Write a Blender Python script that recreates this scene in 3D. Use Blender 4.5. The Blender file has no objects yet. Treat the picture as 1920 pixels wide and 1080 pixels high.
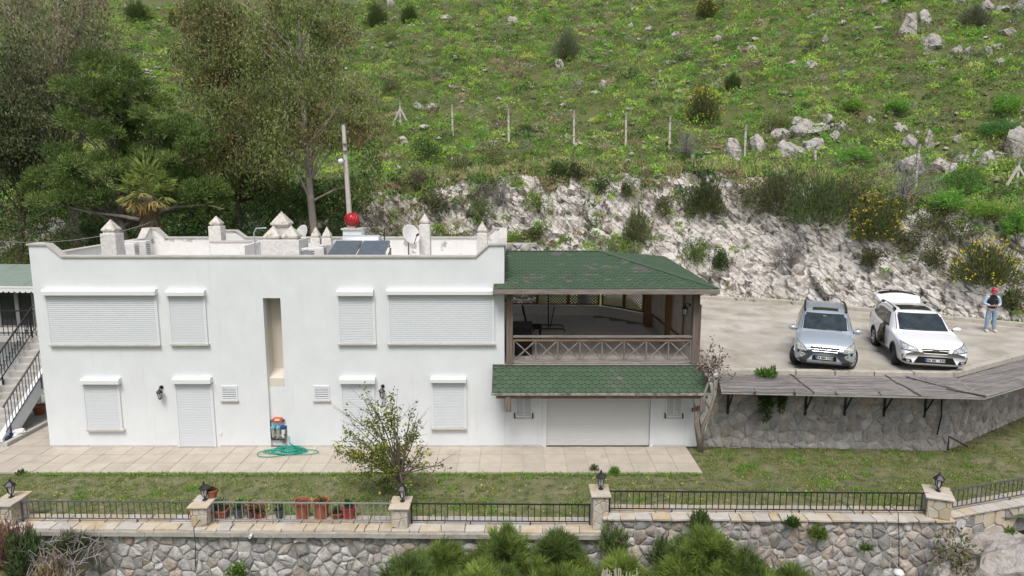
import bpy, bmesh, math, random
import numpy as np
from mathutils import Vector, Matrix, noise
from mathutils.bvhtree import BVHTree
PI = math.pi
R = math.radians
sc = bpy.context.scene
COL = sc.collection

# ------------------------------------------------------------------ camera
CAMZ, PITCH, FOC = 7.8, R(9.0), 1300.0
cam_d = bpy.data.cameras.new("camera")
cam_d.sensor_width = 36.0
cam_d.lens = FOC / 1920.0 * 36.0
cam_d.clip_start = 0.1
cam_d.clip_end = 2000.0
cam = bpy.data.objects.new("camera", cam_d)
COL.objects.link(cam)
cam.location = (0, 0, CAMZ)
cam.rotation_euler = (R(90) - PITCH, 0, 0)
sc.camera = cam

# ------------------------------------------------------------------ sky, sun, exposure (bright overcast)
SUN_EL, SUN_AZ = R(58), R(-15)          # azimuth measured from straight behind the camera
w = bpy.data.worlds.new("World")
sc.world = w
w.use_nodes = True
nt = w.node_tree
nt.nodes.clear()
sky = nt.nodes.new("ShaderNodeTexSky")
sky.sky_type = 'NISHITA'
sky.sun_disc = False
sky.sun_elevation = SUN_EL
sky.sun_rotation = R(180) + SUN_AZ
sky.air_density = 1.0
sky.dust_density = 5.0
sky.ozone_density = 1.0
hs = nt.nodes.new("ShaderNodeHueSaturation")
hs.inputs['Saturation'].default_value = 1.0
bgn = nt.nodes.new("ShaderNodeBackground")
bgn.inputs['Strength'].default_value = 0.115
wo = nt.nodes.new("ShaderNodeOutputWorld")
nt.links.new(sky.outputs[0], hs.inputs['Color'])
nt.links.new(hs.outputs[0], bgn.inputs['Color'])
nt.links.new(bgn.outputs[0], wo.inputs['Surface'])
sd = bpy.data.lights.new("sun", 'SUN')
sd.energy = 2.1
sd.angle = R(20)
sd.color = (1.0, 0.99, 0.97)
sun = bpy.data.objects.new("sun", sd)
COL.objects.link(sun)
sdir = Vector((math.sin(SUN_AZ) * math.cos(SUN_EL), -math.cos(SUN_AZ) * math.cos(SUN_EL), math.sin(SUN_EL)))
sun.rotation_euler = sdir.to_track_quat('Z', 'Y').to_euler()
sc.view_settings.view_transform = 'Standard'
sc.view_settings.look = 'None'
sc.view_settings.gamma = 1.0
sc.view_settings.use_curve_mapping = False
sc.view_settings.exposure = 0.31

# ------------------------------------------------------------------ where a thing stands, read off the photograph
def ray(px, py):
    t = (540.0 - py) / FOC
    fy = math.cos(PITCH) + math.sin(PITCH) * t
    fz = -math.sin(PITCH) + math.cos(PITCH) * t
    return (px - 960.0) / FOC / fy, fz / fy
def atY(px, py, Y):
    a, b = ray(px, py)
    return Vector((a * Y, Y, CAMZ + b * Y))
def atZ(px, py, z):
    a, b = ray(px, py)
    Y = (z - CAMZ) / b
    return Vector((a * Y, Y, z))
def pxm(Y, z):
    return FOC / (Y * math.cos(PITCH) + (CAMZ - z) * math.sin(PITCH))

# ------------------------------------------------------------------ materials
def lin(c):
    c = c / 255.0
    return c / 12.92 if c <= 0.04045 else ((c + 0.055) / 1.055) ** 2.4
def S(r, g, b):
    return (lin(r), lin(g), lin(b))
MATS = {}
ALB = .85
def mat(name, c1, c2=None, scale=3.0, rough=0.8, bump=0.0, bscale=40.0, metal=0.0, rnd=0.0, hrnd=0.0, stretch=(1, 1, 1),
        rot=(0, 0, 0), pos=(0.35, 0.65), detail=6, c3=None, s3=1.0, p3=(0.55, 0.7), attr=False, spec=0.4, coat=0.0, trans=0.0, st3=(1, 1, 1), emit=None, bdist=0.02):
    c1 = tuple(x * ALB for x in c1)
    c2 = tuple(x * ALB for x in c2) if c2 else None
    c3 = tuple(x * ALB for x in c3) if c3 else None
    m = bpy.data.materials.new(name)
    m.use_nodes = True
    n = m.node_tree.nodes
    l = m.node_tree.links
    b = n['Principled BSDF']
    b.inputs['Roughness'].default_value = rough
    b.inputs['Metallic'].default_value = metal
    b.inputs['Specular IOR Level'].default_value = spec
    b.inputs['Coat Weight'].default_value = coat
    col = None
    geo = n.new('ShaderNodeNewGeometry')
    def nz(scale, stretch, rot, detail):
        mp = n.new('ShaderNodeMapping')
        mp.inputs['Rotation'].default_value = rot
        mp.inputs['Scale'].default_value = stretch
        l.new(geo.outputs['Position'], mp.inputs['Vector'])
        t = n.new('ShaderNodeTexNoise')
        t.inputs['Scale'].default_value = scale
        t.inputs['Detail'].default_value = detail
        t.inputs['Roughness'].default_value = 0.62
        l.new(mp.outputs[0], t.inputs['Vector'])
        return t
    if attr:
        a = n.new('ShaderNodeAttribute')
        a.attribute_name = 'Col'
        col = a.outputs['Color']
    elif c2 is None:
        rgb = n.new('ShaderNodeRGB')
        rgb.outputs[0].default_value = (*c1, 1)
        col = rgb.outputs[0]
    else:
        t = nz(scale, stretch, rot, detail)
        r = n.new('ShaderNodeValToRGB')
        r.color_ramp.elements[0].position = pos[0]
        r.color_ramp.elements[0].color = (*c1, 1)
        r.color_ramp.elements[1].position = pos[1]
        r.color_ramp.elements[1].color = (*c2, 1)
        l.new(t.outputs['Fac'], r.inputs['Fac'])
        col = r.outputs['Color']
    if c3 is not None:
        t = nz(s3, st3, (0, 0, 0), 8)
        r = n.new('ShaderNodeValToRGB')
        r.color_ramp.elements[0].position = p3[0]
        r.color_ramp.elements[0].color = (0, 0, 0, 1)
        r.color_ramp.elements[1].position = p3[1]
        r.color_ramp.elements[1].color = (1, 1, 1, 1)
        l.new(t.outputs['Fac'], r.inputs['Fac'])
        mx = n.new('ShaderNodeMix')
        mx.data_type = 'RGBA'
        l.new(r.outputs['Color'], mx.inputs['Factor'])
        l.new(col, mx.inputs['A'])
        mx.inputs['B'].default_value = (*c3, 1)
        col = mx.outputs['Result']
    if rnd or hrnd:
        oi = n.new('ShaderNodeObjectInfo')
        h = n.new('ShaderNodeHueSaturation')
        mr = n.new('ShaderNodeMapRange')
        mr.inputs['To Min'].default_value = 1 - rnd
        mr.inputs['To Max'].default_value = 1 + rnd
        l.new(oi.outputs['Random'], mr.inputs['Value'])
        l.new(mr.outputs[0], h.inputs['Value'])
        if hrnd:
            m2 = n.new('ShaderNodeMath'); m2.operation = 'MULTIPLY'; m2.inputs[1].default_value = 7.31
            m3 = n.new('ShaderNodeMath'); m3.operation = 'FRACT'
            mr2 = n.new('ShaderNodeMapRange')
            mr2.inputs['To Min'].default_value = 1 - hrnd
            mr2.inputs['To Max'].default_value = 1 + hrnd
            l.new(oi.outputs['Random'], m2.inputs[0]); l.new(m2.outputs[0], m3.inputs[0])
            l.new(m3.outputs[0], mr2.inputs['Value']); l.new(mr2.outputs[0], h.inputs['Saturation'])
        l.new(col, h.inputs['Color'])
        col = h.outputs['Color']
    l.new(col, b.inputs['Base Color'])
    if bump:
        t = nz(bscale, stretch, rot, 5)
        bp = n.new('ShaderNodeBump')
        bp.inputs['Strength'].default_value = bump
        bp.inputs['Distance'].default_value = bdist
        l.new(t.outputs['Fac'], bp.inputs['Height'])
        l.new(bp.outputs['Normal'], b.inputs['Normal'])
    if trans:
        tr = n.new('ShaderNodeBsdfTranslucent')
        l.new(col, tr.inputs['Color'])
        ms = n.new('ShaderNodeMixShader')
        ms.inputs[0].default_value = trans
        out = n['Material Output']
        l.new(b.outputs[0], ms.inputs[1])
        l.new(tr.outputs[0], ms.inputs[2])
        l.new(ms.outputs[0], out.inputs['Surface'])
    MATS[name] = m
    return m

M = {}
def defm(key, *a, **k):
    M[key] = mat(key, *a, **k)
defm('plaster', (.79, .83, .84), (.735, .77, .785), 1.4, .9, .2, 50, c3=(.64, .655, .655), s3=2.2, p3=(.57, .95), st3=(2.2, 2.2, .16))
defm('peeling_plaster', (.82, .82, .80), (.74, .74, .71), 3, .92, .3, 50, c3=(.42, .41, .38), s3=1.7, p3=(.56, .60))
defm('weathered_white', (.78, .77, .74), (.62, .60, .56), 9, .92, .3, 70, c3=(.36, .33, .28), s3=6, p3=(.60, .72))
defm('cap_stone', (.70, .68, .63), (.50, .46, .39), 10, .9, .3, 80, c3=(.34, .27, .19), s3=5, p3=(.55, .7))
defm('niche_cream', (.72, .68, .60), (.66, .62, .53), 2.5, .9)
defm('coping_marble', (.50, .47, .43), (.60, .58, .54), 4, .7, c3=(.38, .35, .32), s3=7, p3=(.6, .75))
defm('shutter_white', (.76, .79, .81), None, rough=.45)
defm('slat_pale', (.66, .70, .725), None, rough=.5)
defm('shutter_box', (.78, .80, .81), None, rough=.4)
defm('garage_slat', (.70, .715, .70), None, rough=.5)
defm('wood_grey', (.15, .13, .12), (.28, .25, .225), 3.0, .85, .4, 40, stretch=(6, 6, .5))
defm('wood_grey_x', (.17, .15, .135), (.32, .285, .255), 3.0, .85, .4, 40, stretch=(.5, 6, 6), rnd=.12)
defm('wood_brown', (.20, .12, .07), (.30, .205, .135), 3.0, .8, .4, 40, stretch=(.5, 6, 6), c3=(.35, .29, .23), s3=2.5)
defm('wood_post', (.145, .11, .088), (.255, .215, .185), 3.0, .85, .4, 40, stretch=(7, 7, .4), c3=(.22, .12, .06), s3=.9, p3=(.55, .7))
defm('wood_dark', (.24, .20, .16), (.34, .30, .25), 4, .7)
defm('wood_warm', (.30, .175, .08), (.22, .12, .055), 4, .6, stretch=(5, 5, .5))
defm('shingle', (.056, .100, .056), (.072, .120, .070), 25, .95, .3, 200, rnd=.10, c3=(.095, .125, .092), s3=.55, p3=(.55, .9))
defm('shingle_worn', (.10, .105, .09), (.15, .145, .13), 25, .95, .3, 200, rnd=.15)
defm('shingle_edge', (.10, .10, .095), (.40, .39, .36), 7, .9)
defm('tar', (.045, .045, .042), (.10, .10, .09), 6, .9)
defm('tile_floor', (.78, .73, .67), (.82, .78, .73), 3, .5, rnd=.04)
defm('paving', (.46, .405, .33), (.54, .49, .415), 2.2, .75, .1, 80, rnd=.06, c3=(.43, .385, .32), s3=1.3)
defm('grout', (.42, .375, .315), None)
defm('lawn_soil', (.10, .125, .04), (.215, .20, .115), 1.6, .95, .5, 40, c3=(.065, .085, .026), s3=4.0, p3=(.5, .62))
defm('leaf', (0, 0, 0), attr=True, rough=.6, trans=.45, spec=.25)
defm('needle', (0, 0, 0), attr=True, rough=.55, trans=.40, spec=.25)
defm('flower', (0, 0, 0), attr=True, rough=.7, trans=.3, spec=.2)
defm('hill_ground', (.085, .115, .028), (.125, .13, .05), 1.1, .97, .6, 14, c3=(.22, .195, .155), s3=2.6, p3=(.62, .72))
defm('stone_grey', (.27, .265, .26), (.50, .49, .475), 5, .92, .8, 16, rnd=.45, hrnd=.9, c3=(.44, .425, .40), s3=3.2, p3=(.55, .75), bdist=.04)
defm('stone_pink', (.33, .295, .27), (.52, .475, .44), 5, .92, .8, 16, rnd=.32, hrnd=.8, c3=(.46, .43, .40), s3=3.2, p3=(.55, .75), bdist=.04)
defm('stone_dull', (.31, .295, .28), (.52, .495, .47), 5, .95, .8, 18, rnd=.22, hrnd=.7, c3=(.36, .35, .325), s3=2.6, p3=(.55, .75), bdist=.04)
defm('stone_yellow', (.50, .425, .32), (.57, .53, .455), 4, .85, .4, 30, rnd=.10, hrnd=.55, c3=(.42, .40, .37), s3=3.0, p3=(.58, .72))
defm('mortar', (.34, .325, .30), (.50, .48, .445), 8, .97, .6, 40)
defm('mortar_light', (.25, .235, .215), (.38, .36, .335), 5, .97, .7, 25)
defm('concrete', (.36, .345, .31), (.46, .44, .40), 5, .95, .4, 40, c3=(.25, .24, .21), s3=6)
defm('concrete_post', (.52, .49, .44), (.60, .57, .52), 8, .9, c3=(.36, .27, .17), s3=2.2, p3=(.58, .7))
defm('kerb_concrete', (.43, .40, .345), (.52, .49, .43), 4, .95, .3, 40, c3=(.33, .30, .25), s3=5)
defm('parking', (.38, .345, .285), (.57, .54, .475), .8, .97, .8, 40, c3=(.31, .275, .225), s3=1.0, p3=(.50, .72), st3=(1, .5, 1), detail=10)
defm('boulder', (.22, .20, .19), (.40, .37, .35), 5.0, .95, 1.0, 9, rnd=.15, hrnd=.5, c3=(.36, .27, .22), s3=1.2, p3=(.55, .68), bdist=.08)
defm('outcrop', (.40, .365, .33), (.50, .465, .43), 2.0, .95, 1.0, 7, c3=(.30, .25, .21), s3=1.2, p3=(.55, .68), bdist=.12)
defm('iron', (.022, .023, .025), None, rough=.45)
defm('iron_worn', (.075, .075, .078), (.13, .13, .135), 12, .5)
defm('iron_grey', (.22, .225, .235), (.30, .30, .31), 12, .5)
defm('lamp_glass', (.55, .55, .53), None, rough=.35)
defm('terracotta', (.30, .095, .045), (.38, .14, .075), 9, .8, rnd=.1)
defm('pot_red', (.36, .06, .045), None, rough=.5)
defm('pot_grey', (.10, .125, .16), None, rough=.5)
defm('soil', (.045, .03, .02), None, rough=1)
defm('bark_pale', (.44, .39, .34), (.30, .26, .22), 4, .9, .5, 20, stretch=(3, 3, .6), c3=(.55, .50, .45), s3=2)
defm('bark_dark', (.10, .085, .07), (.16, .14, .12), 6, .95, .5, 20)
defm('twig_grey', (.23, .215, .20), (.30, .28, .265), 6, .95)
defm('twig_brown', (.13, .105, .08), (.19, .16, .125), 6, .95)
defm('hose', (.02, .33, .24), None, rough=.4)
defm('plastic_white', (.75, .75, .74), None, rough=.4)
defm('ac_white', (.72, .73, .72), (.62, .62, .60), 8, .6)
defm('black_plastic', (.015, .015, .016), None, rough=.45)
defm('blue_plastic', (.015, .055, .25), None, rough=.35)
defm('light_blue', (.16, .42, .58), None, rough=.35)
defm('filter_clear', (.36, .36, .30), None, rough=.3)
defm('orange_plastic', (.62, .12, .03), None, rough=.4)
defm('solar_glass', (.10, .125, .15), (.14, .165, .19), 5, .25, spec=.6)
defm('galvanised', (.62, .65, .67), (.54, .57, .59), 4, .4, metal=.3)
defm('dish_white', (.66, .67, .65), (.60, .60, .56), 6, .55, c3=(.42, .25, .10), s3=4.0, p3=(.66, .72))
defm('red_metal', (.46, .012, .02), None, rough=.35, coat=.5)
defm('canvas_green', (.20, .26, .215), (.23, .29, .245), 4, .9)
defm('canvas_white', (.75, .76, .75), None, rough=.9)
defm('frame_grey', (.20, .20, .20), None, rough=.5)
defm('dark_glass', (.02, .023, .025), None, rough=.08, spec=.6)
defm('reed', (.24, .225, .215), (.37, .355, .345), 5, .95, .9, 40, stretch=(.35, 6, 6), rnd=.08, c3=(.17, .16, .15), s3=3, st3=(.4, 8, 8), p3=(.55, .7))
defm('car_silver', (.46, .52, .58), None, rough=.32, metal=.25, coat=.7)
defm('car_white', (.90, .91, .91), None, rough=.3, coat=.8)
defm('cladding', (.055, .06, .068), None, rough=.6)
defm('car_black', (.012, .012, .013), None, rough=.4)
defm('chrome', (.70, .71, .72), None, rough=.18, metal=.9)
defm('screen_glass', (.018, .026, .030), (.045, .058, .066), 3.0, .04, spec=.5)
defm('tyre', (.025, .025, .026), (.04, .039, .038), 10, .9)
defm('alloy', (.48, .49, .50), None, rough=.35, metal=.6)
defm('alloy_dark', (.10, .10, .105), None, rough=.35, metal=.4)
defm('headlamp', (.50, .51, .45), (.30, .31, .29), 18, .12, coat=.6, pos=(.45, .55))
defm('headlamp_clear', (.55, .57, .60), (.22, .235, .25), 20, .1, coat=.6, pos=(.45, .55))
defm('plate_white', (.78, .78, .76), None, rough=.4)
defm('plate_blue', (.01, .06, .40), None, rough=.4)
defm('badge_blue', (.25, .28, .35), None, rough=.2, metal=.6)
defm('tail_red', (.40, .02, .02), None, rough=.2, coat=1)
defm('steel_grey', (.30, .31, .32), None, rough=.35, metal=.6)
defm('cloth_dark', (.06, .05, .04), (.10, .085, .068), 12, .95, .4, 60)
defm('skin', (.50, .30, .22), None, rough=.6)
defm('shirt_blue', (.42, .56, .74), (.48, .62, .78), 10, .9)
defm('vest_black', (.014, .015, .018), None, rough=.9)
defm('denim', (.22, .32, .45), (.33, .43, .55), 7, .95)
defm('cap_red', (.46, .03, .05), None, rough=.8)
defm('shoe_white', (.74, .73, .70), None, rough=.7)
defm('hair_grey', (.22, .21, .20), None, rough=.9)
defm('wire', (.30, .30, .30), None, rough=.6)
defm('cable_black', (.02, .02, .02), None, rough=.6)
defm('wicker_black', (.012, .011, .011), None, rough=.8)
defm('stair_concrete', (.44, .43, .40), (.52, .51, .48), 3, .9, c3=(.34, .33, .30), s3=2)

# limestone rock face: fractures run down to the right
def rock_face(name='rock_face', K=.84, sc_=1.0):
    m = bpy.data.materials.new(name)
    m.use_nodes = True
    n, l = m.node_tree.nodes, m.node_tree.links
    b = n['Principled BSDF']
    b.inputs['Roughness'].default_value = .95
    b.inputs['Specular IOR Level'].default_value = .2
    geo = n.new('ShaderNodeNewGeometry')
    def mapping(scale, rot):
        mp = n.new('ShaderNodeMapping')
        mp.inputs['Rotation'].default_value = rot
        mp.inputs['Scale'].default_value = scale
        l.new(geo.outputs['Position'], mp.inputs['Vector'])
        return mp.outputs[0]
    def noi(vec, s, d=7, ds=0.0):
        t = n.new('ShaderNodeTexNoise')
        t.inputs['Scale'].default_value = s
        t.inputs['Detail'].default_value = d
        t.inputs['Roughness'].default_value = .65
        t.inputs['Distortion'].default_value = ds
        l.new(vec, t.inputs['Vector'])
        return t
    def ramp(fac, p, cs, kk=1.0):
        r = n.new('ShaderNodeValToRGB')
        e = r.color_ramp.elements
        e[0].position, e[1].position = p[0], p[-1]
        e[0].color, e[1].color = (*cs[0], 1), (*cs[-1], 1)
        for q, c in zip(p[1:-1], cs[1:-1]):
            k = e.new(q); k.color = (*c, 1)
        for k in e: k.color = tuple(x * kk for x in k.color[:3]) + (1,)
        l.new(fac, r.inputs['Fac'])
        return r.outputs['Color']
    def mix(f, a, bb, mode='MIX'):
        x = n.new('ShaderNodeMix'); x.data_type = 'RGBA'; x.blend_type = mode
        if isinstance(f, float): x.inputs['Factor'].default_value = f
        else: l.new(f, x.inputs['Factor'])
        l.new(a, x.inputs['A'])
        if isinstance(bb, tuple): x.inputs['B'].default_value = (*bb, 1)
        else: l.new(bb, x.inputs['B'])
        return x.outputs['Result']
    p0 = mapping((1, 1, 1), (0, 0, 0))
    mp2 = n.new('ShaderNodeMapping'); mp2.inputs['Scale'].default_value = (.5, 1.0, 2.4)
    l.new(mapping((1, 1, 1), (0, R(-40), 0)), mp2.inputs['Vector'])
    pd = mp2.outputs[0]
    base = ramp(noi(p0, 1.5, 8).outputs['Fac'], (.30, .48, .68), ((.56, .525, .475), (.68, .645, .595), (.74, .71, .665)), K)
    warm = ramp(noi(p0, .6, 5).outputs['Fac'], (.58, .70), ((0, 0, 0), (1, 1, 1)))
    base = mix(warm, base, (.46 * K, .385 * K, .31 * K))
    dn = noi(pd, 1.1, 6, 1.2)
    vor = n.new('ShaderNodeTexVoronoi'); vor.feature = 'DISTANCE_TO_EDGE'
    vor.inputs['Scale'].default_value = 1.25
    va = n.new('ShaderNodeVectorMath'); va.operation = 'ADD'
    vs = n.new('ShaderNodeVectorMath'); vs.operation = 'SCALE'; vs.inputs['Scale'].default_value = .55
    l.new(dn.outputs['Color'], vs.inputs[0]); l.new(vs.outputs[0], va.inputs[0]); l.new(pd, va.inputs[1])
    l.new(va.outputs[0], vor.inputs['Vector'])
    crack = ramp(vor.outputs['Distance'], (.015, .075), ((1, 1, 1), (0, 0, 0)))
    brk = ramp(noi(p0, 1.3, 3).outputs['Fac'], (.36, .50), ((0, 0, 0), (1, 1, 1)))
    crackm = mix(1.0, crack, brk, 'MULTIPLY')
    base = mix(crackm, base, (.13, .118, .105))
    st = ramp(noi(pd, 3.2, 8, .8).outputs['Fac'], (.56, .68), ((0, 0, 0), (.8, .8, .8)))
    base = mix(st, base, (.40, .37, .335))
    vo2 = n.new('ShaderNodeTexVoronoi'); vo2.feature = 'DISTANCE_TO_EDGE'; vo2.inputs['Scale'].default_value = 3.6
    l.new(va.outputs[0], vo2.inputs['Vector'])
    cr2 = ramp(vo2.outputs['Distance'], (.01, .09), ((.9, .9, .9), (0, 0, 0)))
    brk2 = ramp(noi(p0, 2.3, 3).outputs['Fac'], (.45, .6), ((0, 0, 0), (1, 1, 1)))
    base = mix(mix(1.0, cr2, brk2, 'MULTIPLY'), base, (.22, .205, .185))
    l.new(base, b.inputs['Base Color'])
    bp = n.new('ShaderNodeBump'); bp.inputs['Strength'].default_value = .9; bp.inputs['Distance'].default_value = .16
    l.new(dn.outputs['Fac'], bp.inputs['Height'])
    bp2 = n.new('ShaderNodeBump'); bp2.inputs['Strength'].default_value = .8; bp2.inputs['Distance'].default_value = .06
    l.new(noi(p0, 7, 6).outputs['Fac'], bp2.inputs['Height'])
    l.new(bp.outputs[0], bp2.inputs['Normal'])
    l.new(bp2.outputs[0], b.inputs['Normal'])
    return m
M['rock_face'] = rock_face()
M['boulder_rock'] = rock_face('boulder_rock', .62)

# ------------------------------------------------------------------ objects
def tag(o, label=None, cat=None, group=None, kind=None):
    if label: o['label'] = label
    if cat: o['category'] = cat
    if group: o['group'] = group
    if kind: o['kind'] = kind
    return o
def thing(name, label, cat, loc=(0, 0, 0), rz=0.0, group=None):
    o = bpy.data.objects.new(name, None)
    o.empty_display_size = .1
    COL.objects.link(o)
    o.location = loc
    o.rotation_euler = (0, 0, rz)
    return tag(o, label, cat, group)
def copy_tree(o, parent=None):
    c = o.copy()
    COL.objects.link(c)
    if parent is not None:
        c.parent = parent
    for ch in list(o.children):
        copy_tree(ch, c)
    return c
def wloc(o):
    v = Vector((0, 0, 0))
    while o is not None:
        v = v + Vector(o.location)
        o = o.parent
    return v
def link_mesh(name, me, material, parent=None, label=None, kind=None, loc=None):
    o = bpy.data.objects.new(name, me)
    COL.objects.link(o)
    if material is not None and not me.materials:
        for mm in (material if isinstance(material, (list, tuple)) else [material]):
            me.materials.append(mm)
    if parent is not None:
        o.parent = parent
    if loc is not None:
        o.location = loc
    if label: o['label'] = label
    if kind: o['kind'] = kind
    return o

class MB:
    def __init__(s):
        s.v, s.f, s.mi = [], [], []
        s.cur = 0
    def add(s, verts, faces, T=None):
        n = len(s.v)
        if T is not None:
            verts = [T @ Vector(p) for p in verts]
        s.v.extend([tuple(p) for p in verts])
        s.f.extend([tuple(i + n for i in f) for f in faces])
        s.mi.extend([s.cur] * len(faces))
        return s
    def box(s, x0, x1, y0, y1, z0, z1, T=None):
        v = [(x, y, z) for z in (z0, z1) for y in (y0, y1) for x in (x0, x1)]
        f = [(0, 2, 3, 1), (4, 5, 7, 6), (0, 1, 5, 4), (2, 6, 7, 3), (0, 4, 6, 2), (1, 3, 7, 5)]
        return s.add(v, f, T)
    def hexa(s, b, t):
        v = list(b) + list(t)
        return s.add(v, [(3, 2, 1, 0), (4, 5, 6, 7), (0, 1, 5, 4), (1, 2, 6, 5), (2, 3, 7, 6), (3, 0, 4, 7)])
    def prism(s, poly, a, b, axis='y', T=None):
        n = len(poly)
        def P(p, d):
            return {'y': (p[0], d, p[1]), 'x': (d, p[0], p[1]), 'z': (p[0], p[1], d)}[axis]
        v = [P(p, a) for p in poly] + [P(p, b) for p in poly]
        f = [tuple(range(n)), tuple(range(2 * n - 1, n - 1, -1))]
        f += [(i, n + i, n + (i + 1) % n, (i + 1) % n) for i in range(n)]
        return s.add(v, f, T)
    def tube(s, pts, r, n=8, cap=True):
        pts = [Vector(p) for p in pts]
        rs = r if isinstance(r, (list, tuple)) else [r] * len(pts)
        base = len(s.v)
        up = Vector((0, 0, 1))
        prev = None
        for i, p in enumerate(pts):
            d = (pts[min(i + 1, len(pts) - 1)] - pts[max(i - 1, 0)])
            if d.length < 1e-9: d = Vector((0, 0, 1))
            d.normalize()
            if prev is None:
                a = d.cross(up)
                if a.length < .05: a = d.cross(Vector((1, 0, 0)))
            else:
                a = prev - d * prev.dot(d)
            a.normalize()
            prev = a
            b = d.cross(a)
            for k in range(n):
                t = 2 * PI * k / n
                s.v.append(tuple(p + (a * math.cos(t) + b * math.sin(t)) * rs[i]))
        nf = 0
        for i in range(len(pts) - 1):
            for k in range(n):
                k2 = (k + 1) % n
                s.f.append((base + i * n + k, base + i * n + k2, base + (i + 1) * n + k2, base + (i + 1) * n + k)); nf += 1
        if cap:
            s.f.append(tuple(base + k for k in range(n - 1, -1, -1)))
            e = base + (len(pts) - 1) * n
            s.f.append(tuple(e + k for k in range(n))); nf += 2
        s.mi.extend([s.cur] * nf)
        return s
    def bar(s, a, b, w, h=None, up=(0, 0, 1)):
        a, b = Vector(a), Vector(b)
        h = h or w
        d = (b - a).normalized()
        x = d.cross(Vector(up))
        if x.length < .01: x = d.cross(Vector((1, 0, 0)))
        x.normalize()
        y = x.cross(d)
        def c(p): return [p - x * w / 2 - y * h / 2, p + x * w / 2 - y * h / 2, p + x * w / 2 + y * h / 2, p - x * w / 2 + y * h / 2]
        return s.hexa(c(a), c(b))
    def lathe(s, prof, c=(0, 0, 0), n=16, T=None, a0=0.0):
        v, f = [], []
        for r, z in prof:
            for k in range(n):
                t = a0 + 2 * PI * k / n
                v.append((c[0] + r * math.cos(t), c[1] + r * math.sin(t), c[2] + z))
        for i in range(len(prof) - 1):
            for k in range(n):
                k2 = (k + 1) % n
                f.append((i * n + k, i * n + k2, (i + 1) * n + k2, (i + 1) * n + k))
        f.append(tuple(range(n - 1, -1, -1)))
        f.append(tuple((len(prof) - 1) * n + k for k in range(n)))
        return s.add(v, f, T)
    def mesh(s, name, off=(0, 0, 0), smooth=False):
        me = bpy.data.meshes.new(name)
        me.from_pydata([(p[0] - off[0], p[1] - off[1], p[2] - off[2]) for p in s.v], [], s.f)
        if any(s.mi):
            me.polygons.foreach_set('material_index', s.mi)
        if smooth:
            me.polygons.foreach_set('use_smooth', [True] * len(me.polygons))
        me.update()
        return me
    def build(s, name, material, parent=None, world=True, smooth=False, bevel=0.0, label=None, kind=None, fix=False):
        off = wloc(parent) if (world and parent is not None) else (0, 0, 0)
        me = s.mesh(name, off, smooth)
        if fix or bevel:
            bm = bmesh.new(); bm.from_mesh(me)
            bmesh.ops.recalc_face_normals(bm, faces=bm.faces)
            if bevel:
                bmesh.ops.bevel(bm, geom=[e for e in bm.edges if len(e.link_faces) == 2 and e.calc_face_angle(0) > .5], offset=bevel, segments=1, affect='EDGES')
            bm.to_mesh(me); bm.free()
        return link_mesh(name, me, material, parent, label, kind)

def np_mesh(name, V, F, smooth=False, col=None):
    """V (n,3), F (m,k) of one polygon size"""
    me = bpy.data.meshes.new(name)
    V = np.asarray(V, np.float32); F = np.asarray(F, np.int32)
    me.vertices.add(len(V)); me.vertices.foreach_set('co', V.ravel())
    k = F.shape[1]
    me.loops.add(F.size); me.loops.foreach_set('vertex_index', F.ravel())
    me.polygons.add(len(F))
    me.polygons.foreach_set('loop_start', np.arange(0, F.size, k, dtype=np.int32))
    me.polygons.foreach_set('loop_total', np.full(len(F), k, np.int32))
    me.polygons.foreach_set('use_smooth', np.full(len(F), smooth))
    if col is not None:
        a = me.attributes.new('Col', 'FLOAT_COLOR', 'POINT')
        a.data.foreach_set('color', np.concatenate([col, np.ones((len(col), 1))], 1).astype(np.float32).ravel())
    me.update(calc_edges=True)
    return me

def unit(a):
    return a / np.maximum(np.linalg.norm(a, axis=1, keepdims=True), 1e-9)
def leaf_arrays(rg, P, D, L, W, N=None):
    n = len(P)
    D = unit(D)
    side = unit(np.cross(D, rg.normal(size=(n, 3)) if N is None else N))
    nrm = np.cross(D, side)
    L = np.broadcast_to(np.asarray(L, float), (n,))[:, None]
    W = np.broadcast_to(np.asarray(W, float), (n,))[:, None]
    bend = nrm * L * .12
    V = np.stack([P, P + D * L * .45 + side * W / 2 + bend, P + D * L, P + D * L * .45 - side * W / 2 + bend], 1)
    return V.reshape(-1, 3)
def leaf_object(name, rg, P, D, L, W, colr, material, parent=None, kind=None, label=None, N=None):
    V = leaf_arrays(rg, P, D, L, W, N)
    off = np.array(wloc(parent)) if parent is not None else np.zeros(3)
    n = len(P)
    F = np.arange(4 * n).reshape(n, 4)
    me = np_mesh(name, V - off, F, False, np.repeat(colr, 4, 0))
    return link_mesh(name, me, material, parent, label, kind)
FOL = 2.35
def palette(rg, n, cols, jit=.18, k=1.0):
    cols = np.asarray(cols, float) * k
    i = rg.integers(0, len(cols), n)
    return np.clip(cols[i] * (1 + rg.normal(size=(n, 1)) * jit) * (1 + rg.normal(size=(n, 3)) * jit * .25), .004, .8)

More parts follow.
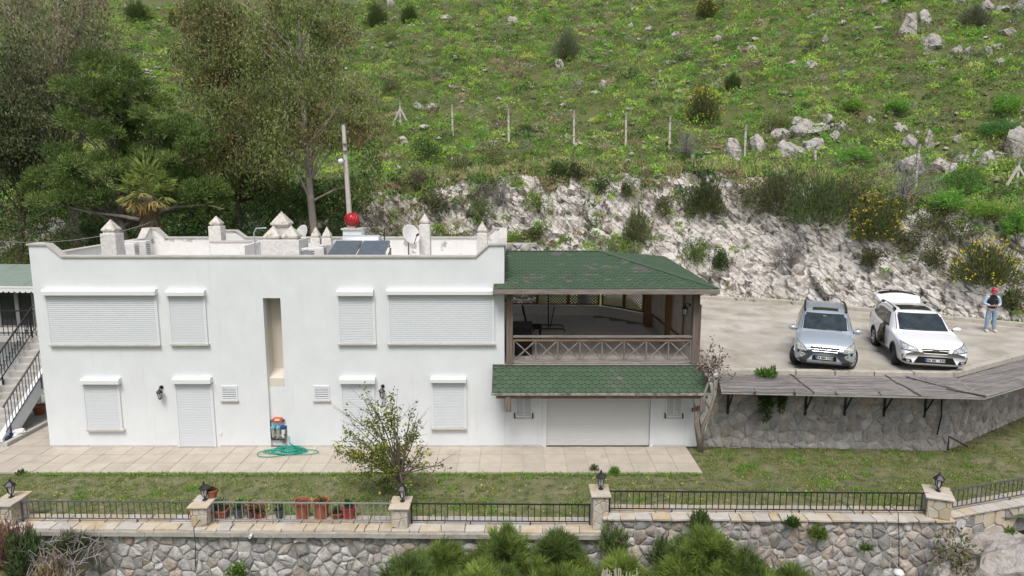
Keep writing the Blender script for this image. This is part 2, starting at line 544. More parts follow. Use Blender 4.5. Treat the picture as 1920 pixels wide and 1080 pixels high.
# stone cells for masonry: jittered points, cells cut by bisectors, shrunk to leave joints
def cells(w, h, sx, sz, seed, jit=.42):
    rn = random.Random(seed)
    pts = []
    rows = max(1, round(h / sz))
    for j in range(-1, rows + 1):
        n = max(1, round(w / sx))
        for i in range(-1, n + 1):
            x = (i + .5 + (.5 if j % 2 else 0)) * w / n + rn.uniform(-jit, jit) * sx
            z = (j + .5) * h / rows + rn.uniform(-jit, jit) * sz * .8
            if rn.random() < .22:
                pts.append((x - sx * .25, z + rn.uniform(-.2, .2) * sz)); pts.append((x + sx * .25, z + rn.uniform(-.2, .2) * sz))
            else:
                pts.append((x, z))
    out = []
    R2 = (2.6 * max(sx, sz)) ** 2
    for a, p in enumerate(pts):
        if not (-.2 * sx < p[0] < w + .2 * sx and -.2 * sz < p[1] < h + .2 * sz):
            continue
        poly = [(0, 0), (w, 0), (w, h), (0, h)]
        for b, q in enumerate(pts):
            if a == b or (p[0] - q[0]) ** 2 + (p[1] - q[1]) ** 2 > R2:
                continue
            mx, mz = (p[0] + q[0]) / 2, (p[1] + q[1]) / 2
            nx, nz = q[0] - p[0], q[1] - p[1]
            new = []
            for k in range(len(poly)):
                c, d = poly[k], poly[(k + 1) % len(poly)]
                dc = (c[0] - mx) * nx + (c[1] - mz) * nz
                dd = (d[0] - mx) * nx + (d[1] - mz) * nz
                if dc <= 0: new.append(c)
                if (dc < 0 < dd) or (dd < 0 < dc):
                    t = dc / (dc - dd)
                    new.append((c[0] + (d[0] - c[0]) * t, c[1] + (d[1] - c[1]) * t))
            poly = new
            if len(poly) < 3: break
        if len(poly) < 3: continue
        ar = sum(poly[k][0] * poly[(k + 1) % len(poly)][1] - poly[(k + 1) % len(poly)][0] * poly[k][1] for k in range(len(poly))) / 2
        if ar < .04 * sx * sz: continue
        out.append(poly)
    return out
def stone_mesh(name, poly, rn, gap, depth, dome, T, off, flat=False, back=.12):
    """poly in wall plane (u, v); T maps (u, v, d) to world, d outwards"""
    n = len(poly)
    cx = sum(p[0] for p in poly) / n; cz = sum(p[1] for p in poly) / n
    per = []
    for k in range(n):
        a, b = poly[k], poly[(k + 1) % n]
        per.append(a)
        if not flat and math.dist(a, b) > .12 and n < 7:
            per.append(((a[0] + b[0]) / 2 + rn.uniform(-.012, .012), (a[1] + b[1]) / 2 + rn.uniform(-.012, .012)))
    def sh(p, g, j=0.0):
        dx, dz = p[0] - cx, p[1] - cz
        L = math.hypot(dx, dz) or 1e-6
        k = max(.4, 1 - g / L)
        return (cx + dx * k + rn.uniform(-j, j), cz + dz * k + rn.uniform(-j, j))
    if not flat and len(per) > n:   # cut the corners so stones read as rounded
        per2 = []
        for p in per:
            per2.append(p)
        per = per2
    m = len(per)
    tx, tz = rn.uniform(-.25, .25), rn.uniform(-.25, .25)
    r0 = [sh(p, gap, gap * .4) for p in per]
    size = math.sqrt(max(.001, max(math.dist(p, (cx, cz)) for p in per)))
    r1 = [sh(p, (.012 if flat else .20 * math.dist(p, (cx, cz))), 0 if flat else .012) for p in r0]
    d0 = depth * .45
    v = [T(p[0], p[1], -back) for p in r0] + [T(p[0], p[1], d0 * (1 if flat else rn.uniform(.6, 1.2))) for p in r0]
    d1 = lambda p: depth + (0 if flat else (tx * (p[0] - cx) + tz * (p[1] - cz)) * .7 + rn.uniform(-.012, .012))
    v += [T(p[0], p[1], d1(p)) for p in r1]
    v.append(T(cx + (0 if flat else rn.uniform(-.03, .03)), cz, depth + dome))
    f = []
    for k in range(m):
        k2 = (k + 1) % m
        f.append((k, k2, m + k2, m + k))
        f.append((m + k, m + k2, 2 * m + k2, 2 * m + k))
        f.append((2 * m + k, 2 * m + k2, 3 * m))
    me = bpy.data.meshes.new(name)
    me.from_pydata([tuple(Vector(p) - Vector(off)) for p in v], [], f)
    if not flat: me.polygons.foreach_set('use_smooth', [k % 3 != 0 and rn.random() < .6 for k in range(len(me.polygons))])
    me.update()
    return me
def stones_on(parent, name, polys, T, material, seed, gap=.016, depth=.05, dome=.03, flat=False, back=.12):
    rn = random.Random(seed)
    off = wloc(parent)
    for poly in polys:
        dp = depth * rn.uniform(.5, 1.35) if not flat else depth
        me = stone_mesh(name, poly, rn, gap, dp, dome * rn.uniform(.3, 1.2), T, off, flat, back)
        mm = material if not isinstance(material, list) else rn.choice(material)
        link_mesh(name, me, mm, parent)
# ================================================================== terrain
BX = np.array([-90, -70, -40, -20, 0, 9.3, 12.1, 15.6, 18.6, 20, 28, 50, 90.])
BY = np.array([26, 28, 31, 33.5, 33.6, 32.4, 31.6, 29.0, 26.9, 26.1, 21.8, 14, 8.])
HX = np.array([-90, -40, -20, -8, 0, 9, 14, 17, 20, 28, 90.])
HY = np.array([3.0, 3.2, 3.6, 5.0, 5.6, 5.9, 5.4, 4.7, 4.0, 3.4, 3.0])
ZP, WC = 2.2, 3.6                                       # level of the parking, depth of the cut face
def baseY(x): return np.interp(x, BX, BY)
def cliffH(x): return np.interp(x, HX, HY)
_s = np.linspace(0, 140, 1401)
_sl = .22 + .31 * np.clip((_s - 1.0) / 7.0, 0, 1) ** 1.2 - .0 * _s
_rise = np.concatenate([[0], np.cumsum((_sl[1:] + _sl[:-1]) / 2 * .1)])
def hill_z(x, s):
    """height above the cut, s metres behind the foot of the cut"""
    return ZP + cliffH(x) + np.interp(s - WC, _s, _rise)
def fbm(x, y, z, sc_, o=4):
    return noise.fractal(Vector((x * sc_, y * sc_, z * sc_)), 1.0, 2.0, o)
def grid_mesh(name, V, nu, nv, material, smooth=True):
    i = np.arange(nu * nv).reshape(nu, nv)
    F = np.stack([i[:-1, :-1], i[1:, :-1], i[1:, 1:], i[:-1, 1:]], -1).reshape(-1, 4)
    me = np_mesh(name, V.reshape(-1, 3), F, smooth)
    return link_mesh(name, me, material, kind='structure')

# the hillside, from the lip of the cut to far beyond the frame
xs = np.concatenate([np.linspace(-90, -42, 40)[:-1], np.linspace(-42, 48, 330), np.linspace(48, 90, 36)[1:]])
ss = np.concatenate([np.linspace(WC + .1, WC + 34, 150), np.linspace(WC + 34, WC + 90, 60)[1:]])
V = np.zeros((len(xs), len(ss), 3))
for a, x in enumerate(xs):
    by = float(baseY(x))
    for b, s in enumerate(ss):
        z = float(hill_z(x, s)) + .35 * fbm(x, s, 0, .16) + .13 * fbm(x, s, 7, .9, 3) - (.8 if b == 0 else .2 if b == 1 else 0)
        V[a, b] = (x, by + s + (.5 * fbm(x, 3, 1, .8) if b < 3 else 0), z)
hillside = grid_mesh('hillside', V, len(xs), len(ss), M['hill_ground'])

# the rock cut
def facet(p, k, amp, tilt):
    q = Vector((p[0] * .9 + p[2] * .75, p[1] * .8, p[2] * .55 - p[0] * .35)) * k
    d, pts = noise.voronoi(q)
    c = pts[0]
    h = noise.cell_vector(c * 7.77 + Vector((.31, .17, .73)))
    e = q - c
    return amp * (h.x - .5) + tilt * (e.x * (h.y - .5) + e.z * (h.z - .5)), d[1] - d[0]
xs2 = np.concatenate([np.linspace(-60, -24, 60)[:-1], np.linspace(-24, 33, 640), np.linspace(33, 60, 40)[1:]])
ss2 = np.linspace(-.4, WC + 1.5, 66)
V = np.zeros((len(xs2), len(ss2), 3))
for a, x in enumerate(xs2):
    by, h = float(baseY(x)), float(cliffH(x))
    dx = (float(baseY(x + .2)) - float(baseY(x - .2))) / .4
    nl = math.hypot(dx, 1)
    nx, ny = dx / nl, -1 / nl
    benchy = .5 + .5 * fbm(x, 2, 3, .13, 3)
    for b, s in enumerate(ss2):
        t = min(max(s / WC, 0), 1)
        ledge = .9 * (t - .16 * math.sin(2 * PI * t * 1.5 + 5 * benchy) * min(1, max(0, (14 - x) / 8)) * (1 - abs(2 * t - 1)))
        z = ZP + h * min(1, (.12 * t + .88 * (t ** .92)) * .35 + ledge * .72)
        if s > WC: z = float(hill_z(x, s)) + .04 - .45 * max(0, s - WC - .25)
        p = (x, by + s, z)
        f1, e1 = facet(p, .55, .42, .6)
        f2, e2 = facet(p, 1.5, .24, .40)
        f3, e3 = facet(p, 3.4, .13, .2)
        fade = min(1, max(0, (s + .3) / .6))
        dd = (f1 + f2 + f3 + .10 * fbm(*p, 2.2, 4) - .12 * max(0, 1 - e2 * 8) - .10 * max(0, 1 - e1 * 10)) * fade
        V[a, b] = (x + nx * dd * .8, by + s + ny * dd * .8, z + dd * .42)
rock_cut = grid_mesh('rock_cut', V, len(xs2), len(ss2), M['rock_face'], smooth=False)

# flat ground of the upper level: parking and the yard behind the house
def sheet(name, poly, z, material, thick=.25, kind='structure'):
    mb = MB(); mb.prism(poly, z - thick, z, 'z')
    return mb.build(name, material, kind=kind, fix=True)
KX = [5.98, 12.62, 17.6, 40.0]
KY = [19.62, 19.28, 22.3, 36.0]
edge = list(zip(KX, KY))
far = [(x, float(baseY(x)) + .6) for x in (30, 24, 20, 18.6, 15.6, 12.1, 9.3, 4)]
# the surface of the parking: gently uneven
pk_x = np.linspace(5.6, 30, 120); pk_t = np.linspace(0, 1, 90)
V = np.zeros((len(pk_x), len(pk_t), 3))
for a, x in enumerate(pk_x):
    y0 = float(np.interp(x, KX, KY)) - .1; y1 = max(float(baseY(x)) + .7, y0 + .5)
    for b, t in enumerate(pk_t):
        y = y0 + (y1 - y0) * t
        V[a, b] = (x, y, ZP + .025 * fbm(x, y, 0, .6, 4) + .02)
driveway = grid_mesh('driveway', V, len(pk_x), len(pk_t), M['parking'])
sheet('yard', [(-60, 26.15), (5.59, 26.15), (5.59, 34.5), (-20, 34.2), (-60, 31.5)], ZP, M['hill_ground'])

# kerbs of the parking: along the wall edge and along the foot of the rock
def kerb(name, pts, z, w_, h, seed):
    mb = MB(); rn = random.Random(seed)
    for (a, b) in zip(pts[:-1], pts[1:]):
        a, b = Vector((*a, z)), Vector((*b, z))
        n = max(1, int((b - a).length / 1.1))
        for k in range(n):
            p, q = a.lerp(b, k / n), a.lerp(b, (k + 1) / n - .004)
            mb.bar(p + Vector((0, 0, rn.uniform(-.008, .008))), q + Vector((0, 0, rn.uniform(-.008, .008))), w_, h)
    return mb.build(name, M['kerb_concrete'], kind='structure', bevel=.012)
kerb('parking_kerb', [(6.0, 19.56), (12.6, 19.22), (17.6, 22.24), (30, 29.75)], ZP + .05, .22, .16, 1)
kerb('rock_foot_kerb', [(x, float(baseY(x)) - .55) for x in (4.5, 7, 9.3, 12.1, 15.6, 18.6, 20.5, 24, 27)], ZP + .06, .30, .22, 2)

# lower level: lawn
xs3 = np.linspace(-20, 22, 170); ys3 = np.linspace(14.75, 23.0, 100)
V = np.zeros((len(xs3), len(ys3), 3))
def lawn_z(x, y):
    return -.05 + .03 * fbm(x, y, 0, .7, 3) + max(0, (x - 12)) * .035 + (.24 * min(1, max(0, (x - 1.4) / 1.4)) * min(1, max(0, (17.4 - y) / 1.8)))
for a, x in enumerate(xs3):
    for b, y in enumerate(ys3):
        V[a, b] = (x, y, lawn_z(x, y))
        if y > 17.75 and x < 5.0: V[a, b, 2] = -.2
lawn = grid_mesh('lawn', V, len(xs3), len(ys3), M['lawn_soil'])

# paving in front of and beside the house
slab = MB(); slab.box(-22, 5.12, 17.62, 19.45, -.14, -.012); slab.box(-14.86, -13.58, 19.45, 24.4, -.14, -.012)
paving = slab.build('paving', M['grout'], kind='structure')
ti = MB(); ti.box(-.292, .292, -.292, .292, -.02, 0); tile_me = ti.mesh('paving_tile'); tile_me.materials.append(M['paving'])
rn = random.Random(5)
for j, y in enumerate((17.925, 18.525, 19.125)):
    x = 4.8
    k = 0
    while x > -18.4:
        xx = x
        link_mesh('paving_tile', tile_me, None, paving, loc=(xx, y, rn.uniform(-.003, .003)))
        x -= .6; k += 1
for j in range(8):
    for i in range(2):
        link_mesh('paving_tile', tile_me, None, paving, loc=(-13.9 - .6 * i, 19.77 + .6 * j, rn.uniform(-.003, .003)))

# ground below the near wall, falling away, and on to the horizon
xs4 = np.linspace(-60, 60, 90); ys4 = np.linspace(-60, 14.6, 70)
V = np.zeros((len(xs4), len(ys4), 3))
for a, x in enumerate(xs4):
    for b, y in enumerate(ys4):
        V[a, b] = (x, y, -2.2 - .28 * (14.6 - y) + .3 * fbm(x, y, 2, .3, 4) + (1.3 if x < -8.5 and y > 12.2 else 0) * min(1, (-8.5 - x) / 2))
grid_mesh('lower_slope', V, len(xs4), len(ys4), M['hill_ground'])
fl = MB(); fl.box(-900, 900, -900, 900, -34.0, -33.0)
fl.build('valley_ground', M['hill_ground'], kind='structure')

# fill under the upper level so that nothing is open from the side
fill = MB(); fill.prism([(5.3, 19.75), (12.5, 19.45), (17.5, 22.5), (30, 30), (30, 34), (5.3, 34)], -.3, ZP - .08, 'z')
fill.build('parking_fill', M['concrete'], kind='structure', fix=True)

def bvh_of(*obs):
    v, f = [], []
    for o in obs:
        n = len(v)
        v.extend([tuple(p.co) for p in o.data.vertices])
        f.extend([tuple(i + n for i in p.vertices) for p in o.data.polygons])
    return BVHTree.FromPolygons(v, f)
BT = bvh_of(hillside, rock_cut)
def hit(px, py):
    a, b = ray(px, py)
    d = Vector((a, 1, b)).normalized()
    loc, n, i, t = BT.ray_cast(Vector((0, 0, CAMZ)), d)
    return loc
def drop(x, y):
    loc, n, i, t = BT.ray_cast(Vector((x, y, 80)), Vector((0, 0, -1)))
    return (loc.z, n) if loc is not None else (ZP, Vector((0, 0, 1)))
# ================================================================== the white house
FY = 19.4
house = thing('white_house', 'two storey white plastered house with closed roller shutters and stepped roof parapet', 'house', (-6.9, FY, 0))
def F(px, py): return atY(px, py, FY)
XL, XR, YB, ZR, ZT, ZC = -13.57, -.22, 25.9, 5.0, 5.6, 5.94
nx0, nx1, nzT, nzM = -7.08, -6.58, F(510, 559).z, F(520, 711).z
wl = MB()
# front wall in pieces round the tall recess (22 cm thick)
wl.box(XL, nx0, FY, FY + .22, 0, ZR)
wl.box(nx1, XR, FY, FY + .22, 0, ZR)
wl.box(nx0, nx1, FY, FY + .22, nzT, ZR)
top = [(XL, ZR), (XR, ZR), (XR, ZC), (-.63, ZC), (-1.0, ZT), (-12.68, ZT), (-13.06, ZC), (XL, ZC)]
wl.prism(top, FY, FY + .22)
wl.box(XL, XL + .2, FY + .22, YB, 0, ZR)                       # left side
wl.box(XR - .2, XR, FY + .22, YB, 0, ZR)                       # right side
wl.box(XL + .2, XR - .2, YB - .2, YB, 0, ZR)
wall = wl.build('wall', M['plaster'], house, fix=True)
# the recess: deep above, shallow below
rc = MB()
rc.box(nx0 - .05, nx1 + .05, FY + .60, FY + .65, nzM - .3, nzT + .1)
rc.box(nx0 - .05, nx0, FY + .22, FY + .60, nzM - .3, nzT + .1)
rc.box(nx1, nx1 + .05, FY + .22, FY + .60, nzM - .3, nzT + .1)
rc.box(nx0, nx1, FY + .22, FY + .60, nzT, nzT + .1)
rc.hexa([(nx0, FY + .10, nzM - .25), (nx1, FY + .10, nzM - .25), (nx1, FY + .6, nzM - .25), (nx0, FY + .6, nzM - .25)],
        [(nx0, FY + .10, nzM), (nx1, FY + .10, nzM), (nx1, FY + .6, nzM + .16), (nx0, FY + .6, nzM + .16)])
rc.build('recess_lining', M['niche_cream'], house, fix=True)
rb = MB(); rb.box(nx0, nx1, FY + .10, FY + .2, 0, nzM - .25)
rb.build('recess_back', M['plaster'], house)
# parapets with raised corners, seen from inside
par = MB()
side = [(FY + .22, ZR), (YB, ZR), (YB, ZC), (YB - .35, ZC), (YB - .75, ZT), (FY + .9, ZT), (FY + .5, ZC), (FY + .22, ZC)]
par.prism(side, XL, XL + .2, 'x')
par.prism(side, XR - .2, XR, 'x')
back = [(XL + .2, ZR), (XR - .2, ZR), (XR - .2, ZC), (-.62, ZC), (-1.0, ZT), (-4.7, ZT), (-9.9, ZT), (-10.25, ZC - .08), (-10.75, ZC - .08), (-10.75, ZT), (-12.86, ZT), (-13.2, ZC), (XL + .2, ZC)]
par.prism(back, YB - .2, YB)
par.build('parapet', M['peeling_plaster'], house, fix=True)
pw = MB(); pw.box(-10.6, -9.05, 24.3, 24.5, ZR, ZR + .58); pw.box(-9.05, -8.9, 23.0, 24.5, ZR, ZR + .58)
pw.build('roof_divider', M['peeling_plaster'], house)
rf = MB(); rf.box(XL + .2, XR - .2, FY + .22, YB - .2, ZR - .25, ZR - .003)
rf.build('flat_roof', M['weathered_white'], house)
# marble copings that follow the parapet
def coping(path, a0, a1, axis):
    mb = MB()
    n = len(path)
    up = [(p[0], p[1] + .045) for p in path]
    mb.prism(list(path) + up[::-1], a0, a1, axis)
    mb.build('coping', M['coping_marble'], house, fix=True)
coping([(XL - .04, ZC), (-13.05, ZC), (-12.66, ZT), (-1.02, ZT), (-.64, ZC), (XR + .04, ZC)], FY - .045, FY + .26, 'y')
sp = [(FY + .265, ZC), (FY + .5, ZC), (FY + .9, ZT), (YB - .75, ZT), (YB - .36, ZC), (YB - .245, ZC)]
coping(sp, XL - .04, XL + .24, 'x')
coping(sp, XR - .24, XR + .04, 'x')
coping([(XL - .04, ZC), (-13.19, ZC), (-12.85, ZT), (-10.78, ZT)], YB - .24, YB + .04, 'y')
coping([(-10.76, ZC - .08), (-10.24, ZC - .08), (-9.89, ZT), (-4.7, ZT), (-1.01, ZT), (-.63, ZC), (XR + .04, ZC)], YB - .24, YB + .04, 'y')
coping([(-10.62, ZR + .58), (-9.02, ZR + .58)], 24.27, 24.53, 'y')
# plinth line at the foot of the wall
for x0, x1 in ((XL, -9.76), (-8.57, -7.08), (-6.58, -5.0), (-3.92, .86), (4.13, 5.08)):
    pl = MB(); pl.box(x0, x1, FY - .012, FY, .0, .055); pl.build('plinth', M['coping_marble'], house)

# roller shutters: guide rails, box, sill and every slat
def slat_mesh(wd, pitch):
    mb = MB()
    p = [(-.006, 0), (-.011, pitch * .2), (-.011, pitch * .7), (-.005, pitch * .96), (.010, pitch * .96), (.010, 0)]
    mb.prism([(a, b) for a, b in p], -wd / 2, wd / 2, 'x')
    me = mb.mesh('slat'); return me
def shutter(name, px0, px1, py0, py1, bx, by, sill=None, pitch=.060, wall_y=FY, boxd=.17, slmat='slat_pale', floor=False):
    a, b = atY(px0, (py0 + py1) / 2, wall_y), atY(px1, (py0 + py1) / 2, wall_y)
    z1, z0 = atY(px0, py0, wall_y).z, (0.015 if floor else atY(px0, py1, wall_y).z)
    x0, x1 = a.x, b.x
    fr = MB()
    for x in (x0, x1):
        fr.box(x - .035, x + .035, wall_y - .05, wall_y, z0, z1 + .05)
    fr.box(x0 - .02, x1 + .02, wall_y - .02, wall_y - .002, z0, z1 + .05)
    root = fr.build(name, M['shutter_white'], house)
    if bx:
        bb = MB()
        q0, q1 = atY(bx[0], by[1], wall_y - boxd), atY(bx[1], by[1], wall_y - boxd)
        zz1 = atY(bx[0], by[0] + 2, wall_y - boxd).z
        zz0 = q0.z
        h = zz1 - zz0
        bb.prism([(wall_y, zz0), (wall_y - boxd, zz0), (wall_y - boxd, zz0 + h * .68), (wall_y - boxd * .72, zz1), (wall_y, zz1)], q0.x, q1.x, 'x')
        bb.build('shutter_box', M['shutter_box'], root, fix=True)
        zt = zz0 + .03
    else:
        zt = z1
    if sill:
        sb = MB(); s0, s1 = atY(sill[0], py1, wall_y - .1), atY(sill[1], py1, wall_y - .1)
        sb.box(s0.x, s1.x, wall_y - .10, wall_y + .01, z0 - .045, z0)
        sb.build('sill', M['coping_marble'], root)
    wd = x1 - x0 - .07
    me = slat_mesh(wd, pitch); me.materials.append(M[slmat])
    n = int((zt - z0) / pitch)
    o = wloc(root)
    for k in range(n + 1):
        link_mesh('slat', me, None, root, loc=((x0 + x1) / 2 - o.x, wall_y - .028 - o.y, z0 + k * (zt - z0) / (n + 1) - o.z))
    return root
shutter('window', 91, 296, 555, 645, (77, 290), (541, 554), (90, 299))
shutter('window', 319, 386, 556, 644, (309, 382), (543, 555), (318, 391), .048)
shutter('window', 635, 702, 556, 643, (631, 699), (542, 555), (633, 705), .048)
shutter('window', 729, 925, 556, 643, (724, 925), (541, 553), (726, 930))
shutter('window', 160, 226, 722, 804, (150, 222), (709, 721), (161, 232), .047)
shutter('door', 333, 401, 722, 843, (322, 394), (707, 720), None, .05, floor=True)
shutter('door', 642, 702, 722, 843, (636, 703), (707, 720), None, .05, floor=True)
shutter('window', 811, 873, 719, 801, (807, 874), (707, 718), (808, 875), .047)

# louvred vents beside the recess
def vent(px0, px1, py0, py1):
    a, b = F(px0, py1), F(px1, py0)
    fr = MB()
    for x in (a.x, b.x - .045): fr.box(x, x + .045, FY - .03, FY, a.z, b.z)
    fr.box(a.x + .045, b.x - .045, FY - .03, FY, b.z - .05, b.z); fr.box(a.x + .045, b.x - .045, FY - .03, FY, a.z, a.z + .05)
    root = fr.build('vent', M['shutter_white'], house)
    bk = MB(); bk.box(a.x + .045, b.x - .045, FY - .006, FY - .002, a.z + .05, b.z - .05); bk.build('vent_back', M['shutter_white'], root)
    sl = MB(); sl.box(a.x - .02, b.x + .02, FY - .06, FY, a.z - .04, a.z); sl.build('sill', M['coping_marble'], root)
    n = 6
    o = wloc(root)
    for k in range(n):
        z = a.z + .05 + (b.z - a.z - .1) * k / n
        lb = MB(); lb.bar((a.x + .046, FY - .02, z + .022), (b.x - .046, FY - .02, z + .022), .014, .045, up=(0, -.7, .7))
        lb.build('louvre', M['shutter_white'], root)
vent(416, 445, 723, 750)
vent(589, 618, 723, 750)

# ground floor of the wing under the veranda
wg = MB()
gx0, gx1 = atY(1021, 790, FY).x, atY(1223, 790, FY).x
wy = FY + .03
wg.box(XR, gx0, wy, wy + .25, 0, 2.42)
wg.box(gx1, 5.15, wy, wy + .25, 0, 2.42)
wg.box(gx0, gx1, wy, wy + .25, 1.98, 2.42)
wg.prism([(5.15, 0), (5.55, 0), (5.68, .5), (5.80, 1.0), (5.95, 1.6), (5.98, 2.2), (5.15, 2.42)], wy, wy + .25)
wg.box(5.1, 5.3, wy + .25, 25.0, 0, 2.42)
wg.build('wing_wall', M['plaster'], house, fix=True)
gt = MB()
for x in (gx0, gx1): gt.box(x - .06, x + .06, wy - .03, wy + .02, 0, 1.98)
garage = gt.build('garage_shutter', M['shutter_white'], house)
gme = slat_mesh(gx1 - gx0 - .125, .066); gme.materials.append(M['garage_slat'])
go = wloc(garage)
for k in range(30):
    link_mesh('slat', gme, None, garage, loc=((gx0 + gx1) / 2 - go.x, wy + .05 - go.y, .012 + k * .066 - go.z))
# small two leaf shutters under the little roof, with black tilting stays
def leaf_shutter(px0, px1, py0, py1):
    a, b = atY(px0, py1, wy), atY(px1, py0, wy)
    z1 = b.z + .25
    fr = MB()
    for x in (a.x, (a.x + b.x) / 2 - .02, b.x - .04): fr.box(x, x + .04, wy - .035, wy, a.z, z1)
    fr.box(a.x + .04, (a.x + b.x) / 2 - .02, wy - .035, wy, a.z, a.z + .05); fr.box((a.x + b.x) / 2 + .02, b.x - .04, wy - .035, wy, a.z, a.z + .05)
    root = fr.build('small_shutter', M['shutter_white'], house)
    for q in range(2):
        u0 = a.x + .04 + q * (b.x - a.x) / 2 - (.02 if q else 0); u1 = u0 + (b.x - a.x) / 2 - .06
        lv = MB()
        for k in range(int((z1 - a.z - .05) / .05)):
            lv.bar((u0, wy - .016, a.z + .075 + k * .05), (u1, wy - .016, a.z + .075 + k * .05), .012, .046, up=(0, -.6, .8))
        lv.build('louvre_leaf', M['shutter_white'], root, kind='stuff')
    sl = MB(); sl.box(a.x - .03, b.x + .03, wy - .05, wy, a.z - .035, a.z); sl.build('sill', M['coping_marble'], root)
    for x in (a.x - .015, b.x + .015):
        st = MB(); st.tube([(x, wy - .01, a.z + .11), (x, wy - .09, a.z + .10), (x, wy - .10, a.z - .0)], .022, 6)
        st.build('stay', M['iron'], root)
leaf_shutter(966, 998, 753, 782)
leaf_shutter(1247, 1279, 753, 782)
# wall socket beside the ground floor door
so = MB(); q = F(414, 813); so.box(q.x - .04, q.x + .04, FY - .02, FY, q.z - .04, q.z + .04)
so.build('socket', M['plastic_white'], house)

# ------------------------------------------------------------------ chimneys (parts of the house)
def chimney(x, y, wd, zt, hcap, neck=.07, name='chimney', z0=ZR, wy_=None):
    wy_ = wy_ or wd
    mb = MB(); mb.box(x - wd / 2, x + wd / 2, y - wy_ / 2, y + wy_ / 2, z0, zt)
    c = mb.build(name, M['weathered_white'], house, bevel=.012)
    cap_on(c, x, y, wd * .86, zt, hcap, neck)
    return c
def cap_on(c, x, y, wd, zt, hcap, neck):
    nk = MB(); nk.box(x - wd * .42, x + wd * .42, y - wd * .42, y + wd * .42, zt, zt + neck)
    nk.build('chimney_neck', M['weathered_white'], c)
    e = wd / 2
    py = MB()
    zz = zt + neck
    py.add([(x - e, y - e, zz), (x + e, y - e, zz), (x + e, y + e, zz), (x - e, y + e, zz),
            (x - e, y - e, zz + .05), (x + e, y - e, zz + .05), (x + e, y + e, zz + .05), (x - e, y + e, zz + .05), (x, y, zz + hcap)],
           [(3, 2, 1, 0), (0, 1, 5, 4), (1, 2, 6, 5), (2, 3, 7, 6), (3, 0, 4, 7), (4, 5, 8), (5, 6, 8), (6, 7, 8), (7, 4, 8)])
    py.build('chimney_cap', M['cap_stone'], c)
def top_at(px, py, Y): return atY(px, py, Y)
p = top_at(204, 438, 20.6); chimney(p.x, 20.75, .46, p.z, .34, .08)
p = top_at(403, 424, 24.6); chimney(p.x, 24.75, .44, p.z, .30, .06)
p = top_at(796, 421, 23.0); chimney(p.x, 23.1, .36, p.z, .30, .06)
p = top_at(904, 438, 21.6); chimney(p.x, 21.7, .34, p.z, .32, .07)
# the wide stack with three caps
p0, p1 = top_at(489, 450, 21.2), top_at(560, 450, 21.2)
mb = MB(); mb.box(p0.x, p1.x, 21.2, 22.2, ZR, p0.z)
stack = mb.build('chimney_stack', M['weathered_white'], house, bevel=.012)
cap_on(stack, p0.x + .30, 21.5, .50, p0.z, .36, .06)
cap_on(stack, p1.x - .30, 21.5, .50, p0.z, .36, .06)
mb = MB(); mb.box(p0.x + .18, p0.x + .66, 21.78, 22.16, p0.z + .002, p0.z + .36); mb.build('flue', M['weathered_white'], stack)
cap_on(stack, p0.x + .42, 21.98, .56, p0.z + .36, .42, .06)
for px in (592, 613):
    p = top_at(px, 446, 25.2); chimney(p.x, 25.25, .34, p.z, .36, .05, z0=ZR)
# lower box of the middle of the roof at the back
q0, q1 = atY(447, 446, 25.5), atY(492, 446, 25.5)
# ================================================================== things on the roof
def ac_unit(label, x, y, rz=0.0, sc_=1.0):
    t = thing('air_conditioner', label, 'air conditioner', (x, y, ZR), rz, 'outdoor air conditioners on the roof')
    b = MB(); b.box(-.42, .42, -.16, .16, .06, .66); b.build('casing', M['ac_white'], t, world=False, bevel=.02)
    g = MB()
    for k in range(7): g.box(-.38, .12, -.172, -.161, .12 + k * .07, .155 + k * .07)
    g.build('fan_guard', M['steel_grey'], t, world=False, kind='stuff')
    d = MB(); d.lathe([(.0, 0), (.24, 0), (.24, .012), (0, .012)], n=18, T=Matrix.Translation((-.12, -.162, .36)) @ Matrix.Rotation(R(90), 4, 'X'))
    d.build('fan', M['iron_grey'], t, world=False)
    v = MB()
    for k in range(6): v.box(.421, .43, -.13, .13, .16 + k * .07, .195 + k * .07)
    v.build('side_louvre', M['steel_grey'], t, world=False, kind='stuff')
    for s in (-.3, .3):
        f = MB(); f.box(s - .03, s + .03, -.16, .16, 0, .06); f.build('foot', M['black_plastic'], t, world=False)
    return t
p = atY(234, 475, 23.2); ac_unit('white air conditioner beside the square chimney at the left end of the roof', p.x, 23.2)
p = atY(256, 475, 24.0); ac_unit('smaller looking white air conditioner tucked behind another below the left roof corner', p.x, 24.0)
p = atY(581, 472, 21.6); ac_unit('white air conditioner with side grille between the stack and solar panels', p.x, 21.6, R(20))
p = atY(600, 472, 22.4); ac_unit('white air conditioner turned sideways right beside the solar panels', p.x, 22.4, R(75))

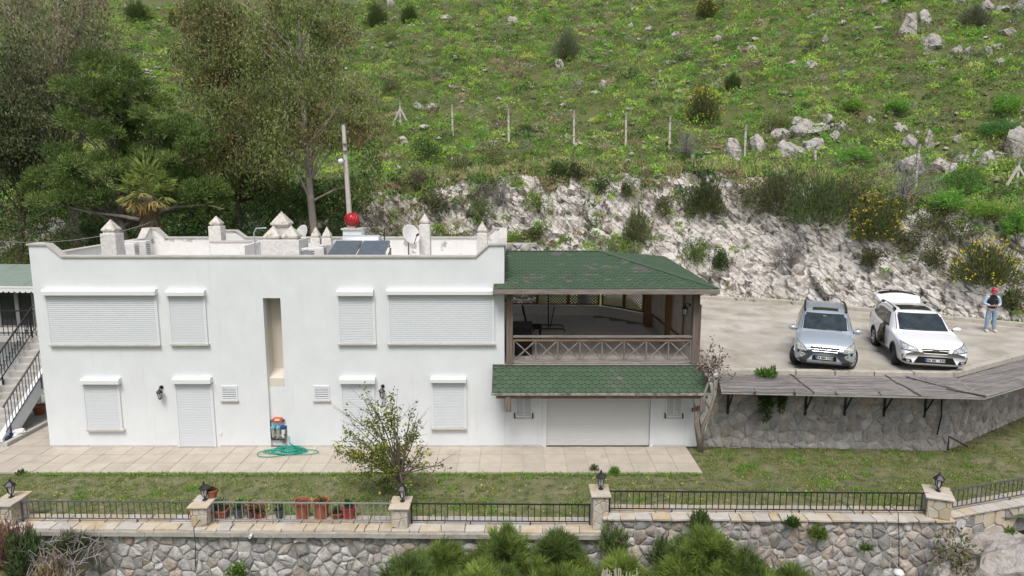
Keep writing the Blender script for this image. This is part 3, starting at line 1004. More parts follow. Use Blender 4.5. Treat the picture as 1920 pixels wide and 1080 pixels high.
def dish(label, px, py, Y, rad, rz, el):
    c = atY(px, py, Y)
    t = thing('satellite_dish', label, 'satellite dish', (c.x, Y, ZR), rz, 'satellite dishes on the roof')
    h = c.z - ZR
    m = MB(); m.tube([(0, .16, 0), (0, .16, h * .8), (0, .05, h)], .025, 8); m.build('mast', M['steel_grey'], t, world=False, smooth=True)
    T = Matrix.Translation((0, 0, h)) @ Matrix.Rotation(R(90) - el, 4, 'X')
    prof = [(rad * k / 7, .22 * rad * (k / 7) ** 2) for k in range(8)]
    b = MB()
    n = 28
    v, f = [], []
    for r, z in prof[1:]:
        for k in range(n): v.append((r * .9 * math.cos(2 * PI * k / n), r * math.sin(2 * PI * k / n), z))
    for r, z in prof[:0:-1]:
        for k in range(n): v.append((r * .9 * math.cos(2 * PI * k / n), r * math.sin(2 * PI * k / n), z - .012))
    m_ = len(v) // n
    for i in range(m_ - 1):
        for k in range(n): f.append((i * n + k, i * n + (k + 1) % n, (i + 1) * n + (k + 1) % n, (i + 1) * n + k))
    f.append(tuple(range(n))); f.append(tuple((m_ - 1) * n + k for k in range(n)))
    b.add(v, f, T); b.build('reflector', M['dish_white'], t, world=False, smooth=True, fix=True)
    a = MB(); a.tube([T @ Vector((0, -rad * .95, .2 * rad)), T @ Vector((0, -rad * .5, rad * 1.0))], .014, 6); a.build('feed_arm', M['iron'], t, world=False)
    l = MB(); l.lathe([(.03, 0), (.04, .03), (.035, .11)], n=10, T=Matrix.Translation(T @ Vector((0, -rad * .5, rad * 1.0))) @ Matrix.Rotation(R(90) - el, 4, 'X')); l.build('receiver', M['iron'], t, world=False)
    return t
dish('pale satellite dish standing behind the chimney stack, seen almost from its back', 566, 441, 22.6, .34, R(-38), R(28))
dish('rust spotted satellite dish leaning beside the slim chimney on the right', 770, 441, 22.6, .35, R(38), R(28))

# solar water heater
sx0, sx1 = atY(612, 478, 20.6).x, atY(722, 478, 20.6).x
hz = thing('solar_water_heater', 'solar water heater with two dark collector panels and a white tank', 'solar heater', ((sx0 + sx1) / 2, 20.6, ZR))
for k in range(2):
    a = sx0 + .0 + k * (sx1 - sx0) / 2 + .02; b = a + (sx1 - sx0) / 2 - .06
    fr = MB()
    lo, hi = 5.42, 6.13
    y0, y1 = 20.55, 21.75
    lo = 5.45; hi = atY(650, 455, 21.75).z
    def quad(x0, x1, dy, t0, t1, d):
        P = lambda x, t: (x, y0 + (y1 - y0) * t, lo + (hi - lo) * t)
        return [P(x0, t0), P(x1, t0), P(x1, t1), P(x0, t1)]
    def slab_(x0, x1, t0, t1, d0, d1, mat_, name, par_):
        n_ = Vector((0, -(hi - lo), (y1 - y0))).normalized()
        q = [Vector(c) for c in quad(x0, x1, 0, t0, t1, 0)]
        mb = MB(); mb.hexa([c + n_ * d0 for c in q], [c + n_ * d1 for c in q]); return mb.build(name, mat_, par_, fix=True)
    pn = slab_(a, b, 0, 1, 0, .07, M['steel_grey'], 'collector_panel', hz)
    slab_(a + .04, b - .04, .04, .96, .071, .078, M['solar_glass'], 'glass', pn)
tz = atY(676, 450, 22.1).z
tk = MB(); tx0, tx1 = atY(642, 449, 22.1).x, atY(714, 449, 22.1).x
tk.lathe([(.05, 0), (.2, .015), (.225, .06), (.225, tx1 - tx0 - .06), (.2, tx1 - tx0 - .015), (.05, tx1 - tx0)], n=20, T=Matrix.Translation((tx0, 22.1, tz - .06)) @ Matrix.Rotation(R(90), 4, 'Y'))
tk.build('tank', M['galvanised'], hz, smooth=True)
fr = MB()
for x in (tx0 + .15, tx1 - .15, sx0 + .1, sx1 - .1):
    fr.bar((x, 22.1, ZR), (x, 22.1, tz - .25), .05); fr.bar((x, 20.6, ZR), (x, 22.0, tz - .35), .04)
fr.build('stand', M['steel_grey'], hz, kind='stuff')
pp = MB(); pp.tube([(tx1, 22.1, tz - .02), (tx1 + .25, 22.1, tz - .03), (tx1 + .3, 22.0, tz - .2), (tx1 + .1, 21.8, tz - .25)], .02, 6); pp.build('pipe', M['black_plastic'], hz)
p = atY(663, 420, 23.6)
vp = MB(); vp.tube([(tx1 + .1, 22.2, ZR), (tx1 + .1, 22.2, atY(717, 428, 22.2).z)], .018, 6); vp.build('vent_pipe', M['black_plastic'], hz)

# cistern box with a red turbine vent
q0, q1 = atY(643, 446, 24.4), atY(677, 431, 24.4)
cb = thing('cistern_box', 'white flue box with a flat slab under the red turbine vent', 'flue box', ((q0.x + q1.x) / 2, 24.6, ZR))
b = MB(); b.box(q0.x, q1.x, 24.4, 24.95, ZR, q1.z); b.build('box', M['plaster'], cb)
b = MB(); b.box(q0.x - .05, q1.x + .05, 24.35, 25.0, q1.z, q1.z + .05); b.build('lid', M['cap_stone'], cb)
fc = atY(660, 415, 24.65)
vt = thing('turbine_vent', 'round red metal turbine vent on a white box on the roof', 'roof vent', (fc.x, 24.65, q1.z + .05))
nk = MB(); nk.lathe([(.12, 0), (.12, .08)], n=14); nk.build('neck', M['galvanised'], vt, world=False)
rr_ = .24
bd = MB(); bd.lathe([(rr_ * .5, .06)] + [(rr_ * math.sin(a), .06 + rr_ - rr_ * math.cos(a)) for a in np.linspace(.55, 2.9, 9)], n=20); bd.build('inner_drum', M['red_metal'], vt, world=False, smooth=True)
bl = MB()
for k in range(16):
    t = 2 * PI * k / 16
    pts = [(1.06 * rr_ * math.sin(a) * math.cos(t + .5 * a), 1.06 * rr_ * math.sin(a) * math.sin(t + .5 * a), .06 + rr_ - rr_ * 1.03 * math.cos(a)) for a in np.linspace(.5, 2.8, 7)]
    bl.tube(pts, .014, 4)
bl.build('blades', M['red_metal'], vt, world=False, kind='stuff')

# utility pole behind the house, with a lamp head
pb, pt = atY(657, 432, 27.5), atY(644, 235, 27.5)
up = thing('utility_pole', 'leaning pale concrete pole with a white lamp behind the house', 'pole', (pb.x + .02, 27.5, ZP))
m = MB(); m.tube([(pb.x + .06, 27.5, ZP), (pb.x, 27.5, pb.z), (pt.x, 27.5, pt.z)], [.12, .11, .075], 8); m.build('shaft', M['concrete_post'], up)
lp = atY(643, 302, 27.4)
m = MB(); m.lathe([(.02, -.12), (.09, -.1), (.13, 0), (.06, .08), (.02, .1)], (0, 0, 0), 12, T=Matrix.Translation((lp.x - .05, 27.3, lp.z)) @ Matrix.Rotation(R(30), 4, 'Y')); m.build('lamp_head', M['plastic_white'], up, smooth=True)
m = MB(); m.bar((lp.x - .05, 27.3, lp.z + .03), (lp.x + .13, 27.5, lp.z + .02), .03); m.build('lamp_arm', M['iron_grey'], up)
for dz in (.35, .62):
    m = MB(); m.box(lp.x + .02, lp.x + .22, 27.36, 27.42, lp.z + dz, lp.z + dz + .05); m.build('clamp', M['iron_worn'], up)

# sagging service cable from the left to the roof
a, b = atY(-30, 450, 22.0), atY(290, 414, 26.5)
wr = MB(); wr.tube([a.lerp(b, t) - Vector((0, 0, .35 * 4 * t * (1 - t))) for t in np.linspace(0, 1, 16)], .012, 5)
tag(wr.build('service_cable', M['wire'], smooth=True), 'thin grey cable sagging across the trees to the left roof corner', 'cable')
a, b = atY(476, 437, 22.5), atY(497, 428, 22.0)
wr = MB(); wr.tube([(a.x, 22.6, ZR), (a.x, 22.5, a.z), (a.x + .12, 22.4, a.z + .16), (b.x, 22.1, b.z)], .02, 6)
tag(wr.build('roof_cable', M['galvanised'], smooth=True), 'pale bent conduit rising beside the three capped chimney stack', 'conduit')
p = atY(680, 445, 22.3)
gp = MB(); gp.bar((p.x, 22.3, ZR), (p.x, 22.3, atY(682, 432, 22.3).z), .05)
tag(gp.build('roof_post', M['galvanised']), 'short grey metal post left of the solar tank', 'post')

# ================================================================== veranda on the wing
VZ = 2.5
ver = thing('veranda', 'timber veranda with green shingle roof, lattice sides and crossed railing', 'veranda', (2.5, FY, VZ))
fl_ = MB(); fl_.prism([(XR, FY - .02), (5.42, FY - .02), (5.42, 24.9), (3.5, 26.75), (XR, 26.95)], 2.36, VZ - .012, 'z')
floor_ = fl_.build('floor', M['grout'], ver, fix=True)
eb = MB(); eb.box(-.25, 5.45, FY - .06, FY - .021, 2.36, VZ + .0); eb.build('floor_edge', M['coping_marble'], ver)
tb = MB(); tb.box(-.272, .272, -.272, .272, -.012, 0); tme = tb.mesh('floor_tile'); tme.materials.append(M['tile_floor'])
fo = wloc(floor_)
for i in range(10):
    for j in range(13):
        x, y = .1 + .555 * i, FY + .3 + .555 * j
        if x < 5.1 and y < 26.6 and (x - 3.4) * 1.85 + (y - 26.5) * 1.55 < -.2:
            link_mesh('floor_tile', tme, None, floor_, loc=(x - fo.x, y - fo.y, VZ - fo.z))
def post(x, y, w_, z0, z1, m='wood_post', d=None):
    mb = MB(); d = d or w_
    mb.box(x - w_ / 2, x + w_ / 2, y - d / 2, y + d / 2, z0, z1)
    o = mb.build('post', M[m], ver, bevel=.01)
    return o
pz = 4.62
for x in (-.07, 5.25):
    o = post(x, FY + .06, .19, VZ, pz)
    for s in (-1, 1):
        mb = MB(); mb.box(x + s * .05 - .02, x + s * .05 + .02, FY - .055, FY - .034, VZ + .02, pz - .02); mb.build('post_moulding', M['wood_post'], o)
o = post(5.40, FY + .28, .12, VZ, 4.2)
post(4.92, 24.75, .24, VZ, pz, 'wood_warm'); post(5.16, 22.35, .22, VZ, pz, 'wood_warm')
mb = MB(); mb.box(-.2, 5.4, FY - .02, FY + .14, pz, pz + .13); mb.build('beam', M['wood_brown'], ver, bevel=.008)
mb = MB(); mb.bar((5.22, FY, pz + .06), (4.95, 24.7, pz + .1), .14); mb.build('beam', M['wood_brown'], ver)
# low tiled wall round the back and the right side
bw = MB()
bw.prism([(XR, 26.75), (3.42, 26.55), (3.42, 26.8), (XR, 27.0)], VZ, VZ + .37, 'z')
bw.prism([(3.42, 26.55), (5.1, 24.9), (5.28, 25.05), (3.42, 26.8)], VZ, VZ + .37, 'z')
bw.prism([(5.26, FY + .25), (5.42, FY + .25), (5.28, 25.05), (5.1, 24.9)], VZ, VZ + .38, 'z')
bw.build('low_wall', M['tile_floor'], ver, fix=True)
# joints of the wall tiles
def lattice(a, b, z0, z1, n_rail=True):
    a, b = Vector((*a, 0)), Vector((*b, 0))
    L = (b - a).length
    u = (b - a) / L
    nrm = Vector((-u.y, u.x, 0))
    fr = MB()
    def P(s, z, d=0): return a + u * s + nrm * d + Vector((0, 0, z))
    fr.bar(P(0, z0 + .03), P(L, z0 + .03), .06); fr.bar(P(0, z1 - .03), P(L, z1 - .03), .06)
    fr.bar(P(.03, z0 + .06), P(.03, z1 - .06), .07); fr.bar(P(L - .03, z0 + .06), P(L - .03, z1 - .06), .07)
    root = fr.build('lattice_panel', M['wood_warm'], ver)
    H = z1 - z0 - .12
    lt = MB()
    W = L - .12
    for sgn in (1, -1):
        k = -H
        while k < W:
            s0, t0, s1, t1 = k, 0.0, k + H, H
            if s0 < 0: t0 = -s0; s0 = 0
            if s1 > W: t1 -= s1 - W; s1 = W
            if s1 - s0 > .03:
                if sgn < 0: s0, s1 = W - s0, W - s1
                lt.bar(P(.06 + s0, z0 + .06 + t0, .008 * sgn), P(.06 + s1, z0 + .06 + t1, .008 * sgn), .036, .012, up=nrm)
            k += .115
    lt.build('lattice', M['wood_dark'], root, kind='stuff')
bx = [-.1, 1.0, 2.2, 3.42]
for i in range(3): lattice((bx[i], 26.8 - .03 * bx[i]), (bx[i + 1], 26.8 - .03 * bx[i + 1]), VZ + .40, pz)
lattice((3.5, 26.6), (4.25, 25.85), VZ + .40, pz); lattice((4.25, 25.85), (4.85, 25.1), VZ + .40, pz)
lattice((5.18, 22.5), (5.07, 25.0), VZ + .40, pz); lattice((5.28, 20.9), (5.20, 22.2), VZ + .40, pz); lattice((5.31, 19.75), (5.28, 20.9), VZ + .40, pz)
# crossed railing, eight bays
rl = MB(); rl.box(.03, 5.15, FY - .02, FY + .09, VZ + .78, VZ + .84); rl.build('top_rail', M['wood_grey_x'], ver, bevel=.006)
rl = MB(); rl.box(.03, 5.15, FY, FY + .07, VZ + .68, VZ + .73); rl.build('rail', M['wood_brown'], ver)
rl = MB(); rl.box(.03, 5.15, FY, FY + .07, VZ + .06, VZ + .13); rl.build('rail', M['wood_grey_x'], ver)
x0, x1 = .05, 5.13
for k in range(9):
    x = x0 + (x1 - x0) * k / 8
    mb = MB(); mb.box(x - .022, x + .022, FY + .005, FY + .06, VZ + .13, VZ + .68); mb.build('railing_post', M['wood_grey'], ver)
    if k < 8:
        xa, xb = x + .035, x + (x1 - x0) / 8 - .035
        mb = MB(); mb.bar((xa, FY + .025, VZ + .14), (xb, FY + .025, VZ + .67), .035, .022, up=(0, 1, 0)); mb.build('cross_brace', M['wood_grey_x'], ver)
        mb = MB(); mb.bar((xa, FY + .048, VZ + .67), (xb, FY + .048, VZ + .14), .035, .022, up=(0, 1, 0)); mb.build('cross_brace', M['wood_grey_x'], ver)
# roof deck
A, B_, C_, D_ = Vector((-.22, 22.6, 5.43)), Vector((2.9, 22.6, 5.43)), Vector((5.72, 18.92, 4.77)), Vector((5.45, 24.7, 5.03))
E_, A2, L0 = Vector((3.2, 26.9, 5.0)), Vector((-.22, 27.1, 4.95)), Vector((-.52, 18.92, 4.77))
L1, L2 = Vector((-.52, 19.36, 4.845)), Vector((-.22, 19.36, 4.845))
rd = MB()
pts = [L0, C_, D_, E_, A2, A, B_, L1, L2]
fs = [(0, 1, 6, 5, 8, 7), (1, 2, 6), (2, 3, 6), (3, 4, 5, 6)]
lowp = [p - Vector((0, 0, .07)) for p in pts]
rd.add(pts, fs); rd.add(lowp, [f[::-1] for f in fs])
n = len(pts)
ol = [0, 1, 2, 3, 4, 5, 8, 7]
rd.add(pts + lowp, [(ol[i], ol[i] + n, ol[(i + 1) % 8] + n, ol[(i + 1) % 8]) for i in range(8)])
roof = rd.build('roof', M['tar'], ver)
ce = MB(); ce.prism([(XR + .01, FY + .15), (5.2, FY + .15), (5.05, 24.8), (3.4, 26.6), (XR + .01, 26.8)], pz + .13, pz + .15, 'z'); ce.build('ceiling', M['tile_floor'], ver, fix=True)
fa = MB(); fa.box(-.53, 5.74, 18.88, 18.915, 4.63, 4.765); fa.build('fascia', M['wood_grey_x'], ver, bevel=.005)
fa = MB(); fa.bar(C_ - Vector((0, -.03, .07)), D_ - Vector((0, 0, .07)), .035, .13); fa.build('fascia', M['wood_grey_x'], ver)
fa = MB(); fa.box(-.53, -.495, 18.93, 19.36, 4.60, 4.70); fa.build('fascia', M['wood_grey_x'], ver)
so = MB(); so.prism([(-.5, 18.93), (5.68, 18.93), (5.5, 24), (5.3, 24), (5.35, FY + .14), (5.3, FY - .02), (-.2, FY - .02), (-.5, FY - .03)], 4.66, 4.68, 'z'); so.build('soffit', M['wood_grey_x'], ver, fix=True)

def shingles(parent, o, u, v, inside, nu, nv, pu, pv, n_single, worn, seed, thick=.012, half=True):
    """hexagonal tabs laid in courses from the eave up; u along the eave, v up the slope"""
    rn = random.Random(seed)
    nrm = u.cross(v).normalized()
    if nrm.z < 0: nrm = -nrm
    def tab():
        w2 = pu / 2 - .004
        return [(-w2, pv * 1.15), (-w2, pv * .42), (-w2 * .52, 0), (w2 * .52, 0), (w2, pv * .42), (w2, pv * 1.15)]
    tp = tab()
    rot = Matrix((u, v, nrm)).transposed()
    tb = MB(); tv = []
    for (a, b) in tp:
        lift = .004 + thick * (1 - b / (pv * 1.15))
        tv.append(rot @ Vector((a, b, lift + .004)))
    for (a, b) in tp: tv.append(rot @ Vector((a, b, -.002)))
    tf = [tuple(range(6)), tuple(range(11, 5, -1))] + [(i, 6 + i, 6 + (i + 1) % 6, (i + 1) % 6) for i in range(6)]
    tb.add(tv, tf); me = tb.mesh('shingle'); me.materials.append(M['shingle'])
    me2 = me.copy(); me2.materials.clear(); me2.materials.append(M['shingle_worn'])
    rest = MB()
    po = wloc(parent)
    k = 0
    for j in range(nv):
        for i in range(-1, nu + 1):
            uu = (i + (.5 if j % 2 and half else 0)) * pu + pu / 2
            vv = j * pv
            if not inside(uu, vv): continue
            p = o + u * uu + v * vv
            wn = worn(uu, vv, rn)
            if k < n_single:
                link_mesh('shingle', me2 if wn else me, None, parent, loc=p - po)
            else:
                rest.cur = 1 if wn else 0
                rest.add([p + q for q in tv], tf)
            k += 1
    if rest.v: rest.build('shingles', [M['shingle'], M['shingle_worn']], parent, kind='stuff')
fu = (C_ - L0).normalized()
fvn = (A - Vector((-.22, 18.92, 4.77))).normalized()
def in_front(uu, vv):
    t = vv / 3.75
    if vv > 3.62: return False
    lim = 6.24 + (3.42 - 6.24) * t
    lo = 0 if vv < .40 else .30
    return lo < uu - .02 and uu < lim - .05
patches = [(2.6, 1.2, .5, .12), (3.3, 1.9, .6, .22), (2.0, 2.3, .3, .15), (2.3, 3.4, .5, .25), (4.4, 1.6, .25, .35), (3.1, .7, .9, .1), (1.1, 1.0, .35, .12), (3.9, 2.7, .2, .4), (2.2, .6, .3, .1), (.9, .5, .3, .1)]
def worn_front(a, b, rn):
    for (x, y, rx, ry) in patches:
        if abs(a - x) < rx and abs(b - y) < ry and rn.random() < .42: return True
    return rn.random() < .012
shingles(roof, L0, fu, fvn, in_front, 34, 26, .205, .148, 300, worn_front, 3)
# right slope
ru = (D_ - C_).normalized()
nr = (D_ - C_).cross(B_ - C_).normalized()
rv = nr.cross(ru).normalized()
if rv.z < 0: rv = -rv
Lr, hB = (D_ - C_).length, (B_ - C_).dot(rv)
sB = (B_ - C_).dot(ru)
def in_right(uu, vv):
    t = vv / hB
    return t < .97 and sB * t < uu < Lr + (sB - Lr) * t
shingles(roof, C_, ru, rv, in_right, 32, 26, .205, .148, 0, lambda a, b, rn: rn.random() < .02, 4)
rg_ = MB()
for a, b in ((C_, B_), (B_, A)):
    a2, b2 = a + Vector((0, 0, .02)), b + Vector((0, 0, .02))
    rg_.bar(a2, b2, .16, .016)
rg_.build('ridge_strip', M['shingle'], roof)

# furniture under the veranda
t = thing('cabinet', 'black sideboard in the dark left corner of the veranda', 'cabinet', (.35, 20.6, VZ))
b = MB(); b.box(-.35, .25, -.3, .6, .06, .85); b.build('body', M['wicker_black'], t, world=False, bevel=.01)
b = MB(); b.box(-.38, .28, -.33, .63, .851, .89); b.build('top', M['black_plastic'], t, world=False)
for s in (-.3, .2):
    b = MB(); b.box(s - .03, s + .03, -.25, .55, 0, .06); b.build('foot', M['black_plastic'], t, world=False)
t = thing('wicker_chair', 'black high backed wicker chair beside the sideboard', 'chair', (.72, 22.6, VZ), R(90))
b = MB(); b.box(-.26, .26, -.26, .26, .38, .46); b.build('seat', M['wicker_black'], t, world=False)
b = MB(); b.hexa([(-.26, .2, .46), (.26, .2, .46), (.26, .26, .46), (-.26, .26, .46)], [(-.29, .34, 1.1), (.29, .34, 1.1), (.29, .4, 1.1), (-.29, .4, 1.1)]); b.build('backrest', M['wicker_black'], t, world=False)
for sx in (-.22, .22):
    for sy in (-.22, .22):
        b = MB(); b.box(sx - .03, sx + .03, sy - .03, sy + .03, 0, .38); b.build('leg', M['wicker_black'], t, world=False)
t = thing('clothes_airer', 'folded clothes airer with two bowed black feet on the veranda floor', 'clothes airer', (1.30, 24.2, VZ))
b = MB(); b.tube([(0, 0, .05), (-.02, 0, 1.45)], .022, 8); b.build('pole', M['iron'], t, world=False)
b = MB(); b.tube([(.05, -.3, .12), (.22, .2, .75)], .02, 8); b.build('brace', M['iron'], t, world=False)
for dy in (-.35, .3):
    b = MB(); b.tube([(-.55, dy - .12, .02), (-.5, dy, .07), (.5, dy, .07), (.55, dy - .12, .02)], .026, 8); b.build('foot', M['iron'], t, world=False)
b = MB(); b.bar((0, -.35, .07), (0, .3, .07), .04); b.build('crossbar', M['iron'], t, world=False)
for k in range(9):
    a = 2 * PI * k / 9
    b = MB(); b.tube([(-.02, 0, 1.45), (-.02 + .28 * math.cos(a), .28 * math.sin(a), 1.18)], .012, 5); b.build('arm', M['galvanised'], t, world=False)
ham = MB()
n1, n2 = 12, 6
v = []
for i in range(n1 + 1):
    for j in range(n2 + 1):
        u_, w_ = i / n1, j / n2
        v.append((.95 + .85 * u_, 24.5 + .2 * w_, VZ + .95 - .5 * u_ * (1 - u_) - .22 * w_ + .05 * math.sin(7 * u_)))
for i in range(n1 + 1):
    ham.tube([v[i * (n2 + 1) + j] for j in range(n2 + 1)], .006, 4, False)
for j in range(n2 + 1):
    ham.tube([v[i * (n2 + 1) + j] for i in range(n1 + 1)], .008, 4, False)
tag(ham.build('hammock', M['canvas_white']), 'pale netting sling hanging slack behind the clothes airer', 'hammock')
t = tag(MB().lathe([(.05, 0), (.26, .05), (.3, .5), (.24, .9), (.1, 1.05)], (2.9, 27.4, ZP + .6), 14).build('covered_parasol', M['canvas_white'], smooth=True), 'pale bundled cover standing behind the back lattice of the veranda', 'cover')

# ------------------------------------------------------------------ lanterns on walls
def wall_lantern(label, px, py, Y, face=(0, -1, 0), s=1.0):
    c = atY(px, py, Y)
    t = thing('wall_lantern', label, 'wall lantern', c, group='wall lanterns on the house')
    fx, fy = face[0], face[1]
    P = lambda d, z, q=0: (fx * d * s - fy * q * s, fy * d * s + fx * q * s, z * s)
    b = MB(); b.lathe([(.0, 0), (.055, 0), (.05, .03), (0, .035)], n=10, T=Matrix.Translation(P(0, .13)) @ Vector((0, -1, 0)).to_track_quat('Z', 'Y').to_matrix().to_4x4() if fx == 0 else Matrix.Translation(P(0, .13)) @ Vector((fx, fy, 0)).to_track_quat('Z', 'Y').to_matrix().to_4x4())
    b.build('back_plate', M['iron'], t, world=False)
    b = MB(); b.tube([P(.02, .13), P(.09, .19), P(.15, .14), P(.15, .08)], .014, 6); b.build('arm', M['iron'], t, world=False, smooth=True)
    c0 = P(.15, 0)
    b = MB(); b.lathe([(.012, .12), (.03, .10), (.10, .03), (.10, .015)], (c0[0], c0[1], 0), 6); b.build('hood', M['iron'], t, world=False)
    b = MB(); b.lathe([(.072, .012), (.045, -.15)], (c0[0], c0[1], 0), 6); b.build('glass', M['lamp_glass'], t, world=False)
    b = MB()
    for k in range(6):
        a = PI / 3 * k
        b.bar((c0[0] + .076 * math.cos(a), c0[1] + .076 * math.sin(a), .013), (c0[0] + .049 * math.cos(a), c0[1] + .049 * math.sin(a), -.15), .012)
    b.lathe([(.052, -.15), (.05, -.165), (.012, -.2)], (c0[0], c0[1], 0), 6)
    b.build('cage', M['iron'], t, world=False, kind='stuff')
    return t
wall_lantern('small black wall lantern between the left ground floor window and the door', 304, 734, FY)
wall_lantern('small black wall lantern above the lemon tree, right of the second door', 718, 732, FY)
wall_lantern('black wall lantern inside the veranda near its dark left post', 972, 572, 20.6, (1, 0, 0)) .location.x = XR
wall_lantern('black wall lantern on the inner side of the right veranda post', 1286, 580, FY + .25, (-1, 0, 0)).location.x = 5.14
# ================================================================== little green roof over the garage shutter
g0, g1 = atY(922, 739, 18.5), atY(1334, 739, 18.5)
t0_, t1_ = F(924, 683), F(1316, 683)
aw = thing('garage_canopy', 'lean-to green shingle canopy on wooden brackets over the garage shutter', 'canopy', ((g0.x + g1.x) / 2, FY, 1.8))
LO0, LO1 = Vector((g0.x, 18.48, 1.93)), Vector((g1.x, 18.48, 1.93))
HI0, HI1 = Vector((t0_.x, FY - .065, 2.46)), Vector((t1_.x, FY - .065, 2.46))
d = MB(); k = Vector((0, 0, .06))
d.hexa([LO0 - k, LO1 - k, HI1 - k, HI0 - k], [LO0, LO1, HI1, HI0]); deck = d.build('roof_deck', M['tar'], aw, fix=True)
u_, vv_ = Vector((1, 0, 0)), (Vector((0, HI0.y - LO0.y, HI0.z - LO0.z))).normalized()
Ls = math.hypot(HI0.y - LO0.y, HI0.z - LO0.z); LW = LO1.x - LO0.x
shingles(deck, LO0 + Vector((0, 0, .002)), u_, vv_, lambda a, b: .04 < a < LW - .06 - (LO1.x - HI1.x) * b / Ls and b < Ls - .06, 34, 8, .2, .150, 300, lambda a, b, rn: rn.random() < .004, 8, thick=.014)
e = MB(); e.box(LO0.x - .02, LO1.x + .02, LO0.y - .03, LO0.y - .002, 1.865, 1.935); e.build('edge_strip', M['shingle_edge'], aw)
e = MB(); e.box(HI0.x, HI1.x, HI0.y - .03, HI0.y + .015, 2.462, 2.50); e.build('flashing', M['tar'], aw)
e = MB(); e.box(LO0.x + .12, LO1.x - .08, 18.56, 18.68, 1.745, 1.862); e.build('beam', M['wood_brown'], aw, bevel=.006)
for px, ml in ((953, 'wood_post'), (1318, 'wood_post')):
    x = atY(px, 758, 18.5).x
    e = MB(); e.box(x - .075, x + .075, 18.49, 18.555, 1.38, 1.86); br = e.build('bracket', M[ml], aw, bevel=.012)
    e = MB(); e.bar((x, 18.56, 1.5), (x, FY + .03, 1.12), .11, .11); e.build('strut', M['wood_warm'], br)
    e = MB(); e.box(x - .06, x + .06, 18.685, FY + .03, 1.75, 1.85); e.build('arm', M['wood_warm'], br)
# thin rod hanging in front
a, b = F(955, 700), F(955, 720)

# ================================================================== stone retaining wall of the parking
rw = thing('parking_wall', 'grey rubble stone retaining wall below the parked cars, bending at right', 'stone wall', (11, 19.5, 0))
segs = [((5.62, 19.55), (12.62, 19.20), 0.0, 0.0), ((12.62, 19.20), (19.0, 23.1), 0.0, .2)]
for k, (a, b, za, zb) in enumerate(segs):
    a, b = Vector((*a, 0)), Vector((*b, 0))
    L = (b - a).length
    u = (b - a) / L
    nrm = Vector((u.y, -u.x, 0))
    mb = MB()
    q = [a - nrm * .0, b - nrm * .0, b - nrm * .35, a - nrm * .35]
    mb.hexa([p + Vector((0, 0, -.3)) for p in q], [p + Vector((0, 0, ZP + (-.0))) for p in q])
    mb.build('mortar_bed', M['mortar'], rw, fix=True)
    T = lambda s, z, d_, a=a, u=u, nrm=nrm: tuple(a + u * s + nrm * d_ + Vector((0, 0, z - .08)))
    stones_on(rw, 'stone', cells(L, ZP + .05, .40 if k == 0 else .34, .29, 20 + k, .45), T, [M['stone_dull'], M['stone_dull'], M['stone_pink']], 40 + k, gap=.024, depth=.016, dome=.02)
# metal stub and cable on this wall
hb = MB(); p = atY(1778, 832, 19.0); q = atY(1812, 830, 18.9)
hb.tube([(p.x, p.y, p.z - .18), (p.x, p.y, p.z + .22), (p.x + .5, p.y - .1, p.z - .05)], .028, 6)
tag(hb.build('handrail', M['iron']), 'short black bent handrail at the foot of the stone wall', 'handrail')
cb_ = MB(); c0 = atY(1766, 745, 19.15); c1 = atY(1757, 815, 19.1)
cb_.tube([c0, c0.lerp(c1, .5) + Vector((.06, 0, 0)), c1], .022, 6)
tag(cb_.build('wall_cable', M['cable_black'], smooth=True), 'black cable hanging down the stone wall from the reed canopy corner', 'cable')

# reed canopy along that wall
rc_ = thing('reed_canopy', 'long weathered grey reed canopy on iron brackets below the parking kerb', 'canopy', (9, 18.9, 2.0))
def reed_mat(a0, b0, a1, b1, seed):
    """a0-b0 back edge, a1-b1 front edge"""
    a0, b0, a1, b1 = map(Vector, (a0, b0, a1, b1))
    rn = random.Random(seed)
    mb = MB(); kz = Vector((0, 0, .022))
    nx, ny = 16, 7
    top = []
    for i in range(nx + 1):
        for j in range(ny + 1):
            p = a0.lerp(b0, i / nx).lerp(a1.lerp(b1, i / nx), j / ny) + Vector((0, 0, rn.uniform(-.01, .012) - .02 * math.sin(PI * i / nx)))
            top.append(p)
    f = []
    for i in range(nx):
        for j in range(ny):
            q = i * (ny + 1) + j
            f.append((q, q + 1, q + ny + 2, q + ny + 1))
    mb.add(top, f); mb.add([p - kz for p in top], [x[::-1] for x in f])
    root = mb.build('reed_mat', M['reed'], rc_)
    rd = MB()
    for j in range(46):
        t = (j + rn.random() * .7) / 46
        s0, s1 = rn.uniform(-.005, .03), rn.uniform(.97, 1.004)
        p = a0.lerp(a1, t).lerp(b0.lerp(b1, t), s0) + Vector((0, 0, rn.uniform(0, .012)))
        q = a0.lerp(a1, t).lerp(b0.lerp(b1, t), s1) + Vector((0, 0, rn.uniform(0, .012)))
        mid = p.lerp(q, .5) + Vector((0, rn.uniform(-.01, .01), rn.uniform(-.022, -.005)))
        rd.tube([p, mid, q], .008, 4, False)
    rd.build('reeds', M['reed'], root, kind='stuff')
bk = [(5.95, 19.43, 2.205), (8.02, 19.33, 2.205), (10.65, 19.2, 2.205), (12.6, 19.08, 2.205)]
frn = [(5.75, 18.35, 2.00), (8.25, 18.20, 1.985), (11.05, 18.05, 1.97), (12.75, 17.98, 1.955)]
for i in range(3): reed_mat(bk[i], bk[i + 1], frn[i], frn[i + 1], 60 + i)
reed_mat((11.2, 19.1, 2.235), (17.5, 22.1, 2.215), (12.75, 17.97, 1.985), (18.6, 21.4, 1.95), 70)
def rail_(pts, r=.022):
    mb = MB(); mb.tube(pts, r, 6); mb.build('edge_rail', M['twig_grey'], rc_)
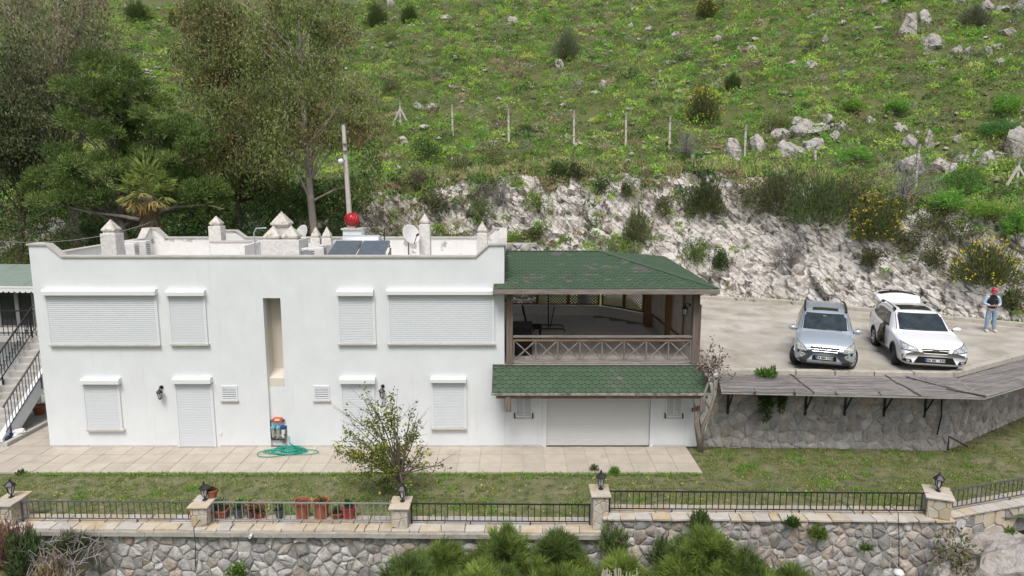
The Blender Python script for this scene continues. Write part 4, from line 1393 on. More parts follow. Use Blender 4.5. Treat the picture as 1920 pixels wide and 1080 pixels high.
rail_([Vector(p) + Vector((0, -.01, -.035)) for p in frn]); rail_([(12.75, 17.96, 1.94), (18.6, 21.39, 1.92)])
for i in (1, 2):   # dark rolled joints between two mats
    mb = MB(); a, b = Vector(bk[i]), Vector(frn[i]); rn = random.Random(i)
    mb.tube([a.lerp(b, t) + Vector((rn.uniform(-.03, .03), 0, .03)) for t in np.linspace(0, 1, 9)], [rn.uniform(.014, .03) for _ in range(9)], 5); mb.build('joint_roll', M['twig_brown'], rc_)
mb = MB(); rn = random.Random(9); mb.tube([Vector((11.95, 18.42, 2.07)).lerp(Vector((12.75, 17.97, 2.0)), t) + Vector((0, rn.uniform(-.02, .02), .02)) for t in np.linspace(0, 1, 6)], .022, 5); mb.build('joint_roll', M['twig_brown'], rc_)
for px in (1385, 1535, 1610, 1685, 1762):
    p = atY(px, 745, 18.6)
    xx = p.x
    yw = float(np.interp(xx, [5.6, 12.6], [19.55, 19.2])) - .03
    mb = MB(); mb.bar((xx, yw - .62, 1.99), (xx, yw, 2.05), .045, .045); mb.bar((xx, yw, 2.05), (xx, yw, .98), .05, .05); mb.bar((xx, yw - .55, 1.97), (xx, yw - .03, 1.15), .035, .035)
    mb.build('bracket', M['iron'], rc_)
for px, py in ((1415, 733), (1490, 735), (1568, 738), (1650, 739)):
    p = atY(px, py, 18.2)
    mb = MB(); mb.tube([(p.x, p.y + .06, p.z + .05), (p.x, p.y - .06, p.z + .0), (p.x, p.y, p.z - .08)], .025, 5); mb.build('tie', M['twig_brown'], rc_)

# ================================================================== near garden wall, pillars, railings
def nearY(x): return 14.36 - .0135 * x
def wall_block(name, label, x0, x1, ztop, zbot, sx, sz, seed, smat, lip):
    t = thing(name, label, 'stone wall', ((x0 + x1) / 2, nearY((x0 + x1) / 2), zbot))
    a, b = Vector((x0, nearY(x0), 0)), Vector((x1, nearY(x1), 0))
    L = (b - a).length; u = (b - a) / L; nrm = Vector((u.y, -u.x, 0))
    mb = MB()
    zc = ztop - .045
    q = [a - nrm * .0, b - nrm * .0, b - nrm * .62, a - nrm * .62]
    mb.hexa([p + Vector((0, 0, zbot)) for p in q], [p + Vector((0, 0, zc)) for p in q]); mb.build('mortar_bed', M['mortar_light'] if smat == 'stone_grey' else M['mortar'], t, fix=True)
    hz_ = zc - zbot - (.10 if lip else .0)
    T = lambda s, z, d_: tuple(a + u * s + nrm * d_ + Vector((0, 0, zbot + z)))
    mats = [M[smat]] * 4 + [M['stone_pink' if smat == 'stone_grey' else 'stone_grey']]
    stones_on(t, 'stone', cells(L, hz_, sx, sz, seed, .5), T, mats, seed + 1, gap=.016, depth=.028, dome=.018)
    if lip:
        mb = MB(); rn = random.Random(seed)
        N = 24
        for k in range(N):
            p, q2 = a + u * L * k / N + nrm * .05, a + u * L * (k + 1) / N + nrm * .05
            mb.bar(p + Vector((0, 0, zc - .055)) + nrm * rn.uniform(-.012, .012), q2 + Vector((0, 0, zc - .055)) + nrm * rn.uniform(-.012, .012), .2, .10)
        mb.build('concrete_lip', M['concrete'], t, kind='stuff')
    # flagstone coping: an outer row proud of the wall, an inner row
    rn = random.Random(seed + 9)
    def row(d0, d1, z, avg):
        s = 0.0
        off = wloc(t)
        while s < L - .05:
            w_ = min(avg * rn.uniform(.6, 1.6), L - s)
            if L - s - w_ < .15: w_ = L - s
            sk0, sk1 = rn.uniform(-.04, .04), rn.uniform(-.04, .04)
            base = lambda s_, d_, z_: a + u * s_ + nrm * d_ + Vector((0, 0, z_))
            g = .008
            e0 = d0 + rn.uniform(-.03, .02)
            pts_ = [(s + g, e0), (s + w_ - g, d0 + rn.uniform(-.03, .02)), (s + w_ - g + sk1 * (w_ > .2 and s + w_ < L - .05), d1), (s + g + sk0 * (s > .05), d1)]
            zz = z + rn.uniform(-.006, .008)
            m_ = MB(); m_.hexa([base(p_[0], p_[1], z - .05) for p_ in pts_], [base(p_[0], p_[1], zz) for p_ in pts_])
            m_.build('coping_stone', M['stone_yellow'], t, fix=True, bevel=.006)
            s += w_
    row(.10, -.20, ztop, .34); row(-.215, -.58, ztop + .004, .36)
    return t
NX = {1: -11.35, 2: -6.98, 3: -2.50, 4: 1.96, 5: 9.45}
wall_block('garden_wall', 'lower grey rubble garden wall with yellow flagstone top, left of the step', -13.2, NX[4] + .02, .10, -1.35, .31, .235, 100, 'stone_grey', True)
wall_block('tall_garden_wall', 'taller pinkish rubble garden wall with flagstone top on the right', NX[4] + .03, NX[5] + .25, .42, -1.65, .27, .225, 200, 'stone_pink', False)
# far right piece: big flat facing stones
fw = thing('faced_wall', 'short wall faced with big flat yellow and grey stones above the rock', 'stone wall', (11, 14.9, -.3))
a, b = Vector((NX[5] + .24, 14.35, 0)), Vector((13.4, 15.45, 0))
L = (b - a).length; u = (b - a) / L; nrm = Vector((u.y, -u.x, 0))
mb = MB(); q = [a, b, b - nrm * .5, a - nrm * .5]; mb.hexa([p + Vector((0, 0, -.25)) for p in q], [p + Vector((0, 0, .39)) for p in q]); mb.build('mortar_bed', M['mortar_light'], fw, fix=True)
T = lambda s, z, d_: tuple(a + u * s + nrm * d_ + Vector((0, 0, -.25 + z)))
stones_on(fw, 'stone', cells(L, .63, .40, .31, 300, .45), T, [M['stone_yellow'], M['stone_yellow'], M['stone_grey']], 301, gap=.016, depth=.022, dome=0, flat=True)
rn = random.Random(310); s = 0
while s < L - .1:
    w_ = min(rn.uniform(.25, .5), L - s)
    for d0, d1 in ((.06, -.2), (-.21, -.5)):
        m_ = MB(); pts_ = [(s + .006, d0), (s + w_ - .006, d0), (s + w_ - .006, d1), (s + .006, d1)]
        base = lambda p_, z_: a + u * p_[0] + nrm * p_[1] + Vector((0, 0, z_))
        zz = .43 + rn.uniform(-.006, .008)
        m_.hexa([base(p_, .392) for p_ in pts_], [base(p_, zz) for p_ in pts_]); m_.build('coping_stone', M['stone_yellow'], fw, fix=True, bevel=.006)
    s += w_
mb = MB(); mb.bar(a + nrm * .1 + Vector((0, 0, -.3)), a + u * 2.0 + nrm * .1 + Vector((0, 0, -.26)), .3, .07); mb.build('footing', M['concrete'], fw)

# pillars
def pillar(label, x, z0, h, wd, dp, rz=0.0):
    t = thing('stone_pillar', label, 'pillar', (x, nearY(x) + .25, z0), rz, 'stone pillars along the garden wall')
    mb = MB(); mb.box(-wd / 2 + .02, wd / 2 - .02, -dp / 2 + .02, dp / 2 - .02, 0, h); mb.build('core', M['mortar_light'], t, world=False)
    for k, (L_, off_, ang) in enumerate(((wd, -dp / 2, 0), (dp, wd / 2, 90), (wd, dp / 2, 180), (dp, -wd / 2, 270))):
        A_ = Matrix.Rotation(R(ang), 4, 'Z')
        D_2 = (dp if k % 2 == 0 else wd) / 2
        T = lambda s_, z_, d_, A_=A_, L_=L_, D_2=D_2: tuple(A_ @ Vector((s_ - L_ / 2, -D_2 + .02 - d_, z_)))
        rn = random.Random(int(x * 10) + k)
        for poly in cells(L_, h, .20, .19, int(x * 100) + k + 999, .4):
            me = stone_mesh('stone', poly, rn, .006, .02, 0, T, (0, 0, 0), True, .0)
            link_mesh('stone', me, M['stone_yellow'], t)
    for s_ in (-1, 1):
        mb = MB(); mb.box(-wd / 2 - .05, wd / 2 + .05, (-dp / 2 - .05) if s_ < 0 else .006, -.006 if s_ < 0 else dp / 2 + .05, h, h + .045 + .004 * s_)
        mb.build('cap_slab', M['stone_yellow'], t, world=False, bevel=.006)
    return t
def post_lantern(label, x, y, z, rz=0):
    t = thing('post_lantern', label, 'lantern', (x, y, z), rz, 'black lanterns on the wall pillars')
    b = MB(); b.lathe([(.06, 0), (.06, .012), (.022, .03), (.018, .07), (.045, .085), (.05, .1)], n=10); b.build('base', M['iron'], t, world=False, smooth=False)
    b = MB(); b.lathe([(.045, .1), (.082, .285)], n=6); b.build('glass', M['lamp_glass'], t, world=False)
    for k in range(6):
        a_ = PI / 3 * k
        b = MB(); b.bar((.049 * math.cos(a_), .049 * math.sin(a_), .1), (.087 * math.cos(a_), .087 * math.sin(a_), .285), .014); b.build('cage_bar', M['iron'], t, world=False)
    b = MB(); b.lathe([(.125, .28), (.13, .295), (.06, .365), (.03, .38), (.022, .40), (.03, .415), (.004, .46)], n=6); b.build('hood', M['iron'], t, world=False)
    return t
pill = [('stone pillar at the far left end of the garden wall', 1, .10, .50, .40, .62),
        ('stone pillar beside the terracotta bowl, between the first two railings', 2, .10, .46, .36, .50),
        ('stone pillar in front of the lemon tree trunk', 3, .10, .46, .36, .50),
        ('stone pillar where the wall steps up to the taller part', 4, .10, .78, .34, .50),
        ('turned stone pillar at the corner where the wall bends', 5, .42, .46, .46, .58)]
lan = ['black lantern on the leftmost wall pillar', 'black lantern on the pillar beside the terracotta bowl', 'black lantern standing before the lemon tree trunk',
       'black lantern on the tall pillar at the step in the wall', 'black lantern on the corner pillar at the right']
for (lb, k, z0, h, wd, dp), ll in zip(pill, lan):
    pillar(lb, NX[k], z0, h, wd, dp, R(-22) if k == 5 else 0)
    post_lantern(ll, NX[k] + (.03 if k > 1 else -.02), nearY(NX[k]) + .30, z0 + h + .045, R(20) * k).rotation_euler.x = 0

# railings: top rail, bottom rail, end posts, balusters, feet
bal = MB(); bal.box(-.008, .008, -.008, .008, 0, .40); bal_me = bal.mesh('baluster')
knob = MB(); knob.lathe([(.008, -.03), (.016, -.01), (.016, .01), (.008, .03)], n=6); knob_me = knob.mesh('knob')
def railing(label, a, b, z0, mt, pitch=.135):
    a, b = Vector((*a, z0)), Vector((*b, z0))
    t = thing('iron_railing', label, 'railing', (a + b) / 2, group='low iron railings on the garden wall')
    L = (b - a).length; u = (b - a) / L
    up = Vector((0, 0, 1))
    mb = MB(); mb.bar(a + up * .49, b + up * .49, .035, .022); mb.build('top_rail', M[mt], t)
    mb = MB(); mb.bar(a + up * .08, b + up * .08, .026, .018); mb.build('bottom_rail', M[mt], t)
    for p in (a + u * .02, b - u * .02):
        mb = MB(); mb.bar(p + up * .0, p + up * .478, .03, .03); mb.build('end_post', M[mt], t)
    n = int(L / pitch)
    o = wloc(t)
    me = bal_me.copy(); me.materials.append(M[mt])
    for k in range(1, n):
        p = a + u * L * k / n + up * .085
        link_mesh('baluster', me, None, t, loc=p - o)
    m = max(2, int(L / 1.25))
    for k in range(1, m):
        p = a + u * L * k / m
        mb = MB(); mb.bar(p, p + up * .075, .022); mb.build('foot', M[mt], t)
    return t
def rp(x, d=.22): return (x, nearY(x) + d)
railing('short end of grey iron railing beyond the leftmost pillar', rp(-14.3), rp(NX[1] - .22), .10, 'iron_grey')
railing('dark grey iron railing between the two leftmost pillars', rp(NX[1] + .23), rp(NX[2] - .2), .10, 'iron_worn')
railing('pale grey iron railing in front of the row of flower pots', rp(NX[2] + .22), rp(NX[3] - .2), .10, 'iron_grey')
railing('dark iron railing between the lemon tree pillar and the step', rp(NX[3] + .22), rp(NX[4] - .2), .10, 'iron')
railing('black iron railing on the taller wall at the right', rp(NX[4] + .2), rp(NX[5] - .22), .42, 'iron')
railing('iron railing going back to the right from the corner pillar', (NX[5] + .3, 14.55), (13.3, 15.65), .43, 'iron_worn')
# cables down the wall face
for lb, px, y0, y1, nm in (('thin black cable running down the left garden wall below a pillar', 364, 990, 1062, 'a'), ('thin black cable running down the tall garden wall to a lamp', 1683, 962, 1068, 'b')):
    q0, q1 = atY(px, y0, 14.16), atY(px + 2, y1, 14.05)
    mb = MB(); mb.tube([q0 + Vector((0, .35, .04)), q0 + Vector((0, -.02, .02)), q0.lerp(q1, .5) + Vector((.02, 0, 0)), q1], .009, 5)
    tag(mb.build('cable', M['cable_black'], smooth=True), lb, 'cable')
q = atY(1685, 1073, 13.95)
wl_ = thing('wall_lamp', 'small white dome lamp hanging on the tall garden wall', 'lamp', q)
mb = MB(); mb.lathe([(.12, -.03), (.115, 0), (.08, .05), (.02, .075)], n=14); mb.build('shade', M['plastic_white'], wl_, world=False, smooth=True)
mb = MB(); mb.bar((0, 0, .07), (0, .25, .10), .03); mb.build('arm', M['iron_grey'], wl_, world=False)
q = atY(951, 1005, 14.25)
mb = MB(); q = atY(470, 1005, 14.2); mb.lathe([(.032, 0), (.032, .16), (.024, .16), (.024, 0)], n=10, T=Matrix.Translation((q.x, q.y + .1, q.z)) @ Matrix.Rotation(R(90), 4, 'X'))
tag(mb.build('drain_pipe', M['plastic_white'], smooth=True), 'white drain pipe end poking out below the flagstone top', 'pipe')
# ================================================================== neighbour's terrace and outside stair at the left
gs = MB(); gs.box(-22, -14.88, 19.45, 27.5, -.14, -.02); gs.build('stair_yard', M['concrete'], kind='structure')
kb = MB(); kb.box(-15.02, -14.88, 19.46, 23.4, -.1, .10); kb.build('yard_kerb', M['stair_concrete'], kind='structure', bevel=.01)
st = thing('outside_stair', 'pale concrete outside stair climbing beside the left end of the house', 'stair', (-15.8, 20, 0))
sl0, sl1 = Vector((0, 19.95, .0)), Vector((0, 23.4, 2.42))
N = 14
for k in range(N):
    y0 = 20.0 + 3.4 * k / N; z1 = 2.4 * (k + 1) / N
    mb = MB(); mb.prism([(y0, z1 - .19), (y0, z1), (y0 + 3.4 / N + .03, z1), (y0 + 3.4 / N + .03, z1 - .10)], -16.5, -15.40, 'x'); mb.build('step', M['stair_concrete'], st, fix=True)
mb = MB(); mb.prism([(19.75, 0), (19.75, .12), (23.4, 2.62), (23.4, 2.15), (20.35, .0)], -15.40, -15.22, 'x'); mb.build('stringer', M['plaster'], st, fix=True)
mb = MB(); mb.prism([(20.0, -.02), (20.0, .0), (23.4, 2.40), (23.4, 2.15), (20.4, -.02)], -16.49, -15.41, 'x'); mb.build('flight', M['stair_concrete'], st, fix=True)
mb = MB(); mb.box(-22, -13.62, 23.42, 29.5, 2.2, 2.4); mb.build('landing', M['stair_concrete'], st)
mb = MB(); mb.box(-22, -13.62, 24.6, 24.8, 0, 2.2); mb.build('landing_wall', M['plaster'], st)
mb = MB(); mb.box(-16.62, -16.5, 19.8, 23.4, 0, .3); mb.build('wall_curb', M['plaster'], st)
def stair_rail(label, x, mt, ornate):
    t = thing('stair_railing', label, 'railing', (x, 21.5, 1), group='black iron railings of the outside stair')
    P = lambda s_, h: Vector((x, 19.9 + 3.5 * s_, .12 + 2.42 * s_ + h))
    mb = MB(); mb.bar(P(0, .92), P(1, .92), .045, .035); mb.build('handrail', M[mt], t)
    mb = MB(); mb.bar(P(0, .14), P(1, .14), .03, .02); mb.build('bottom_rail', M[mt], t)
    for k in range(25):
        s_ = (k + .5) / 25
        mb = MB(); mb.bar(P(s_, .14), P(s_, .92), .016, .016)
        if ornate or k % 3 == 1: mb.lathe([(.008, -.06), (.024, 0), (.008, .06)], tuple(P(s_, .53)), 6)
        if ornate and k < 24:
            c = P((k + 1) / 25, .40)
            mb.tube([c + Vector((0, .045 * math.cos(a), .09 * math.sin(a))) for a in np.linspace(0, 2 * PI, 9)], .008, 4, False)
        mb.build('baluster', M[mt], t)
    for s_ in (.06, .5, .95):
        mb = MB(); mb.bar(P(s_, -.25), P(s_, .14), .04); mb.build('foot', M[mt], t)
stair_rail('plain black iron railing along the near side of the outside stair', -15.21, 'iron_worn', False)
stair_rail('ornate black iron railing along the far side of the outside stair', -16.45, 'iron', True)
t = thing('terrace_railing', 'black iron railing of the upper terrace at the left edge', 'railing', (-17.8, 23.5, 2.4))
mb = MB(); mb.bar((-20.5, 23.5, 3.28), (-16.5, 23.5, 3.28), .05, .04); mb.build('handrail', M['iron'], t)
mb = MB(); mb.bar((-20.5, 23.5, 2.5), (-16.5, 23.5, 2.5), .03); mb.build('bottom_rail', M['iron'], t)
for k in range(26):
    x = -20.5 + 4.0 * k / 25
    mb = MB(); mb.bar((x, 23.5, 2.4), (x, 23.5, 3.27), .018 if k % 8 else .045); mb.build('baluster', M['iron'], t)
# stone wall behind, canvas awning, grey sliding door
nw = thing('terrace_wall', 'dark rubble stone wall behind the upper terrace under the green awning', 'stone wall', (-16, 25.9, 2.4))
mb = MB(); mb.box(-19.5, -13.6, 26.0, 26.3, 2.3, 3.62); mb.build('mortar_bed', M['mortar'], nw)
T = lambda s_, z_, d_: (-19.5 + s_, 26.0 - d_, 2.4 + z_)
stones_on(nw, 'stone', cells(5.9, 1.22, .34, .27, 400), T, [M['stone_dull'], M['stone_pink']], 401, gap=.014, depth=.03, dome=.02)
t = thing('potted_bowl', 'round terracotta pot on the stone wall under the green awning', 'flower pot', (-16.0, 26.1, 3.62))
mb = MB(); mb.lathe([(.12, 0), (.2, .1), (.22, .22), (.19, .3), (.17, .3), (.17, .26)], n=16); mb.build('pot', M['terracotta'], t, world=False, smooth=True)
awn = thing('canvas_awning', 'faded green canvas awning with white scalloped edge at the left', 'awning', (-17.5, 25, 3.9))
mb = MB(); a = [(-22, 24.5, 3.98), (-14.0, 24.5, 3.88), (-14.0, 26.9, 4.45), (-22, 26.9, 4.50)]
mb.hexa([Vector(p) - Vector((0, 0, .02)) for p in a], a); mb.build('canvas', M['canvas_green'], awn, fix=True)
for k in range(5):
    x = -14.6 - 1.5 * k
    mb = MB(); mb.bar((x, 24.5, 3.92), (x - .2, 26.9, 4.48), .018, .03); mb.build('seam', M['canvas_green'], awn)
mb = MB()
for k in range(40):
    x = -14.0 - .2 * k; z = 3.88 + .0125 * k * .2 / .2 * .2
    mb.prism([(x, z + .03), (x - .2, z + .03), (x - .2, z - .12), (x - .15, z - .17), (x - .05, z - .17), (x, z - .12)], 24.47, 24.485)
mb.build('valance', M['canvas_white'], awn, kind='stuff')
mb = MB(); mb.bar((-22, 24.49, 4.0), (-13.9, 24.49, 3.9), .06); mb.build('front_bar', M['canvas_white'], awn)
mb = MB(); mb.bar((-14.9, 24.5, 3.84), (-13.7, 26.4, 3.72), .05); mb.build('arm', M['canvas_white'], awn)
sdr = thing('glass_sliding_door', 'grey framed glass sliding door under the green awning', 'sliding door', (-18.2, 24.9, 2.4))
for x in (-19.4, -18.75, -18.05, -17.42):
    mb = MB(); mb.box(x - .07, x + .07, 24.85, 24.97, 2.4, 3.85); mb.build('stile', M['frame_grey'], sdr)
for z in (2.42, 3.82):
    mb = MB(); mb.box(-19.33, -17.49, 24.87, 24.95, z - .05, z + .05); mb.build('rail', M['frame_grey'], sdr)
for k, (x0, x1) in enumerate(((-19.33, -18.82), (-18.68, -18.12), (-17.98, -17.49))):
    mb = MB(); mb.box(x0, x1, 24.9, 24.92, 2.47, 3.77); mb.build('pane', M['dark_glass'], sdr)
mb = MB(); mb.box(-17.35, -17.0, 24.8, 25.1, 2.4, 3.9); mb.build('side_pillar', M['frame_grey'], sdr)
# under the stair
t = thing('plastic_chair', 'white plastic chair under the outside stair', 'chair', (-15.05 + -.55, 22.75, -.02), R(-60))
mb = MB(); mb.box(-.23, .23, -.22, .22, .40, .44); mb.build('seat', M['plastic_white'], t, world=False, bevel=.01)
mb = MB(); mb.hexa([(-.23, .2, .44), (.23, .2, .44), (.23, .24, .44), (-.23, .24, .44)], [(-.2, .3, .85), (.2, .3, .85), (.2, .34, .85), (-.2, .34, .85)]); mb.build('backrest', M['plastic_white'], t, world=False)
for sx in (-.2, .2):
    for sy in (-.19, .19):
        mb = MB(); mb.bar((sx * 1.1, sy * 1.1, 0), (sx, sy, .4), .05); mb.build('leg', M['plastic_white'], t, world=False)
    mb = MB(); mb.box(sx - .025, sx + .025, -.2, .2, .60, .64); mb.bar((sx, -.18, .44), (sx, -.18, .6), .04); mb.build('armrest', M['plastic_white'], t, world=False)
t = thing('plant_pot', 'round terracotta pot on the ground under the outside stair', 'flower pot', (-15.85, 22.3, -.02))
mb = MB(); mb.lathe([(.13, 0), (.2, .26), (.22, .26), (.22, .31), (.19, .31), (.18, .27)], n=14); mb.build('pot', M['terracotta'], t, world=False)
t = thing('shopping_bag', 'crumpled white and blue plastic bag at the foot of the stair', 'bag', (-15.1, 20.25, .1))
rn = random.Random(4)
def lump(rx, ry, rz, seed, sub=2, rough=.18):
    bm = bmesh.new(); bmesh.ops.create_icosphere(bm, subdivisions=sub, radius=1)
    for v in bm.verts:
        k = 1 + rough * noise.noise(v.co * 1.9 + Vector((seed * 3.1, 0, 0))) + rough * .5 * noise.noise(v.co * 4.3 + Vector((seed, 7, 0)))
        v.co = Vector((v.co.x * rx * k, v.co.y * ry * k, max(v.co.z, -.6) * rz * k))
    mb = MB(); mb.add([v.co[:] for v in bm.verts], [[v.index for v in f.verts] for f in bm.faces]); bm.free()
    return mb
lump(.20, .16, .13, 1, 3, .5).build('bag', M['plastic_white'], t, world=False)
mb = lump(.13, .12, .10, 2, 3, .5); o = mb.build('printed_side', M['blue_plastic'], t, world=False); o.location = (-.14, -.1, .0)
t = thing('dark_shoe', 'small black object lying beside the plastic bag', 'shoe', (-15.2, 19.95, .06)); lump(.09, .13, .07, 5, 2).build('shoe', M['black_plastic'], t, world=False)

# ================================================================== small things against the house
q = F(520, 788)
FB = FY + .10
t = thing('hose_reel_box', 'orange box fixed in the recess above the blue water filters', 'box', (q.x, FB, q.z))
mb = MB(); mb.prism([(-.11, -.06), (.11, -.06), (.15, -.02), (.12, .07), (-.12, .07), (-.15, -.02)], -.11, -.001); mb.build('casing', M['orange_plastic'], t, world=False, bevel=.01)
mb = MB(); mb.box(-.07, .07, -.125, -.111, -.01, .04); mb.build('label_plate', M['plastic_white'], t, world=False)
for x in (-.16, .16):
    mb = MB(); mb.box(x - .025, x + .025, -.07, -.001, -.06, .0); mb.build('connector', M['blue_plastic'], t, world=False)
q = F(520, 806)
t = thing('water_filter', 'three blue topped water filter canisters low in the recess of the wall', 'water filter', (q.x + .02, FB, q.z))
for k, (x, m1, m2) in enumerate(((-.15, 'light_blue', 'filter_clear'), (.0, 'light_blue', 'filter_clear'), (.15, 'blue_plastic', 'plastic_white'))):
    mb = MB(); mb.lathe([(.055, .0), (.07, .02), (.07, .07), (.045, .085), (.03, .12)], (x, -.08, .02), 12); c = mb.build('filter_head', M[m1], t, world=False)
    mb = MB(); mb.lathe([(.035, -.27), (.05, -.24), (.055, 0)], (x, -.08, .02), 12); mb.build('canister', M[m2], t, world=False)
mb = MB(); mb.box(-.24, .24, -.015, -.002, .03, .10); mb.build('bracket', M['steel_grey'], t, world=False)
t = thing('pipework', 'black and grey water pipes and taps at the bottom of the recess', 'pipes', (q.x + .02, FB, .0))
rn = random.Random(3)
mb = MB(); mb.tube([(-.23, -.05, .78), (-.24, -.06, .45), (-.2, -.06, .22), (.2, -.06, .2)], .022, 6); mb.build('pipe', M['black_plastic'], t, world=False)
mb = MB(); mb.tube([(.22, -.06, .55), (.2, -.07, .3), (-.1, -.09, .24)], .02, 6); mb.build('pipe', M['steel_grey'], t, world=False)
mb = MB(); mb.tube([(-.3, -.03, .36), (.0, -.08, .33), (.25, -.05, .36)], .016, 6); mb.build('pipe', M['galvanised'], t, world=False)
for x, z in ((-.12, .28), (.06, .24), (.2, .38), (.17, .16)):
    mb = lump(.05, .05, .05, x * 9, 1); o = mb.build('tap', M['iron_worn'], t, world=False); o.location = (x, -.1, z)
# garden hose
rn = random.Random(21)
c = atZ(536, 850, 0)
pts = []
def loop(cx, cy, rx, ry, a0, turns, z, wob):
    n = int(18 * turns)
    for k in range(n):
        a = a0 + 2 * PI * k / 18
        w_ = 1 + wob * math.sin(a * .37 + a0)
        pts.append((c.x + cx + rx * w_ * math.cos(a) + .03 * math.sin(2.3 * a), c.y + cy + ry * w_ * math.sin(a), z + .012 * (k % 3)))
loop(.0, .1, .50, .20, 0, 3.2, .015, .25); loop(.05, .12, .36, .26, 1.0, 3, .035, .35); loop(-.1, .05, .62, .17, 2.0, 1.6, .02, .2); loop(.08, .16, .28, .2, .5, 2.5, .06, .2)
loop(-.40, -.10, .40, .24, .8, 1.1, .015, .05); loop(.52, .02, .42, .19, 3.4, 1.15, .015, .05)
sm = []
for i in range(len(pts)):
    a, b_, d_ = Vector(pts[i - 1] if i else pts[0]), Vector(pts[i]), Vector(pts[min(i + 1, len(pts) - 1)])
    sm.append((a + b_ * 2 + d_) / 4 + Vector((0, 0, .006)))
mb = MB(); mb.tube([(c.x - .05, FB - .12, .34), (c.x - .02, FB - .2, .15)] + sm, .0125, 5)
tag(mb.build('garden_hose', M['hose'], smooth=True), 'loose coils of green garden hose lying on the paving', 'hose')

# flower pots behind the second railing
def pot(label, px, w_, h, m, shape='round', z=.108, dy=.47, pos=None):
    q = pos or Vector((atY(px, 970, nearY(-5) + dy).x, nearY(-5) + dy, z))
    t = thing('flower_pot', label, 'flower pot', q, group='flower pots along the garden wall')
    r = w_ / 2
    if shape == 'square':
        mb = MB(); e = r; f_ = r * .72
        mb.hexa([(-f_, -f_, 0), (f_, -f_, 0), (f_, f_, 0), (-f_, f_, 0)], [(-e, -e, h), (e, -e, h), (e, e, h), (-e, e, h)]); o = mb.build('pot', M[m], t, world=False, bevel=.01)
        mb = MB(); mb.box(-e - .015, e + .015, -e - .015, e + .015, h + .001, h + .03); mb.build('rim', M[m], t, world=False)
        mb = MB(); mb.box(-e + .02, e - .02, -e + .02, e - .02, h + .031, h + .036); mb.build('soil', M['soil'], t, world=False)
    else:
        mb = MB(); mb.lathe([(r * (.72 if shape == 'round' else .6), 0), (r * .95, h * .86), (r, h * .86), (r, h), (r * .86, h), (r * .84, h * .8)], n=18); mb.build('pot', M[m], t, world=False)
        mb = MB(); mb.lathe([(r * .83, h * .82), (r * .2, h * .87)], n=14); mb.build('soil', M['soil'], t, world=False)
    return t
def pot_plant(label, px, r, h, cols, n, seed, cat='plant', z=.3, flow=None, pos=None, L=.07):
    rg = np.random.default_rng(seed)
    q = pos or Vector((atY(px, 960, nearY(-5) + .47).x, nearY(-5) + .47, z))
    d = unit(rg.normal(size=(n, 3)) + np.array([0, 0, .5]))
    P = np.array(q) + d * rg.uniform(.2, 1, (n, 1)) * np.array([r, r, h])
    o = leaf_object('potted_plant', rg, P, d + rg.normal(size=(n, 3)) * .5, L, L * .45, palette(rg, n, cols), M['leaf'])
    tag(o, label, cat, 'plants in the pots along the garden wall')
    if flow:
        k = 40
        d = unit(rg.normal(size=(k, 3)) + np.array([0, -.3, .6]))
        P2 = np.array(q) + d * np.array([r, r, h])
        leaf_object('flowers', rg, P2, rg.normal(size=(k, 3)), .05, .04, palette(rg, k, [flow]), M['flower'], o, kind='stuff')
    return o
G1 = [(.07, .12, .03), (.10, .16, .04), (.05, .09, .025)]
pot('small dark red pot beside the second pillar', 361, .13, .14, 'pot_red')
pot('terracotta planter box with green plants, leftmost in the row behind the railing', 415, .36, .2, 'terracotta', 'square')
pot('blue grey bucket pot right of the terracotta planter box', 448, .26, .22, 'pot_grey')
pot('narrow blue grey pot with red flowers beside the bucket pot', 470, .18, .18, 'pot_grey')
pot('wide low terracotta pot under red flowers, right of the narrow grey pot', 487, .26, .14, 'terracotta')
pot('small grey pot standing alone left of the two big terracotta pots', 524, .19, .19, 'pot_grey')
pot('big empty terracotta pot, left one of the tall pair', 568, .37, .42, 'terracotta')
pot('big terracotta pot with a few leaves, right one of the tall pair', 603, .39, .42, 'terracotta')
pot('shallow terracotta bowl between the tall pots and the red square pot', 633, .36, .15, 'terracotta', 'bowl')
pot('bright red square pot at the right end of the row', 655, .28, .24, 'pot_red', 'square')
pp_ = Vector((NX[2] + .15, nearY(NX[2]) + .43, .10 + .46 + .05))
pot('terracotta bowl on the pillar behind the second lantern', 0, .26, .19, 'terracotta', 'bowl', pos=pp_)
pot_plant('small brown leaved plant in the bowl on the pillar', 0, .10, .1, [(.10, .07, .04), (.06, .08, .03)], 60, 1, pos=pp_ + Vector((0, 0, .17)))
pot_plant('bushy green plant in the terracotta planter box', 415, .20, .25, G1, 260, 2, z=.34)
pot_plant('leafy green plant in the blue grey bucket pot', 448, .15, .22, G1, 160, 3, z=.34)
pot_plant('red flowered plant in the narrow grey pot', 470, .14, .22, G1, 130, 4, z=.3, flow=(.45, .02, .03))
pot_plant('reddish flowered plant in the low terracotta pot', 487, .17, .2, G1 + [(.2, .06, .04)], 170, 5, z=.26, flow=(.5, .08, .05))
pot_plant('tufted green plant in the small grey pot', 524, .12, .16, G1, 120, 6, z=.3)
pot_plant('sparse leaves showing over the right tall terracotta pot', 606, .15, .1, G1, 60, 7, z=.5)
pot_plant('low green plant in the shallow terracotta bowl', 633, .15, .1, G1, 110, 8, z=.26)
pot_plant('wispy green plant in the bright red square pot', 655, .12, .2, G1, 90, 9, z=.36, L=.1)

